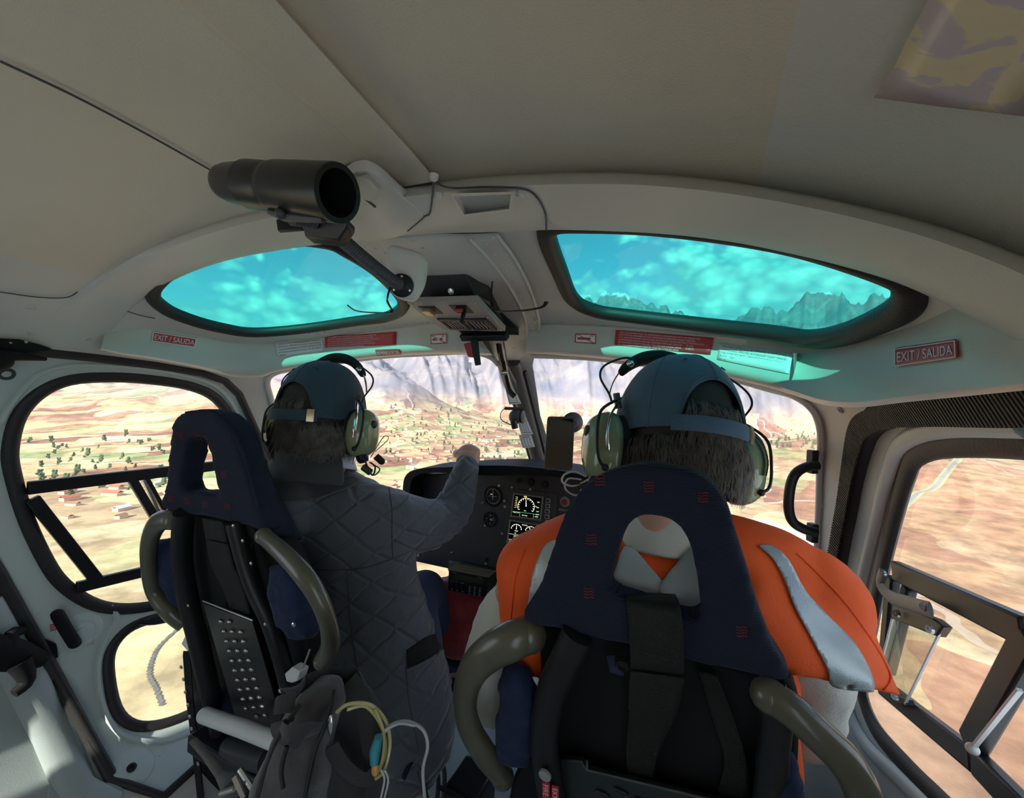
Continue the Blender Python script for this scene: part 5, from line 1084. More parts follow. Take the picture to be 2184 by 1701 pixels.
# ------------------------------------------------------------------ backpack, tubing, odds and ends on the floor
bpk = thing('backpack', PD(660, 1701, .60), 'dark grey backpack hung behind the left seat with its grab loop up', 'backpack')
mat('bag_grey', (.055, .053, .055), .7, bump=.4, bscale=260, sheen=.3, var=.1, vscale=20); mat('bag_dark', (.028, .028, .030), .75, bump=.4, bscale=260, sheen=.2)
def slabring(xl, yl, xr, yr, d, th, pw=.7):
    a, b = PD(xl, yl, d), PD(xr, yr, d); c = (a + b) / 2; u = (b - a) / 2; w = CF * th / 2
    return [c + u * math.copysign(abs(math.cos(t)) ** pw, math.cos(t)) + w * math.copysign(abs(math.sin(t)) ** pw, math.sin(t)) for t in np.linspace(0, 2 * PI, 25)[:-1]]
mb = MB(); mb.loft([slabring(660, 1470, 715, 1450, .56, .03), slabring(628, 1500, 720, 1470, .56, .07), slabring(600, 1560, 716, 1520, .55, .10), slabring(575, 1620, 700, 1600, .54, .12), slabring(550, 1680, 680, 1690, .53, .13), slabring(530, 1800, 660, 1820, .52, .13)]); remesh(mb, 'front_pocket', 'bag_grey', bpk, .006, 4, lump(14, .014, seed=8))
mb = MB(); mb.loft([slabring(690, 1452, 750, 1440, .62, .03), slabring(690, 1480, 765, 1465, .62, .08), slabring(690, 1540, 790, 1520, .62, .11), slabring(680, 1620, 802, 1600, .61, .12), slabring(670, 1720, 805, 1700, .60, .12), slabring(670, 1860, 800, 1860, .60, .12)]); remesh(mb, 'main_compartment', 'bag_dark', bpk, .006, 4, lump(14, .016, seed=11))
mb = MB(); mb.loft([slabring(655, 1500, 700, 1470, .585, .03), slabring(650, 1560, 705, 1520, .585, .05), slabring(620, 1680, 680, 1640, .575, .06), slabring(600, 1800, 660, 1800, .57, .06)]); remesh(mb, 'side_panel', 'bag_grey', bpk, .006, 3, lump(18, .01, seed=2))
def loopstrap(nm, pts, w, parent, m='bag_dark', up=None):
    P = spline([PD(*p) for p in pts], 7); mb = MB(); U = [unit(np.cross(unit(P[min(i + 1, len(P) - 1)] - P[max(i - 1, 0)]), CF)) for i in range(len(P))] if up is None else np.array([up] * len(P)); mb.tube(P, w / 2, 8, flat=(1, .12), up=np.array(U)); return mb.build(nm, m, parent, angle=70)
loopstrap('grab_loop', [(606, 1520, .52), (612, 1480, .53), (640, 1460, .56), (690, 1445, .58), (730, 1436, .60), (750, 1445, .60), (738, 1480, .60), (716, 1530, .58)], .026, bpk, up=CF)
loopstrap('grab_loop', [(604, 1535, .50), (600, 1558, .49), (622, 1572, .48), (655, 1560, .49), (690, 1550, .51)], .028, bpk, up=CF)
loopstrap('shoulder_strap', [(745, 1450, .58), (768, 1490, .57), (790, 1560, .56), (800, 1640, .56), (806, 1740, .55)], .03, bpk, up=CF)
loopstrap('shoulder_strap', [(705, 1590, .53), (730, 1630, .53), (770, 1660, .54), (800, 1650, .55)], .022, bpk, up=CF)
for pts, r in [([(712, 1470, .525), (700, 1530, .505), (672, 1600, .49), (650, 1701, .475)], .0018), ([(640, 1500, .51), (600, 1560, .49), (570, 1620, .475), (548, 1701, .465)], .0022), ([(612, 1590, .475), (600, 1640, .47), (604, 1680, .465)], .002)]:
    mb = MB(); mb.tube(spline([PD(*p) for p in pts], 6), r * 1.3, 6); mb.build('zip', 'black', bpk)
mb = MB(); mb.ball(PD(705, 1545, .50), (.004, .003, .012)); mb.build('zip_pull', 'chrome', bpk)
tb1 = thing('oxygen_tubing', PD(790, 1600, .57), 'looped yellow and clear plastic tubing hanging beside the backpack', 'tubing')
for nm, m, r, L_ in [('yellow_tube', 'tube_yellow', .0022, [(718, 1518, .56), (745, 1500, .56), (790, 1502, .57), (822, 1535, .58), (832, 1585, .58), (820, 1640, .57), (800, 1660, .56)]), ('yellow_tube', 'tube_yellow', .0022, [(740, 1512, .56), (780, 1505, .57), (812, 1545, .58), (822, 1600, .58), (806, 1650, .57)]), ('yellow_tube', 'tube_yellow', .0018, [(800, 1510, .57), (818, 1560, .57), (815, 1620, .57), (798, 1650, .56)]),
    ('clear_tube', 'tube_clear', .0023, [(808, 1575, .57), (835, 1545, .58), (870, 1538, .59), (902, 1555, .60), (912, 1590, .60), (902, 1640, .60), (906, 1701, .60), (910, 1760, .6)]), ('clear_tube', 'tube_clear', .0018, [(815, 1560, .57), (850, 1542, .58), (885, 1546, .59)]), ('clear_tube', 'tube_clear', .0014, [(812, 1640, .56), (820, 1660, .56), (812, 1701, .56)]), ('clear_tube', 'tube_clear', .0014, [(820, 1640, .56), (828, 1662, .56), (820, 1701, .56)])]:
    mb = MB(); mb.tube(spline([PD(p[0], p[1], p[2] - .035) for p in L_], 8), r, 8); mb.build(nm, m, tb1)
mb = MB(); mb.tube([PD(808, 1570, .525), PD(800, 1600, .525), PD(798, 1630, .52)], [.005, .007, .005], 10); mb.build('tube_connector', mat('teal_plastic', (.05, .30, .36), .3), tb1)
mb = MB(); mb.ball(PD(800, 1640, .52), (.005, .004, .008)); mb.build('tube_valve', mat('orange_plastic', (.7, .35, .08), .4), tb1)
rope = thing('strap_end', PD(480, 1640, .62), 'frayed grey strap and clips knotted under the left seat', 'strap')
mb = MB(); mb.tube(spline([PD(412, 1578, .68), PD(440, 1610, .66), (PD(470, 1650, .64)), PD(495, 1672, .62), PD(490, 1701, .62)], 6), [.006, .006, .007, .016, .012], 10, flat=(1, .6)); mb.build('strap_web', mat('strap_grey', (.13, .13, .115), .8, bump=.5, bscale=300), rope)
for p, q in [((500, 1655, .6), (520, 1700, .59)), ((512, 1640, .62), (545, 1690, .6)), ((470, 1690, .6), (500, 1680, .6))]: mb = MB(); mb.tube([PD(*p), PD(*q)], .004, 8); mb.build('strap_clip', 'chrome', rope)
fb = thing('floor_box', PZ(985, 1701, 0.0), 'black box with straps on the floor between the two seats', 'box')
c = PD(990, 1685, .95); mb = MB(); mb.box(c + np.array([0, .03, -.10]), (.085, .10, .22)); mb.build('box_body', 'black', fb, bevel=.008)
mb = MB(); mb.tube([c + np.array([-.05, -.03, .012]), c + np.array([.05, -.03, .012])], .006, 8, flat=(1, .4), up=(0, 0, 1)); mb.tube([c + np.array([.02, -.026, .012]), c + np.array([.02, -.028, -.15])], .012, 8, flat=(1, .15), up=(0, -1, 0)); mb.build('box_strap', 'webbing', fb)
for pts, lb in (([(860, 1660, .85), (885, 1620, .88), (910, 1701, .86)], 'black cable loop on the floor beside the backpack tubing'), ([(925, 1620, 1.0), (935, 1660, .98), (930, 1720, .95)], 'black cable hanging below the hem of the quilted jacket'), ([(938, 1600, 1.0), (948, 1650, .98), (944, 1720, .95)], 'black cable nearest the floor box, below the quilted jacket')): mb = MB(); mb.tube(spline([PD(*p) for p in pts], 6), .005, 8); top(mb.build('seat_cable', 'black'), lb, 'cable')

# ------------------------------------------------------------------ people
mat('cap_cloth', (.030, .062, .095), .85, bump=.35, bscale=420, var=.12, vscale=22, sheen=.2)
mat('cap_blue', (.050, .100, .150), .85, bump=.4, bscale=400, var=.15, vscale=18, sheen=.25)
mat('hair_grey', (.115, .102, .088), .6, var=.55, vscale=60); mat('hair_brown', (.090, .074, .060), .6, var=.5, vscale=60)
mat('shirt_white', (.60, .60, .54), .8, bump=.3, bscale=300); mat('shirt_blue', (.62, .68, .82), .7, bump=.15, bscale=300)
mat('collar_cord', (.042, .046, .050), .9, bump=.3, bscale=500, sheen=.3)
mat('hi_vis', (.93, .115, .012), .75, bump=.3, bscale=380, var=.05, vscale=14); mat('tape', (.38, .44, .46), .38, metal=.35, bump=.2, bscale=500); mat('tape_light', (.52, .57, .58), .38, metal=.3, bump=.2, bscale=500)
mat('denim', (.035, .055, .12), .85, bump=.4, bscale=300)
def quilt():
    m = mat('quilted', (.088, .100, .120), .8, sheen=.25); nt = m.node_tree; b = nt.nodes['Principled BSDF']; N = nt.nodes.new; L = nt.links.new
    tc = N('ShaderNodeTexCoord'); n0 = N('ShaderNodeTexNoise'); n0.inputs['Scale'].default_value = 9; n0.inputs['Detail'].default_value = 2; L(tc.outputs['Object'], n0.inputs['Vector'])
    wp = N('ShaderNodeVectorMath'); wp.operation = 'MULTIPLY_ADD'; wp.inputs[1].default_value = (.035,) * 3; L(n0.outputs['Color'], wp.inputs[0]); L(tc.outputs['Object'], wp.inputs[2])
    hs = []
    for sx in (.72, -.72):
        dt = N('ShaderNodeVectorMath'); dt.operation = 'DOT_PRODUCT'; dt.inputs[1].default_value = (sx * 14, sx * 6, 14); L(wp.outputs[0], dt.inputs[0])
        fr = N('ShaderNodeMath'); fr.operation = 'FRACT'; L(dt.outputs['Value'], fr.inputs[0]); su = N('ShaderNodeMath'); su.operation = 'SUBTRACT'; su.inputs[1].default_value = .5; L(fr.outputs[0], su.inputs[0])
        ab = N('ShaderNodeMath'); ab.operation = 'ABSOLUTE'; L(su.outputs[0], ab.inputs[0]); mr = N('ShaderNodeMapRange'); mr.inputs['From Min'].default_value = .5; mr.inputs['From Max'].default_value = .38; mr.interpolation_type = 'SMOOTHSTEP'; L(ab.outputs[0], mr.inputs['Value']); hs.append(mr)
    mn = N('ShaderNodeMath'); mn.operation = 'MINIMUM'; L(hs[0].outputs[0], mn.inputs[0]); L(hs[1].outputs[0], mn.inputs[1])
    n1 = N('ShaderNodeTexNoise'); n1.inputs['Scale'].default_value = 26; n1.inputs['Detail'].default_value = 5; L(tc.outputs['Object'], n1.inputs['Vector'])
    a = N('ShaderNodeMath'); a.operation = 'MULTIPLY_ADD'; a.inputs[1].default_value = 1.4; L(n1.outputs['Fac'], a.inputs[0]); L(mn.outputs[0], a.inputs[2])
    bp = N('ShaderNodeBump'); bp.inputs['Strength'].default_value = .75; bp.inputs['Distance'].default_value = .006; L(a.outputs[0], bp.inputs['Height']); L(bp.outputs[0], b.inputs['Normal'])
quilt()

def frame(C, yaw, pitch, roll, s=1.0):
    """head frame: X to the wearer's right, Y facing, Z up; angles in degrees relative to the camera's heading"""
    y, p, r = [math.radians(a) for a in (yaw, pitch, roll)]; F = unit([CF[0], CF[1], 0]); R = np.array([F[1], -F[0], 0]); U = EZ
    F, R = F * math.cos(y) + R * math.sin(y), R * math.cos(y) - F * math.sin(y)
    F, U = F * math.cos(p) + U * math.sin(p), U * math.cos(p) - F * math.sin(p)
    R, U = R * math.cos(r) + U * math.sin(r), U * math.cos(r) - R * math.sin(r)
    return lambda x, yy, z: C + (R * x + F * yy + U * z) * s, (R, F, U)
def cap(L, fr_, m, parent, buckle_x, arch=(.046, .052), cen=0.0):
    R, F, U = fr_; mb = MB(); NA, NT = 72, 14; rings = []
    # a: 0 = rear, grows to the wearer's right
    A = np.linspace(-PI, PI, NA + 1)[:-1]
    def surf(a, e):   # e 0 rim .. 1 crown
        ang = e * PI / 2; ca = math.cos(ang) ** .82; return (.0895 * math.sin(a - 0) * ca, -.107 * math.cos(a) * ca - .004 + .012 * (a * 0), -.012 + .134 * math.sin(ang) ** .95)
    def emin(a):
        d = a - cen; w = arch[0] / .095
        return .36 * math.sqrt(max(0, 1 - (d / (w * 1.25)) ** 2)) if abs(d) < w * 1.25 else 0
    for i in range(NT + 1):
        t = i / NT; rings.append([L(*surf(a, emin(a) + (1 - emin(a)) * t)) for a in A])
    mb.loft(rings, True, False); c_ = mb.build('cap', m, parent, angle=80); k = c_.modifiers.new('s', 'SOLIDIFY'); k.thickness = .0025; k.offset = 1
    k = c_.modifiers.new('sub', 'SUBSURF'); k.levels = 1; k.render_levels = 1
    sm = MB()
    for k_ in range(6):
        a = cen + k_ * PI / 3; e0 = emin(a); P = [np.array(L(*[q * 1.022 for q in surf(a, e)])) for e in np.linspace(e0, .995, 16)]; sm.tube(P, .0011, 6)
    P = [np.array(L(*[q * 1.02 for q in surf(cen + a, emin(cen + a) + .03)])) for a in np.linspace(-.62, .62, 30)]; sm.tube(P, .0011, 6)
    sm.build('cap_seams', m, c_)
    mb = MB(); mb.ball(L(0, -.004, .125), (.008, .008, .004)); mb.build('cap_button', m, c_)
    for a in (cen - .52, cen + .52):
        mb = MB(); p = np.array(L(*[q * 1.03 for q in surf(a, .56)])); n = unit(p - np.array(L(0, 0, .02))); u = unit(np.cross(n, U)); w = np.cross(n, u); mb.tube([p + u * math.cos(t) * .0036 + w * math.sin(t) * .0036 for t in np.linspace(0, 2 * PI, 13)[:-1]], .0010, 6, closed=True); mb.build('cap_eyelet', m, c_)
    # strap and buckle
    P = [np.array(L(.0975 * math.sin(a), -.1175 * math.cos(a) - .004, -.008)) for a in np.linspace(cen - .72, cen + .72, 24)]
    mb = MB(); mb.tube(P, .0115, 8, flat=(.16, 1), up=U); mb.build('cap_strap', m, c_)
    a0 = cen + buckle_x; P = [np.array(L(.0995 * math.sin(a), -.1200 * math.cos(a) - .004, -.008)) for a in np.linspace(a0 - .065, a0 + .065, 5)]
    mb = MB(); mb.tube(P, .0130, 4, flat=(.16, 1), up=U); mb.build('cap_buckle', 'brass', c_)
    # peak
    rows = []
    for t in np.linspace(0, 1, 6): rows.append([L(.078 * math.sin(a) * (1 + .05 * t), .098 * math.cos(a) + .065 * t * math.cos(a * .9) ** .6, .002 + .004 * t - .02 * t * abs(math.sin(a)) ** 2) for a in np.linspace(-.85, .85, 15)])
    mb = MB(); mb.loft(rows, False, False); o = mb.build('cap_peak', m, c_); k = o.modifiers.new('s', 'SOLIDIFY'); k.thickness = .003
    return c_
def hair(L, parent, m, n=2600, low=-.105, seed=3, zt=.02, arch=True, spread=.010):
    rs = np.random.RandomState(seed); V = MB()
    base = MB(); base.ball(L(0, -.008, .0), (.0815, .098, .108), 28, 18, ax=[np.array(L(1, 0, 0)) - L(0, 0, 0), np.array(L(0, 1, 0)) - L(0, 0, 0), np.array(L(0, 0, 1)) - L(0, 0, 0)])
    vs = []; fs = []
    for i in range(n):
        a = rs.uniform(-2.0, 2.0); inn = abs(a) < .42 and rs.rand() < .45; z0 = rs.uniform(-.01, .03) if inn else rs.uniform(low * .55, -.018); rx = math.sqrt(max(.05, 1 - (z0 / .115) ** 2))
        p = np.array([.083 * math.sin(a) * rx, -.101 * math.cos(a) * rx - .006, z0]); n_ = unit([p[0] / .083, p[1] / .1, .1]); Ln = rs.uniform(.028, .052); segs = 5
        side = rs.normal(0, .30); d = unit([math.cos(a) * side, math.sin(a) * side, -1.0]); cur = p.copy(); pts = []
        for k in range(segs + 1):
            pts.append(cur.copy()); t = k / segs; cur = cur + (d + n_ * (.34 - .25 * t) * ((1 if k < 3 else -.4) if not inn else .05)) * Ln / segs; cur[0] += rs.normal(0, .0007); cur[1] += rs.normal(0, .0007)
            zz = max(min(cur[2] / .118, .98), -.98); rr = math.sqrt(1 - zz * zz); k_ = math.hypot(cur[0] / (.084 * rr + .014), cur[1] / (.102 * rr + .014)); 
            if k_ < .99: cur[0] /= max(k_, .75); cur[1] /= max(k_, .75)
            if cur[2] < low - rs.uniform(0, .02): break
        w = .00075
        tang = np.array([math.cos(a), math.sin(a), 0]) * w; o = len(vs)
        for k, q in enumerate(pts): f_ = 1 - .75 * k / len(pts); vs += [np.array(L(*(q - tang * f_))), np.array(L(*(q + tang * f_ + n_ * .0003)))]
        fs += [(o + 2 * k, o + 2 * k + 1, o + 2 * k + 3, o + 2 * k + 2) for k in range(len(pts) - 1)]
    mb = MB(); mb.add(vs, fs); return mb.build('hair', m, parent, angle=180)
def headset(L, fr_, label, dz=(-.038, -.038), boom=True, wires=True, hb=(.02, .142)):
    R, F, U = fr_; c = np.array(L(0, 0, 0)); t = thing('headset', c, label, 'headset', None)
    # padded headband
    P = [np.array(L(.094 * math.sin(a), hb[0] + .012 * math.cos(a), hb[1] - .098 + .098 * math.cos(a) ** 1.0 if abs(a) < PI / 2 else .04)) for a in np.linspace(-.98, .98, 24)]
    mb = MB(); rr = [.010 + .007 * math.sin(PI * i / 23) ** .5 for i in range(24)]; mb.tube(P, rr, 14, flat=(.95, .68) if True else None, up=[unit(p - c) for p in P] if False else np.array([unit(p - c) for p in P])); mb.build('headband_pad', 'foam', t)
    P = [np.array(L(.098 * math.sin(a), hb[0] + .010 * math.cos(a), hb[1] - .100 + .100 * math.cos(a))) for a in np.linspace(-1.42, 1.42, 30)]
    mb = MB(); mb.tube(P, .0045, 8, flat=(1.2, .35), up=np.array([unit(p - c) for p in P])); mb.build('headband_spring', 'chrome', t)
    for s_, z in ((-1, dz[0]), (1, dz[1])):
        o_ = np.array(L(s_ * .100, .000, z)); ou = unit(np.array(L(s_ * 1.0, -.10, -.04)) - L(0, 0, 0)); fw = unit(F - ou * (F @ ou)); up_ = np.cross(ou, fw); up_ = up_ if up_ @ U > 0 else -up_
        sc = np.linalg.norm(np.array(L(1, 0, 0)) - L(0, 0, 0))
        def lens(rows, nm, m, par, seg=28):
            rings = []
            for h, ra, rb in rows: rings.append([o_ + (ou * h + fw * ra * math.copysign(abs(math.cos(q)) ** .85, math.cos(q)) + up_ * rb * math.copysign(abs(math.sin(q)) ** .85, math.sin(q))) * sc for q in np.linspace(0, 2 * PI, seg + 1)[:-1]])
            mb = MB(); mb.loft(rings); return mb.build(nm, m, par, angle=60)
        cup = lens([(-.002, .034, .045), (.000, .040, .0525), (.006, .042, .055), (.014, .0415, .0545), (.024, .038, .051), (.033, .031, .044), (.039, .021, .032), (.0415, .010, .017), (.042, .001, .001)], 'ear_cup', 'green_shell', t)
        lens([(-.022, .030, .042), (-.020, .037, .050), (-.010, .040, .053), (-.001, .037, .050)], 'ear_cushion', 'foam', cup)
        # yoke wire down the back of the cup
        q = lambda h, f_, u_: o_ + (ou * h + fw * f_ + up_ * u_) * sc
        mb = MB(); mb.tube(spline([q(-.006, -.012, .075), q(.006, -.022, .060), q(.020, -.034, .040), q(.026, -.040, .012), q(.024, -.040, -.010)], 5), .0055, 8, flat=(1.2, .35), up=ou); mb.build('yoke', 'chrome', cup)
        mb = MB(); mb.tube(spline([q(-.004, -.008, .074), q(.012, -.020, .066), q(.034, -.030, .045), q(.038, -.034, .005), q(.034, -.036, -.025), q(.022, -.034, -.034)], 5), .0024, 8); mb.build('cup_cable', 'black', cup)
        mb = MB(); mb.ball(q(.024, -.034, -.034), .0055); mb.build('cable_entry', 'black', cup)
        mb = MB(); mb.tube([q(-.006, -.008, .062), q(.000, -.010, .085)], .0055, 8); mb.build('slider_block', 'dark_grey', cup)
        if s_ > 0 and boom or (s_ < 0 and not boom):
            mb = MB(); mb.lathe(q(.036, .0, .022), ou, [(0, .009), (.006, .009), (.008, .006)], 14); mb.build('volume_knob', 'black', cup)
            mb = MB(); mb.lathe(q(.018, -.004, -.046), unit(ou * .7 - up_), [(0, .013), (.012, .013), (.018, .011), (.020, .006)], 16); mb.build('boom_pivot', 'black', cup)
    if wires:
        for s_ in (-1, 1):
            o2 = lambda x, y, z: np.array(L(s_ * x, y, z))
            mb = MB(); mb.tube(spline([o2(.070, .012, .118), o2(.092, .004, .112), o2(.122, .0, .092), o2(.128, -.004, .070), o2(.112, -.006, .045), o2(.106, -.006, .030)], 6), .0019, 8); mb.build('link_wire', 'black', t)
            mb = MB(); mb.ball(o2(.074, .014, .110), .0065); mb.build('wire_clip', 'chrome', t)
    return t
def fingers(mb, base, dirs, up, side, lens_, rad, curl, spread=.0185):
    """four fingers from a knuckle line: each three phalanges bending round 'side'"""
    for i in range(4):
        p = base + side * (i - 1.5) * spread; d = unit(dirs); a = curl[i]; P = [p - d * .02]; P.append(p)
        dd = d; 
        for k in range(3):
            c_, s2 = math.cos(a), math.sin(a); dd = unit(dd * c_ - up * s2); p = p + dd * lens_[i] * (.45, .32, .26)[k]; P.append(p); up = unit(np.cross(side, dd)) if False else unit(up * c_ + dd * s2 * 0 + d * s2 * 0)
        mb.tube(P, [rad * 1.05, rad * 1.08, rad, rad * .95, rad * .85], 10); mb.ball(P[-1], rad * .86)

def limb(mb, pts, rad, seg=16, n=5):
    P = spline(pts, n); mb.tube(P, np.interp(np.linspace(0, 1, len(P)), np.linspace(0, 1, len(rad)), rad), seg); mb.ball(P[0], rad[0]); mb.ball(P[-1], rad[-1])
# ---------------- passenger in the left seat, pointing
HL, frL = frame(PD(690, 884, .985), 17, -6, 2, 1.0)
pl = thing('person', (-.25, .70, 0), 'person in the left seat in a dark quilted jacket, pointing ahead', 'person')
ns_ = mat('jacket', (.07, .08, .1), .8) if False else None
def body_head(mb, H, fr_):
    R, F, U = fr_; ax = (R, F, U)
    mb.ball(H(0, -.004, .012), (.076, .094, .098), 24, 16, ax=ax); mb.ball(H(0, .045, -.035), (.058, .052, .068), 20, 12, ax=ax); mb.ball(H(0, .062, -.085), (.030, .028, .026), 14, 8, ax=ax)
    mb.ball(H(0, .103, -.022), (.012, .016, .022), 10, 8, ax=ax); mb.ball(H(0, .092, -.058), (.024, .010, .010), 10, 8, ax=ax)
    for s_ in (-1, 1): mb.ball(H(s_ * .078, .0, -.02), (.008, .018, .030), 10, 8, ax=ax); mb.ball(H(s_ * .030, .088, .005), (.014, .010, .008), 8, 6, ax=ax)
mb = MB(); body_head(mb, HL, frL)
nk = PD(690, 1010, .99); limb(mb, [HL(0, -.01, -.05), nk, PD(700, 1080, 1.03)], [.055, .052, .05])
sh_r = PD(835, 1118, 1.03); el = PD(955, 1108, 1.20); wr = PD(993, 1010, 1.27); 
limb(mb, [PD(700, 1090, 1.03), PD(770, 1110, 1.03), sh_r], [.05, .05, .045]); limb(mb, [sh_r, el], [.052, .042]); limb(mb, [el, PD(982, 1055, 1.24), wr], [.042, .034, .026])
limb(mb, [PD(700, 1090, 1.03), PD(620, 1110, .97), PD(575, 1140, .93)], [.05, .05, .04]); limb(mb, [PD(575, 1140, .93), PD(565, 1260, .99), PD(590, 1330, 1.12), (PD(640, 1330, 1.30))], [.04, .038, .034, .026])
mb.loft([[PD(x, y, d) + (CR * math.cos(t) * w + CF * math.sin(t) * .055) for t in np.linspace(0, 2 * PI, 25)[:-1]] for x, y, d, w in [(700, 1070, 1.03, .06), (710, 1110, 1.03, .11), (730, 1200, 1.03, .11), (760, 1350, 1.03, .11), (790, 1450, 1.03, .12)]])
hip = np.array([-.14, .86, .42]); limb(mb, [hip + (-.09, 0, 0), (-.30, .95, .45), (-.34, 1.10, .44)], [.07, .07, .058]); kn = PD(905, 1262, 1.34); limb(mb, [hip + (.06, 0, 0), (hip + kn) / 2 + (0, 0, .02), kn], [.07, .068, .055]); 
for k_ in (np.array((-.34, 1.10, .44)), kn): limb(mb, [k_, k_ + (0, .12, -.22), k_ + (0, .2, k_[2] * -1 + .07)], [.055, .048, .035]); limb(mb, [k_ + (0, .2, -k_[2] + .05), k_ + (0, .34, -k_[2] + .04)], [.038, .03])
# pointing hand: palm, knuckles, curled fingers, the first one extended
hv = unit(PD(1000, 960, 1.33) - wr); hand_c = PD(998, 968, 1.31); hs = unit(CR - hv * (CR @ hv)); hu = np.cross(hs, hv); hu = hu if hu[2] > 0 else -hu
mb.tube([wr - hv * .01, wr + hv * .02, hand_c], [.027, .030, .033], 14, flat=(1.1, .75), up=hu)
hfw = unit(hv * .35 + CF * .9 + np.array([0, 0, .12])); mb.ball(hand_c + hfw * .012, (.034, .030, .024), 16, 10, ax=(hs, hv, np.cross(hs, hv)))
kb = hand_c + hfw * .022 + hu * .004
for i, (ln, cu) in enumerate([(.075, 0.06), (.078, 1.25), (.072, 1.3), (.060, 1.35)]):
    p = kb + hs * (-.027 + .018 * i) - hu * (.008 if i == 0 else 0); dn = -hu; P = [p - hfw * .02, p]; hq = unit(CF + np.array([0, 0, -.06])) if i == 0 else hfw
    ang = 0
    for k_ in range(3): ang += cu; dd = unit(hq * math.cos(min(ang, 2.7)) + dn * math.sin(min(ang, 2.7))); P.append(P[-1] + dd * ln * (.45, .32, .25)[k_])
    mb.tube(P, [.0095, .0105, .0092, .0085, .0075], 10); mb.ball(P[-1], .0076); mb.ball(P[1] + hu * .003, .0100)
th0 = hand_c - hs * .03; mb.tube([th0 - hfw * .005, th0 - hs * .012 + hfw * .018 - hu * .010, th0 + hfw * .042 - hu * .018, th0 + hs * .012 + hfw * .055 - hu * .022], [.012, .0115, .010, .008], 10)
bodyL = remesh(mb, 'body', 'skin', pl, .0048, 3)
# jacket
mb = MB()
rows = [(604, 738, 992, .975, .09), (596, 748, 1012, .965, .11), (560, 800, 1042, .96, .15), (540, 850, 1075, .965, .19), (535, 872, 1120, .97, .21), (545, 876, 1180, .98, .22), (556, 884, 1240, .985, .22), (570, 906, 1310, .99, .22), (590, 930, 1380, .985, .24), (610, 950, 1450, .975, .26), (640, 966, 1530, .955, .27), (670, 962, 1590, .94, .26), (700, 930, 1640, .925, .22)]
def jr(xl, xr, y, d, th):
    a, b = PD(xl, y, d - .02), PD(xr, y, d + .03); c = (a + b) / 2; u = (b - a) / 2; w = unit(np.cross(EZ, u)) * th / 2 * -1
    return [c + u * math.copysign(abs(math.cos(t)) ** .8, math.cos(t)) + w * math.copysign(abs(math.sin(t)) ** .8, math.sin(t)) + CF * .03 for t in np.linspace(0, 2 * PI, 33)[:-1]]
mb.loft([jr(*r) for r in rows])
limb(mb, [PD(780, 1095, 1.0), PD(832, 1112, 1.04), PD(880, 1118, 1.10), PD(930, 1112, 1.17), PD(962, 1092, 1.215)], [.075, .082, .074, .063, .055], 20)
limb(mb, [PD(958, 1090, 1.21), PD(978, 1060, 1.23), PD(990, 1020, 1.255), PD(994, 996, 1.27)], [.055, .050, .042, .037], 20)
mb.tube([PD(993, 998, 1.268), PD(996, 986, 1.275)], [.036, .033], 16)
limb(mb, [PD(600, 1100, .92), PD(560, 1150, .90), PD(556, 1260, .98), PD(590, 1330, 1.10)], [.08, .07, .06, .05])
def jdisp(co, no):
    a = fbm(co[:, 0] * 16 + co[:, 2] * 9 + 40, co[:, 2] * 16 - co[:, 0] * 9 + co[:, 1] * 6 + 60, 4, True, 31) - .5
    el_ = np.exp(-(((co - el) ** 2).sum(1)) / .012); w = np.sin((co @ unit(CR * .9 + EZ * .55)) * 230 + 3 * fbm(co[:, 0] * 20 + 9, co[:, 2] * 20 + 9, 3)) * el_ * .0028
    return a * .011 + w
jk = remesh(mb, 'jacket', 'quilted', pl, .0075, 5, jdisp)
TJ = bvh(jk)
# corduroy collar, blue shirt collar, seams, pocket
mb = MB(); r0 = [(596, 992), (640, 985), (690, 992), (728, 1005), (752, 1030)]; cc = []
for i, t in enumerate(np.linspace(0, 1, 25)):
    a = -2.5 + 5.0 * t; cc.append(a)
nkc = PD(682, 985, .985)
rows_ = []
for z, r_, yo in [(.052, .066, .006), (.040, .075, .0), (.012, .090, -.004), (-.012, .104, -.012), (-.034, .112, -.018)]:
    rows_.append([nkc + frL[0] * math.sin(a) * r_ * 1.08 + frL[1] * (-math.cos(a) * r_ * .95 + yo) + EZ * (z - .03 * (1 - math.cos(a)) * .5) for a in np.linspace(-2.2, 1.22, 25)])
mb.loft(rows_, False, False); o = mb.build('jacket_collar', 'collar_cord', pl, angle=80); k = o.modifiers.new('s', 'SOLIDIFY'); k.thickness = .005; k.offset = 0; k = o.modifiers.new('sub', 'SUBSURF'); k.levels = 1; k.render_levels = 1
rows_ = []
for z, r_ in [(.060, .056), (.066, .061), (.03, .074), (.0, .084)]: rows_.append([nkc + frL[0] * math.sin(a) * r_ + frL[1] * (-math.cos(a) * r_) + EZ * (z - .02 * (1 - math.cos(a)) * .5) for a in cc])
mb = MB(); mb.loft(rows_, False, False); o = mb.build('shirt_collar', 'shirt_blue', pl, angle=80); k = o.modifiers.new('s', 'SOLIDIFY'); k.thickness = .002
sh = decal(TJ, [(742, 1002), (775, 1012), (760, 1030), (725, 1028)], 'shirt_front', 'shirt_blue', pl, .004) if False else None
decal(TJ, [(580, 1003), (640, 1010), (700, 1014), (768, 1020), (750, 1038), (700, 1056), (640, 1068), (565, 1074), (548, 1056), (560, 1024)], 'cape_collar', 'collar_cord', jk, .007, n=3, solid=.004)
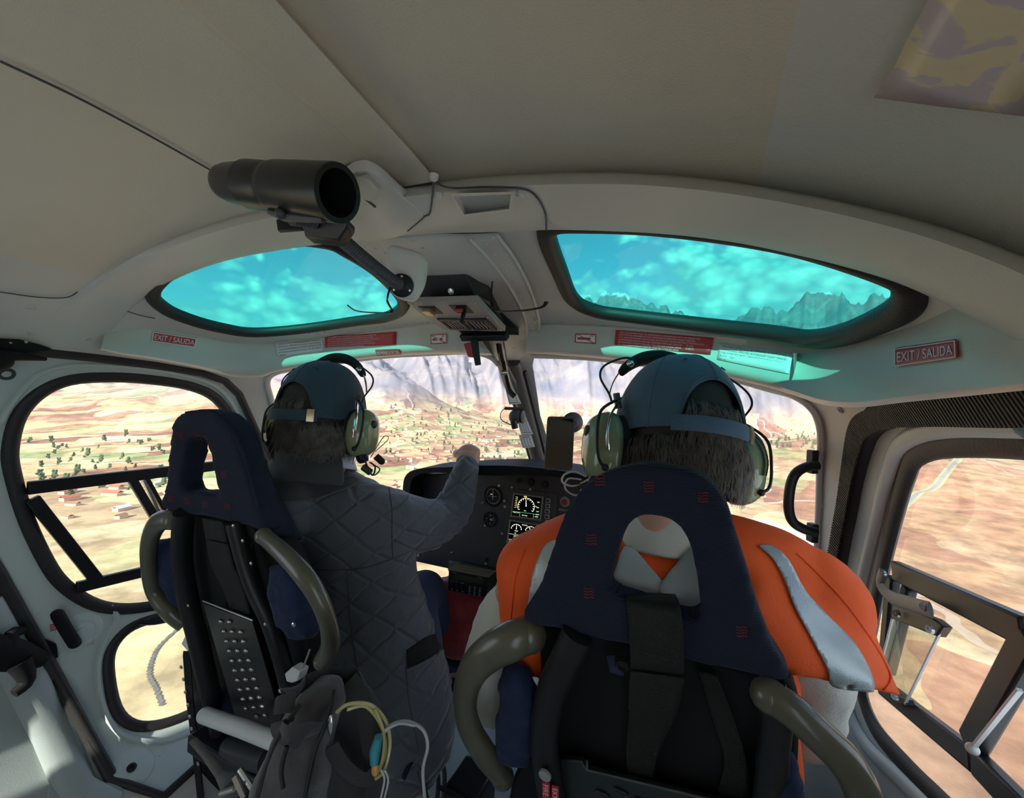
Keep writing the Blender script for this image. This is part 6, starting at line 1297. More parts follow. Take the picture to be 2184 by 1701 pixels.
for pxs in ([(830, 1035), (836, 1090), (836, 1150), (838, 1190)], [(560, 1205), (650, 1212), (760, 1212), (838, 1190), (880, 1172)], [(840, 1150), (900, 1172), (960, 1150), (1000, 1110)], [(865, 1400), (870, 1480), (885, 1560), (895, 1610)], [(740, 1215), (745, 1300), (760, 1420), (770, 1500)]):
    P = pathon(TJ, pxs, 0, .0002, n=8)
    if len(P) > 3: mb = MB(); mb.tube(P, .0016, 6); mb.build('seam', 'collar_cord', jk)
decal(TJ, [(866, 1385), (905, 1358), (928, 1350), (940, 1382), (915, 1402), (868, 1426)], 'pocket_opening', 'black_matte', jk, .0015, n=0)
P = pathon(TJ, [(866, 1430), (905, 1412), (942, 1388)], 0, .003, n=8); mb = MB(); mb.tube(P, .004, 8); mb.build('pocket_edge', 'quilted', jk)
mb = MB(); limb(mb, [(-.25, .86, .42), (-.30, .95, .45), (-.34, 1.11, .44)], [.078, .080, .070]); limb(mb, [hip + (.06, 0, 0), (hip + kn) / 2 + (0, 0, .02), kn], [.078, .078, .066])
for k_ in (np.array((-.34, 1.10, .44)), kn): limb(mb, [k_, k_ + (0, .12, -.22), k_ + (0, .19, k_[2] * -1 + .12)], [.068, .06, .055])
remesh(mb, 'trousers', 'denim', pl, .009, 3)
for k_ in (np.array((-.34, 1.10, .44)), kn):
    mb = MB(); a_ = k_ + (0, .17, -k_[2] + .035); mb.tube([a_, a_ + (0, .09, .01), a_ + (0, .19, -.002), a_ + (0, .24, -.005)], [.036, .042, .040, .026], 14, flat=(1.05, .85), up=(0, 0, 1)); mb.build('shoe', 'black_matte', pl)
hair(HL, pl, 'hair_grey', 3600, -.115, 3)
bs = MB(); 
rr_ = []
for z, k in [(.088, .62), (.05, .93), (.0, 1.0), (-.05, .97), (-.085, .80), (-.105, .62)]: rr_.append([HL(.080 * math.sin(a) * k, -.098 * math.cos(a) * k - .006, z) for a in np.linspace(-1.9, 1.9, 30)])
bs.loft(rr_, False, False); bs.build('hair_base', mat('hair_dark', (.035, .030, .026), .8), pl)
cap(HL, frL, 'cap_cloth', pl, .60, cen=.0)
h1 = headset(HL, frL, 'green aviation headset worn by the person in the quilted jacket, on the left')
for nm, m, r, L_ in [('boom_wire', 'black', .0018, [(770, 962, .93), (780, 985, .92), (788, 1005, .91), (796, 1012, .91), (800, 995, .92), (790, 985, .92)]), ('boom_wire', 'chrome', .0011, [(800, 962, .93), (828, 936, .94), (818, 931, .94), (790, 975, .93)]), ('boom_wire', 'black', .0014, [(788, 985, .92), (800, 992, .92), (810, 1000, .92), (800, 1012, .91), (788, 1008, .91)])]:
    mb = MB(); mb.tube(spline([PD(*p) for p in L_], 6), r, 8); mb.build(nm, m, h1)
mb = MB(); mb.tube([PD(802, 972, .925), PD(814, 983, .925)], .0075, 10); mb.ball(PD(814, 983, .925), .0075); mb.build('microphone', 'foam', h1)
mb = MB(); mb.tube([PD(775, 995, .92), PD(790, 1006, .915)], .008, 8); mb.build('boom_joint', 'dark_grey', h1)

# ---------------- pilot in the right seat
HR, frR = frame(PD(1438, 926, .70), -7, -14, -7, 1.06)
pr = thing('person', (.50, .70, 0), 'person in the right seat in an orange safety vest and blue cap', 'person')
mb = MB(); body_head(mb, HR, frR)
nb = PD(1400, 1110, .60); limb(mb, [HR(0, -.02, -.04), PD(1415, 1050, .63), nb, PD(1400, 1170, .60)], [.055, .050, .040, .035])
shl, shr = PD(1130, 1225, .67), PD(1715, 1290, .555)
ct = PD(1410, 1230, .61)
limb(mb, [ct + (0, .04, -.03), (ct + shl) / 2 + (0, .02, -.01), shl], [.055, .05, .045]); limb(mb, [ct + (0, .04, -.03), (ct + shr) / 2 + (0, .02, -.01), shr], [.055, .05, .045])
ell, elr = PD(1060, 1470, .74), PD(1712, 1540, .66); wl_, wr_ = PD(1130, 1480, .95), PD(1640, 1500, .92)
for a, b, c_ in ((shl, ell, wl_), (shr, elr, wr_)):
    limb(mb, [a, b], [.05, .04]); limb(mb, [b, c_], [.040, .026]); dv = unit(c_ - b); sd = unit(np.cross(dv, EZ)); mb.tube([c_, c_ + dv * .05, c_ + dv * .09], [.026, .034, .030], 12, flat=(1.1, .6), up=EZ)
    for i in range(4):
        p = c_ + dv * .09 + sd * (i - 1.5) * .018; P = [p - dv * .02, p, p + dv * .03 - EZ * .012, p + dv * .04 - EZ * .036, p + dv * .022 - EZ * .046]; mb.tube(P, [.0095, .0095, .009, .0085, .0075], 8)
    mb.tube([c_ + dv * .03 + sd * .03, c_ + dv * .06 + sd * .048 - EZ * .01, c_ + dv * .085 + sd * .04 - EZ * .03], [.012, .011, .008], 8)
mb.loft([[c_ + np.array([math.cos(t) * w, math.sin(t) * .065, 0]) for t in np.linspace(0, 2 * PI, 25)[:-1]] for c_, w in [(np.array([.5, .69, .78]), .08), (np.array([.5, .69, .70]), .13), (np.array([.5, .70, .55]), .145), (np.array([.5, .74, .38]), .15)]])
for sx in (-1, 1): k_ = np.array([.5 + sx * .13, 1.12, .45]); limb(mb, [(.5 + sx * .08, .76, .43), (.5 + sx * .11, .98, .46), k_], [.09, .075, .058]); limb(mb, [k_, k_ + (0, .1, -.22), k_ + (0, .18, -.38)], [.055, .048, .035]); limb(mb, [k_ + (0, .18, -.40), k_ + (0, .3, -.41)], [.038, .03])
bodyR = remesh(mb, 'body', 'skin', pr, .0055, 3)
# shirt
mb = MB()
limb(mb, [ct + (0, .03, -.03), (ct + shl) / 2 + (0, .02, -.01), shl + (.01, .01, -.03)], [.08, .066, .046], 20); limb(mb, [ct + (0, .03, -.02), (ct + shr) / 2 + (0, .02, .0), shr], [.08, .070, .054], 20)
limb(mb, [shl + (.004, .01, -.035), PD(1085, 1330, .70), PD(1052, 1440, .735), ell], [.046, .056, .056, .056], 20); limb(mb, [ell, (ell + wl_) / 2, wl_], [.056, .045, .034], 18)
limb(mb, [shr, (shr + elr) / 2 + (.004, 0, 0), elr], [.055, .056, .050], 20); limb(mb, [elr, (elr + wr_) / 2, wr_], [.052, .042, .034], 18)
mb.loft([[c_ + np.array([math.cos(t) * w, math.sin(t) * .10, 0]) for t in np.linspace(0, 2 * PI, 29)[:-1]] for c_, w in [(np.array([.5, .67, .82]), .11), (np.array([.5, .68, .72]), .165), (np.array([.5, .71, .55]), .165), (np.array([.5, .75, .36]), .17)]])
shd = lump(22, .008, seed=15)
sR = remesh(mb, 'shirt', 'shirt_white', pr, .008, 4, lambda co, no: shd(co, no))
nc = PD(1400, 1128, .60); rows_ = []
for z, r_ in [(.024, .066), (.030, .071), (.006, .084), (-.022, .096)]: rows_.append([nc + np.array([math.sin(a) * r_, -math.cos(a) * r_ * .85 + .03, z - .018 * (1 - math.cos(a)) * .5]) for a in np.linspace(-2.6, 2.6, 33)])
mb = MB(); mb.loft(rows_, False, False); o = mb.build('shirt_collar', 'shirt_white', pr, angle=80); k = o.modifiers.new('s', 'SOLIDIFY'); k.thickness = .003; k = o.modifiers.new('sub', 'SUBSURF'); k.levels = 1; k.render_levels = 1
# vest: body panel with wide shoulders standing out over the arms
mb = MB()
limb(mb, [ct + (0, .02, -.022), (ct + shl) / 2 + (0, .012, .008), shl + (.014, .0, .004)], [.106, .094, .068], 20); limb(mb, [ct + (0, .02, -.022), (ct + shr) / 2 + (0, .012, .008), shr + (0, 0, .004)], [.106, .096, .072], 20)
mb.loft([[c_ + np.array([math.cos(t) * w, math.sin(t) * .110, 0]) for t in np.linspace(0, 2 * PI, 29)[:-1]] for c_, w in [(np.array([.5, .67, .79]), .15), (np.array([.51, .68, .70]), .178), (np.array([.525, .71, .55]), .178), (np.array([.53, .75, .36]), .182)]])
mb.tube(spline([shl + (.014, .0, .010), shl + (.020, 0, -.04), shl + (.034, .0, -.12)], 6), [.064, .066, .060], 18)
# the flared right shoulder flap: a thin curved sheet-like volume traced in the photo
edge_o = [(1585, 1162, .56), (1700, 1172, .55), (1790, 1252, .535), (1862, 1345, .52), (1898, 1415, .51), (1903, 1440, .505), (1898, 1458, .50)]
edge_i = [(1570, 1330, .485), (1600, 1390, .475), (1640, 1425, .468), (1700, 1440, .465), (1770, 1455, .47), (1835, 1466, .48), (1872, 1472, .49)]
ea = spline([PD(*p) for p in edge_o], 5); eb = spline([PD(*p) for p in edge_i], 5); rows_ = []
for t in np.linspace(0, 1, 9): rows_.append([a * (1 - t) + b * t - CF * .030 * math.sin(PI * t) + EZ * .006 * math.sin(PI * t) for a, b in zip(ea, eb)])
top_s = [np.array(r) for r in rows_]; fl_m = MB()
ring_rows = []
for k in range(len(ea)):
    up_r = [top_s[i][k] for i in range(9)]; dn_r = [top_s[i][k] + CF * (.008 + .03 * math.sin(PI * i / 8)) for i in range(8, -1, -1)]; ring_rows.append(up_r + dn_r)
fl_m.loft(ring_rows); mb.add(fl_m.v, fl_m.f)
vs_ = remesh(mb, 'safety_vest', 'hi_vis', pr, .0070, 4, lambda co, no: (fbm(co[:, 0] * 12 + 30, co[:, 2] * 12 + co[:, 1] * 8 + 30, 3, False, 40) - .5) * .010)
TV = bvh(vs_)
decal(TV, [(1618, 1165), (1648, 1166), (1680, 1195), (1715, 1260), (1760, 1310), (1810, 1360), (1842, 1410), (1862, 1468), (1835, 1472), (1775, 1462), (1760, 1420), (1722, 1350), (1690, 1290), (1670, 1235), (1645, 1190)], 'reflective_tape', 'tape', vs_, .0022)
decal(TV, [(1168, 1160), (1205, 1155), (1215, 1200), (1195, 1270), (1170, 1310), (1125, 1330), (1128, 1280), (1140, 1215)], 'reflective_tape', 'tape_light', vs_, .0022)
decal(TV, [(1295, 1262), (1330, 1165), (1352, 1170), (1420, 1248), (1460, 1300), (1470, 1330), (1400, 1330), (1360, 1290)], 'reflective_tape', 'tape_light', vs_, .003, n=0)
decal(TV, [(1478, 1165), (1500, 1170), (1502, 1300), (1470, 1325), (1405, 1262), (1410, 1240)], 'reflective_tape', 'tape', vs_, .0045, n=0)
for pxs in ([(1120, 1170), (1100, 1230), (1090, 1320)], [(1700, 1180), (1790, 1270), (1860, 1365), (1898, 1440), (1885, 1470)], [(1645, 1170), (1690, 1280)]):
    P = pathon(TV, pxs, 0, .0006, n=8)
    if len(P) > 3: mb = MB(); mb.tube(P, .0011, 6); mb.build('seam', 'hi_vis', vs_)
mb = MB()
for sx in (-1, 1): k_ = np.array([.5 + sx * .13, 1.12, .45]); limb(mb, [(.5 + sx * .08, .76, .43), (.5 + sx * .11, .98, .46), k_], [.10, .088, .072]); limb(mb, [k_, k_ + (0, .1, -.22), k_ + (0, .17, -.34)], [.068, .06, .055])
remesh(mb, 'trousers', 'denim', pr, .009, 3)
for sx in (-1, 1):
    a_ = np.array([.5 + sx * .13, 1.29, .036]); mb = MB(); mb.tube([a_, a_ + (0, .09, .01), a_ + (0, .19, -.002), a_ + (0, .24, -.005)], [.036, .042, .040, .026], 14, flat=(1.05, .85), up=(0, 0, 1)); mb.build('shoe', 'black_matte', pr)
hair(HR, pr, 'hair_brown', 3600, -.105, 5, .03)
bs = MB(); rr_ = []
for z, k in [(.088, .62), (.06, .88), (.0, 1.0), (-.05, .96), (-.085, .80), (-.100, .64)]: rr_.append([HR(.080 * math.sin(a) * k, -.098 * math.cos(a) * k - .006, z) for a in np.linspace(-1.9, 1.9, 30)])
bs.loft(rr_, False, False); bs.build('hair_base', 'hair_dark', pr)
cap(HR, frR, 'cap_blue', pr, .50, cen=.10)
h2 = headset(HR, frR, 'green aviation headset worn by the person in the orange vest, on the right', boom=False, hb=(.035, .145))
for nm, m, r, L_ in [('boom_wire', 'tube_clear', .0016, [(1250, 1015, .66), (1225, 1005, .66), (1203, 1012, .66), (1200, 1028, .66), (1225, 1035, .66), (1262, 1018, .66)]), ('boom_wire', 'black', .0016, [(1262, 1018, .66), (1245, 1030, .66), (1215, 1030, .66)]), ('boom_wire', 'tube_clear', .0014, [(1240, 1022, .66), (1212, 1020, .66), (1205, 1040, .66), (1225, 1055, .66), (1245, 1050, .66)])]:
    mb = MB(); mb.tube(spline([PD(*p) for p in L_], 6), r, 8); mb.build(nm, m, h2)

# ------------------------------------------------------------------ the land outside
GZ = -200.0
def az_el(px, py):
    r = ray(px, py); return math.degrees(math.atan2(r[0], r[1])), r[2] / math.hypot(r[0], r[1])
def land():
    NA, NR = 900, 330
    az = np.radians(np.linspace(-125, 62, NA)); rr = np.geomspace(60, 16000, NR)
    A, R = np.meshgrid(az, rr, indexing='ij'); X = R * np.sin(A); Y = R * np.cos(A)
    # skyline (tangent of elevation) seen from the aircraft, by azimuth
    prof = [(1180, .17)]
    ks = [(-125, .01), (-75, .015), (-58, .03), (-50, .06)]
    for px, py in [(620, 752), (760, 735), (900, 725), (1000, 700), (1130, 690), (1230, 660), (1260, 640), (1310, 628), (1350, 652), (1400, 655), (1440, 672), (1500, 692), (1560, 690), (1600, 668), (1650, 655), (1700, 630), (1740, 615), (1790, 622), (1830, 645), (1880, 640), (1950, 645), (2050, 690), (2184, 700)]:
        ks.append(az_el(px, py))
    ks.append((62, .1)); ks.sort()
    el = np.interp(np.degrees(A), [k[0] for k in ks], [k[1] for k in ks])
    ramp = np.clip((R - 4300) / (10500 - 4300), 0, 1) ** .72
    ang = np.degrees(A)
    el = el * (1 + .16 * (fbm(ang * .9 + 7, R * 0 + 2, 5, True, 77) - .5))
    sk = ang + R / 900.0
    rid = fbm(sk * .30 + 40, R / 5200 + ang * .05 + 3, 6, True, 3); rid2 = fbm(X / 520, Y / 520, 5, True, 9)
    H = ramp * (el * 10500 + 200) * (1 - .50 * (1 - rid) * (1 - .8 * ramp ** 2)) + np.minimum(ramp * 2, 1) * (rid - .55) * 620 * (1 - .6 * ramp) + ramp * (rid2 - .5) * 260
    H += np.clip((R - 600) / 3000, 0, 1) * (fbm(X / 1500, Y / 1500, 5, False, 5) - .5) * 130 * (1 - ramp)
    # brown shoulder ahead to the left
    def hill(px, dist, wx, wy, h):
        a, _ = az_el(px, 850); a = math.radians(a); cx, cy = dist * math.sin(a), dist * math.cos(a)
        dx = (X - cx) * math.cos(a) - (Y - cy) * math.sin(a); dy = (X - cx) * math.sin(a) + (Y - cy) * math.cos(a)
        return h * np.exp(-(dx / wx) ** 2 - (dy / wy) ** 2) * (.75 + .5 * fbm(X / 300, Y / 300, 5, True, 21))
    H += hill(640, 3600, 1000, 900, 330) + hill(820, 3300, 420, 600, 170) + hill(400, 5200, 1500, 1200, 170) + hill(1830, 2300, 420, 420, 90) + hill(1990, 1800, 500, 500, 70)
    H[:, -6:] *= np.linspace(1, .6, 6)
    Z = GZ + H
    vs = np.stack([X, Y, Z], -1).reshape(-1, 3)
    i, j = np.meshgrid(np.arange(NA - 1), np.arange(NR - 1), indexing='ij'); a = (i * NR + j).ravel(); F = np.stack([a, a + NR, a + NR + 1, a + 1], -1)
    me = bpy.data.meshes.new('ground'); me.from_pydata([], [], [])
    me.vertices.add(len(vs)); me.vertices.foreach_set('co', vs.ravel()); me.loops.add(len(F) * 4); me.loops.foreach_set('vertex_index', F.ravel())
    me.polygons.add(len(F)); me.polygons.foreach_set('loop_start', np.arange(0, len(F) * 4, 4)); me.polygons.foreach_set('loop_total', np.full(len(F), 4)); me.update(); me.validate(); me.shade_smooth()
    global LAND; LAND = (az, rr, Z)
    o = bpy.data.objects.new('ground', me); COL.objects.link(o); struct(o)
    m = bpy.data.materials.new('farmland'); m.use_nodes = True; nt = m.node_tree; b = nt.nodes['Principled BSDF']; N = nt.nodes.new; L = nt.links.new
    b.inputs['Roughness'].default_value = 1.0; b.inputs['Specular IOR Level'].default_value = 0.0
    tc = N('ShaderNodeTexCoord')
    wn = N('ShaderNodeTexNoise'); wn.inputs['Scale'].default_value = 1 / 220; wn.inputs['Detail'].default_value = 3; L(tc.outputs['Object'], wn.inputs['Vector'])
    wv = N('ShaderNodeVectorMath'); wv.operation = 'MULTIPLY_ADD'; wv.inputs[1].default_value = (190, 190, 0); L(wn.outputs['Color'], wv.inputs[0]); L(tc.outputs['Object'], wv.inputs[2])
    mp = N('ShaderNodeMapping'); mp.inputs['Rotation'].default_value = (0, 0, .5); mp.inputs['Scale'].default_value = (1 / 90, 1 / 170, 0); L(wv.outputs[0], mp.inputs[0])
    vo = N('ShaderNodeTexVoronoi'); vo.feature = 'F1'; vo.distance = 'CHEBYCHEV'; vo.inputs['Scale'].default_value = 1; L(mp.outputs[0], vo.inputs['Vector'])
    sp = N('ShaderNodeSeparateColor'); L(vo.outputs['Color'], sp.inputs[0])
    r = N('ShaderNodeValToRGB'); cs = [(0, (.38, .19, .12)), (.12, (.52, .29, .17)), (.26, (.64, .44, .23)), (.38, (.70, .53, .27)), (.54, (.74, .63, .34)), (.66, (.50, .31, .19)), (.76, (.40, .46, .20)), (.86, (.68, .52, .28)), (.94, (.78, .68, .42))]
    r.color_ramp.interpolation = 'CONSTANT'
    while len(r.color_ramp.elements) < len(cs): r.color_ramp.elements.new(.5)
    for e, (p, c) in zip(r.color_ramp.elements, cs): e.position = p; e.color = (*c, 1)
    L(sp.outputs[0], r.inputs[0])
    # streaky detail
    n2 = N('ShaderNodeTexNoise'); n2.inputs['Scale'].default_value = 1 / 45; n2.inputs['Detail'].default_value = 8; n2.inputs['Roughness'].default_value = .65; L(tc.outputs['Object'], n2.inputs['Vector'])
    r2 = N('ShaderNodeValToRGB'); r2.color_ramp.elements[0].position = .35; r2.color_ramp.elements[0].color = (.55, .52, .5, 1); r2.color_ramp.elements[1].position = .65; r2.color_ramp.elements[1].color = (1.25, 1.22, 1.15, 1); L(n2.outputs['Fac'], r2.inputs[0])
    mu = N('ShaderNodeMix'); mu.data_type = 'RGBA'; mu.blend_type = 'MULTIPLY'; mu.inputs['Factor'].default_value = .85; L(r.outputs[0], mu.inputs['A']); L(r2.outputs[0], mu.inputs['B'])
    # field edges, tracks
    ve = N('ShaderNodeTexVoronoi'); ve.feature = 'DISTANCE_TO_EDGE'; ve.inputs['Scale'].default_value = 1
    mp2 = N('ShaderNodeMapping'); mp2.inputs['Rotation'].default_value = (0, 0, -.7); mp2.inputs['Scale'].default_value = (1 / 700, 1 / 900, 0); L(wv.outputs[0], mp2.inputs[0]); L(mp2.outputs[0], ve.inputs['Vector'])
    lt = N('ShaderNodeMath'); lt.operation = 'LESS_THAN'; lt.inputs[1].default_value = .0045; L(ve.outputs['Distance'], lt.inputs[0])
    m3 = N('ShaderNodeMix'); m3.data_type = 'RGBA'; m3.inputs['B'].default_value = (.70, .60, .44, 1); L(lt.outputs[0], m3.inputs['Factor']); L(mu.outputs['Result'], m3.inputs['A'])
    px_ = N('ShaderNodeSeparateXYZ'); L(tc.outputs['Object'], px_.inputs[0])
    def near(sock, a, b): r_ = N('ShaderNodeMapRange'); r_.inputs['From Min'].default_value = a; r_.inputs['From Max'].default_value = b; L(sock, r_.inputs['Value']); return r_.outputs[0]
    fa = N('ShaderNodeMath'); fa.operation = 'MULTIPLY'; fb = near(px_.outputs['X'], 60, 420); fc = near(px_.outputs['Y'], 2600, 1400); L(fb, fa.inputs[0]); L(fc, fa.inputs[1])
    f2 = N('ShaderNodeMath'); f2.operation = 'MULTIPLY'; f2.inputs[1].default_value = .75; L(fa.outputs[0], f2.inputs[0])
    q1_ = N('ShaderNodeMix'); q1_.data_type = 'RGBA'; q1_.blend_type = 'MIX'; q1_.inputs['B'].default_value = (.50, .255, .155, 1); L(f2.outputs[0], q1_.inputs['Factor']); L(m3.outputs['Result'], q1_.inputs['A'])
    q1m = N('ShaderNodeMix'); q1m.data_type = 'RGBA'; q1m.blend_type = 'MULTIPLY'; L(f2.outputs[0], q1m.inputs['Factor']); L(q1_.outputs['Result'], q1m.inputs['A']); L(r2.outputs[0], q1m.inputs['B'])
    ga = N('ShaderNodeMath'); ga.operation = 'MULTIPLY'; L(near(px_.outputs['X'], -120, -300), ga.inputs[0]); L(near(px_.outputs['Y'], 480, 180), ga.inputs[1])
    g2_ = N('ShaderNodeMath'); g2_.operation = 'MULTIPLY'; g2_.inputs[1].default_value = .85; L(ga.outputs[0], g2_.inputs[0])
    gb_ = N('ShaderNodeMix'); gb_.data_type = 'RGBA'; gb_.inputs['B'].default_value = (.62, .50, .27, 1); L(g2_.outputs[0], gb_.inputs['Factor']); L(q1m.outputs['Result'], gb_.inputs['A'])
    gd_ = N('ShaderNodeMix'); gd_.data_type = 'RGBA'; gd_.blend_type = 'MULTIPLY'; L(g2_.outputs[0], gd_.inputs['Factor']); L(gb_.outputs['Result'], gd_.inputs['A']); L(r2.outputs[0], gd_.inputs['B']); m3 = gd_
    # rock on the mountains: by height and slope
    geo = N('ShaderNodeNewGeometry'); sz = N('ShaderNodeSeparateXYZ'); L(geo.outputs['Position'], sz.inputs[0]); sn = N('ShaderNodeSeparateXYZ'); L(geo.outputs['Normal'], sn.inputs[0])
    hk = N('ShaderNodeMapRange'); hk.inputs['From Min'].default_value = -130; hk.inputs['From Max'].default_value = 60; L(sz.outputs['Z'], hk.inputs['Value'])
    n3 = N('ShaderNodeTexNoise'); n3.inputs['Scale'].default_value = 1 / 500; n3.inputs['Detail'].default_value = 9; n3.inputs['Roughness'].default_value = .62; L(tc.outputs['Object'], n3.inputs['Vector'])
    r3 = N('ShaderNodeValToRGB'); r3.color_ramp.elements[0].position = .3; r3.color_ramp.elements[0].color = (.17, .19, .26, 1); r3.color_ramp.elements[1].position = .68; r3.color_ramp.elements[1].color = (.46, .39, .36, 1)
    e = r3.color_ramp.elements.new(.5); e.color = (.29, .27, .29, 1); L(n3.outputs['Fac'], r3.inputs[0])
    m4 = N('ShaderNodeMix'); m4.data_type = 'RGBA'; L(hk.outputs[0], m4.inputs['Factor']); L(m3.outputs['Result'], m4.inputs['A']); L(r3.outputs[0], m4.inputs['B'])
    # snow on the tops
    sk = N('ShaderNodeMath'); sk.operation = 'MULTIPLY_ADD'; sk.inputs[1].default_value = 900; L(n3.outputs['Fac'], sk.inputs[0]); L(sz.outputs['Z'], sk.inputs[2])
    s2 = N('ShaderNodeMapRange'); s2.inputs['From Min'].default_value = 2900; s2.inputs['From Max'].default_value = 3000; L(sk.outputs[0], s2.inputs['Value'])
    m5 = N('ShaderNodeMix'); m5.data_type = 'RGBA'; m5.inputs['B'].default_value = (.9, .92, .95, 1); L(s2.outputs[0], m5.inputs['Factor']); L(m4.outputs['Result'], m5.inputs['A'])
    hs = N('ShaderNodeHueSaturation'); hs.inputs['Saturation'].default_value = .95; hs.inputs['Value'].default_value = 1.0; L(m5.outputs['Result'], hs.inputs['Color']); L(hs.outputs[0], b.inputs['Base Color'])
    me.materials.append(m)
land()


def land_z(x, y):
    az, rr, Z = LAND; a = math.atan2(x, y); r = math.hypot(x, y); i = min(max(int(np.searchsorted(az, a)) - 1, 0), len(az) - 2); j = min(max(int(np.searchsorted(rr, r)) - 1, 0), len(rr) - 2)
    u = min(max((a - az[i]) / (az[i + 1] - az[i]), 0), 1); v = min(max((r - rr[j]) / (rr[j + 1] - rr[j]), 0), 1)
    return (Z[i, j] * (1 - u) + Z[i + 1, j] * u) * (1 - v) + (Z[i, j + 1] * (1 - u) + Z[i + 1, j + 1] * u) * v
def to_land(px, py):
    d = ray(px, py); t0 = 60.0
    for t in np.geomspace(60, 9000, 260):
        p = CAM + d * t
        if p[2] < land_z(p[0], p[1]): return p
    return None
mat('roof_tile', (.50, .15, .08), .9); mat('roof_brown', (.36, .20, .13), .9); mat('roof_tin', (.75, .74, .70), .5); mat('adobe', (.58, .42, .30), .95); mat('leaf_green', (.075, .105, .045), .95); mat('asphalt', (.36, .33, .31), .95); mat('verge', (.45, .48, .25), .95)
TAKEN = []
def free(p, r):
    if any((p[0] - q[0]) ** 2 + (p[1] - q[1]) ** 2 < (r + q[2]) ** 2 for q in TAKEN): return False
    TAKEN.append((p[0], p[1], r)); return True
def houses():
    rs = np.random.RandomState(5)
    def proto(roof):
        t = thing('village_house', (0, 0, 0), 'small village house', 'house'); a, b, h, g = 7, 4.5, 4.2, 2.4
        mb = MB(); mb.box((0, 0, h / 2 - 2), (2 * a, 2 * b, h + 4)); mb.build('wall', 'adobe', t, smooth=False)
        mb = MB(); mb.loft([[(x, -b - .7, h - .2), (x, 0, h + g), (x, b + .7, h - .2), (x, b + .7, h + .1), (x, 0, h + g + .35), (x, -b - .7, h + .1)] for x in (-a - .6, a + .6)]); mb.build('roof', roof, t, smooth=False); return t
    P = {'tile': (proto('roof_tile'), 'small adobe village house with a red tiled roof on the valley floor', 'red roofed village houses'), 'brown': (proto('roof_brown'), 'small adobe village house with a brown roof on the valley floor', 'brown roofed village houses'), 'tin': (proto('roof_tin'), 'small adobe village house with a pale tin roof on the valley floor', 'tin roofed village houses')}
    used = set(); n = 0
    zones = [((820, 1160), (895, 990), 160), ((130, 350), (1020, 1110), 45), ((830, 1000), (960, 1090), 25)]
    for (x0, x1), (y0, y1), k in zones:
        for _ in range(k):
            p = to_land(rs.uniform(x0, x1), rs.uniform(y0, y1))
            if p is None or not free(p, 17): continue
            kind = rs.choice(['tile', 'tile', 'brown', 'tin'], p=[.35, .25, .25, .15]); root, lab, grp = P[kind]
            if kind not in used: o = root; used.add(kind)
            else:
                o = root.copy(); COL.objects.link(o)
                for c in root.children: d = c.copy(); COL.objects.link(d); d.parent = o
            s = rs.uniform(.7, 1.5); o.location = (p[0], p[1], land_z(p[0], p[1])); o.rotation_euler = (0, 0, rs.choice([.4, .4 + PI / 2]) + rs.normal(0, .12)); o.scale = (s * rs.uniform(.8, 1.5), s, s); o['label'] = lab; o['group'] = grp; n += 1
def trees():
    rs = np.random.RandomState(9)
    t = thing('valley_tree', (0, 0, 0), 'tree', 'tree'); mb = MB()
    for _ in range(16): c = rs.normal(0, 1, 3) * (2.0, 2.0, 2.6) + (0, 0, 8); mb.ball(c, rs.uniform(1.6, 2.8), 8, 5)
    mb.build('crown', 'leaf_green', t); mb = MB(); mb.tube([(0, 0, -2), (0, 0, 7)], [.5, .3], 6); mb.build('trunk', 'adobe', t)
    zones = [((820, 1160), (900, 990), 130, 'dark green tree among the village houses in the valley'), ((1640, 1760), (925, 960), 60, 'dark green tree on the slope seen beside the right headset'), ((60, 350), (930, 1060), 60, 'dark green tree in the fields seen through the left door window'), ((780, 1000), (870, 900), 30, 'dark green tree in the fields in front of the mountains')]
    grp = ['village trees', 'slope trees', 'field trees by the left window', 'trees below the mountains']; first = True
    for z, g in zip(zones, grp):
        (x0, x1), (y0, y1), k, lab = z
        for _ in range(k):
            p = to_land(rs.uniform(x0, x1), rs.uniform(y0, y1))
            if p is None or not free(p, 7.5): continue
            if first: o = t; first = False
            else:
                o = t.copy(); COL.objects.link(o)
                for c in t.children: d = c.copy(); COL.objects.link(d); d.parent = o
            s = rs.uniform(.5, 1.15); o.location = (p[0], p[1], land_z(p[0], p[1]) - .5); o.rotation_euler = (0, 0, rs.uniform(0, 6)); o.scale = (s * rs.uniform(.8, 1.2), s, s * rs.uniform(.8, 1.4)); o['label'] = lab; o['group'] = g
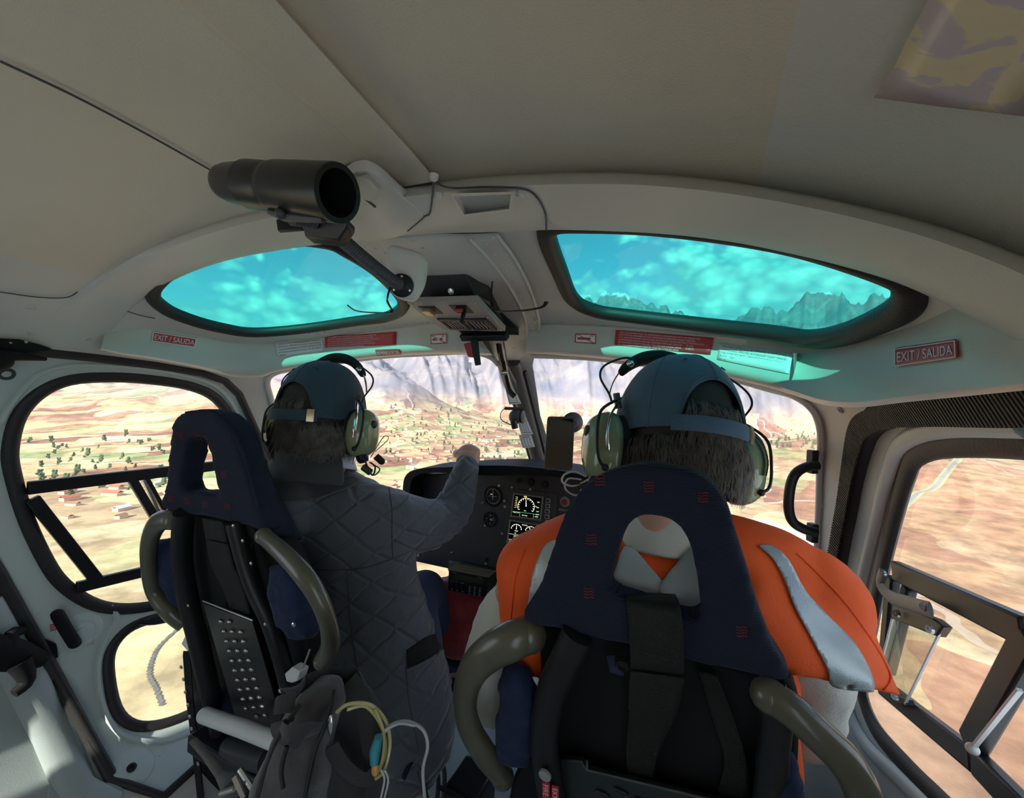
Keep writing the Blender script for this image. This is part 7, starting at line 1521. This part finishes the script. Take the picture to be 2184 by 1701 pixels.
def road():
    pts = [to_land(*p) for p in [(1700, 1330), (1800, 1215), (1890, 1120), (1950, 1062), (2040, 985), (2110, 935)]]; pts = [p for p in pts if p is not None]
    P = spline([(p[0], p[1], 0) for p in pts], 30)
    for nm, w, z, m in (('path', 9.0, .5, 'verge'), ('road', 4.0, .9, 'asphalt')):
        a = []; b = []
        for i, p in enumerate(P):
            t = unit(P[min(i + 1, len(P) - 1)] - P[max(i - 1, 0)]); s_ = np.array([t[1], -t[0], 0]) * w
            for L_, q in ((a, p - s_), (b, p + s_)): L_.append((q[0], q[1], land_z(q[0], q[1]) + z))
        rows = [[np.array(x) * (1 - t) + np.array(y) * t for x, y in zip(a, b)] for t in (0, .5, 1)]; mb = MB(); mb.loft(rows, False, False); struct(mb.build(nm, m))
    pts = [to_land(*p) for p in [(400, 1330), (345, 1375), (325, 1405), (318, 1440), (330, 1475), (345, 1510)]]; P = spline([(p[0], p[1], 0) for p in pts if p is not None], 12); a = []; b = []
    for i, p in enumerate(P):
        t = unit(P[min(i + 1, len(P) - 1)] - P[max(i - 1, 0)]); s_ = np.array([t[1], -t[0], 0]) * (.7 + 1.1 * math.sin(i * 1.3) ** 2)
        for L_, q in ((a, p - s_), (b, p + s_)): L_.append((q[0], q[1], land_z(q[0], q[1]) + .6))
    mb = MB(); mb.loft([a, [np.array(x) * .5 + np.array(y) * .5 for x, y in zip(a, b)], b], False, False); struct(mb.build('river', mat('gully', (.17, .16, .13), .95, var=.3, vscale=.3)))
houses(); trees(); road()
def haze():
    mb = MB(); mb.box((0, 0, 800), (42000, 42000, 2100)); m = bpy.data.materials.new('valley_haze'); m.use_nodes = True; nt = m.node_tree; nt.nodes.clear()
    o = nt.nodes.new('ShaderNodeOutputMaterial'); v = nt.nodes.new('ShaderNodeVolumeScatter'); v.inputs['Color'].default_value = (.86, .90, 1, 1); v.inputs['Density'].default_value = 4.0e-5; v.inputs['Anisotropy'].default_value = .2
    nt.links.new(v.outputs[0], o.inputs['Volume']); b = mb.build('outside_haze', m, smooth=False); b['kind'] = 'stuff'; b['label'] = 'thin pale haze filling the valley outside'; b['category'] = 'haze'
haze()
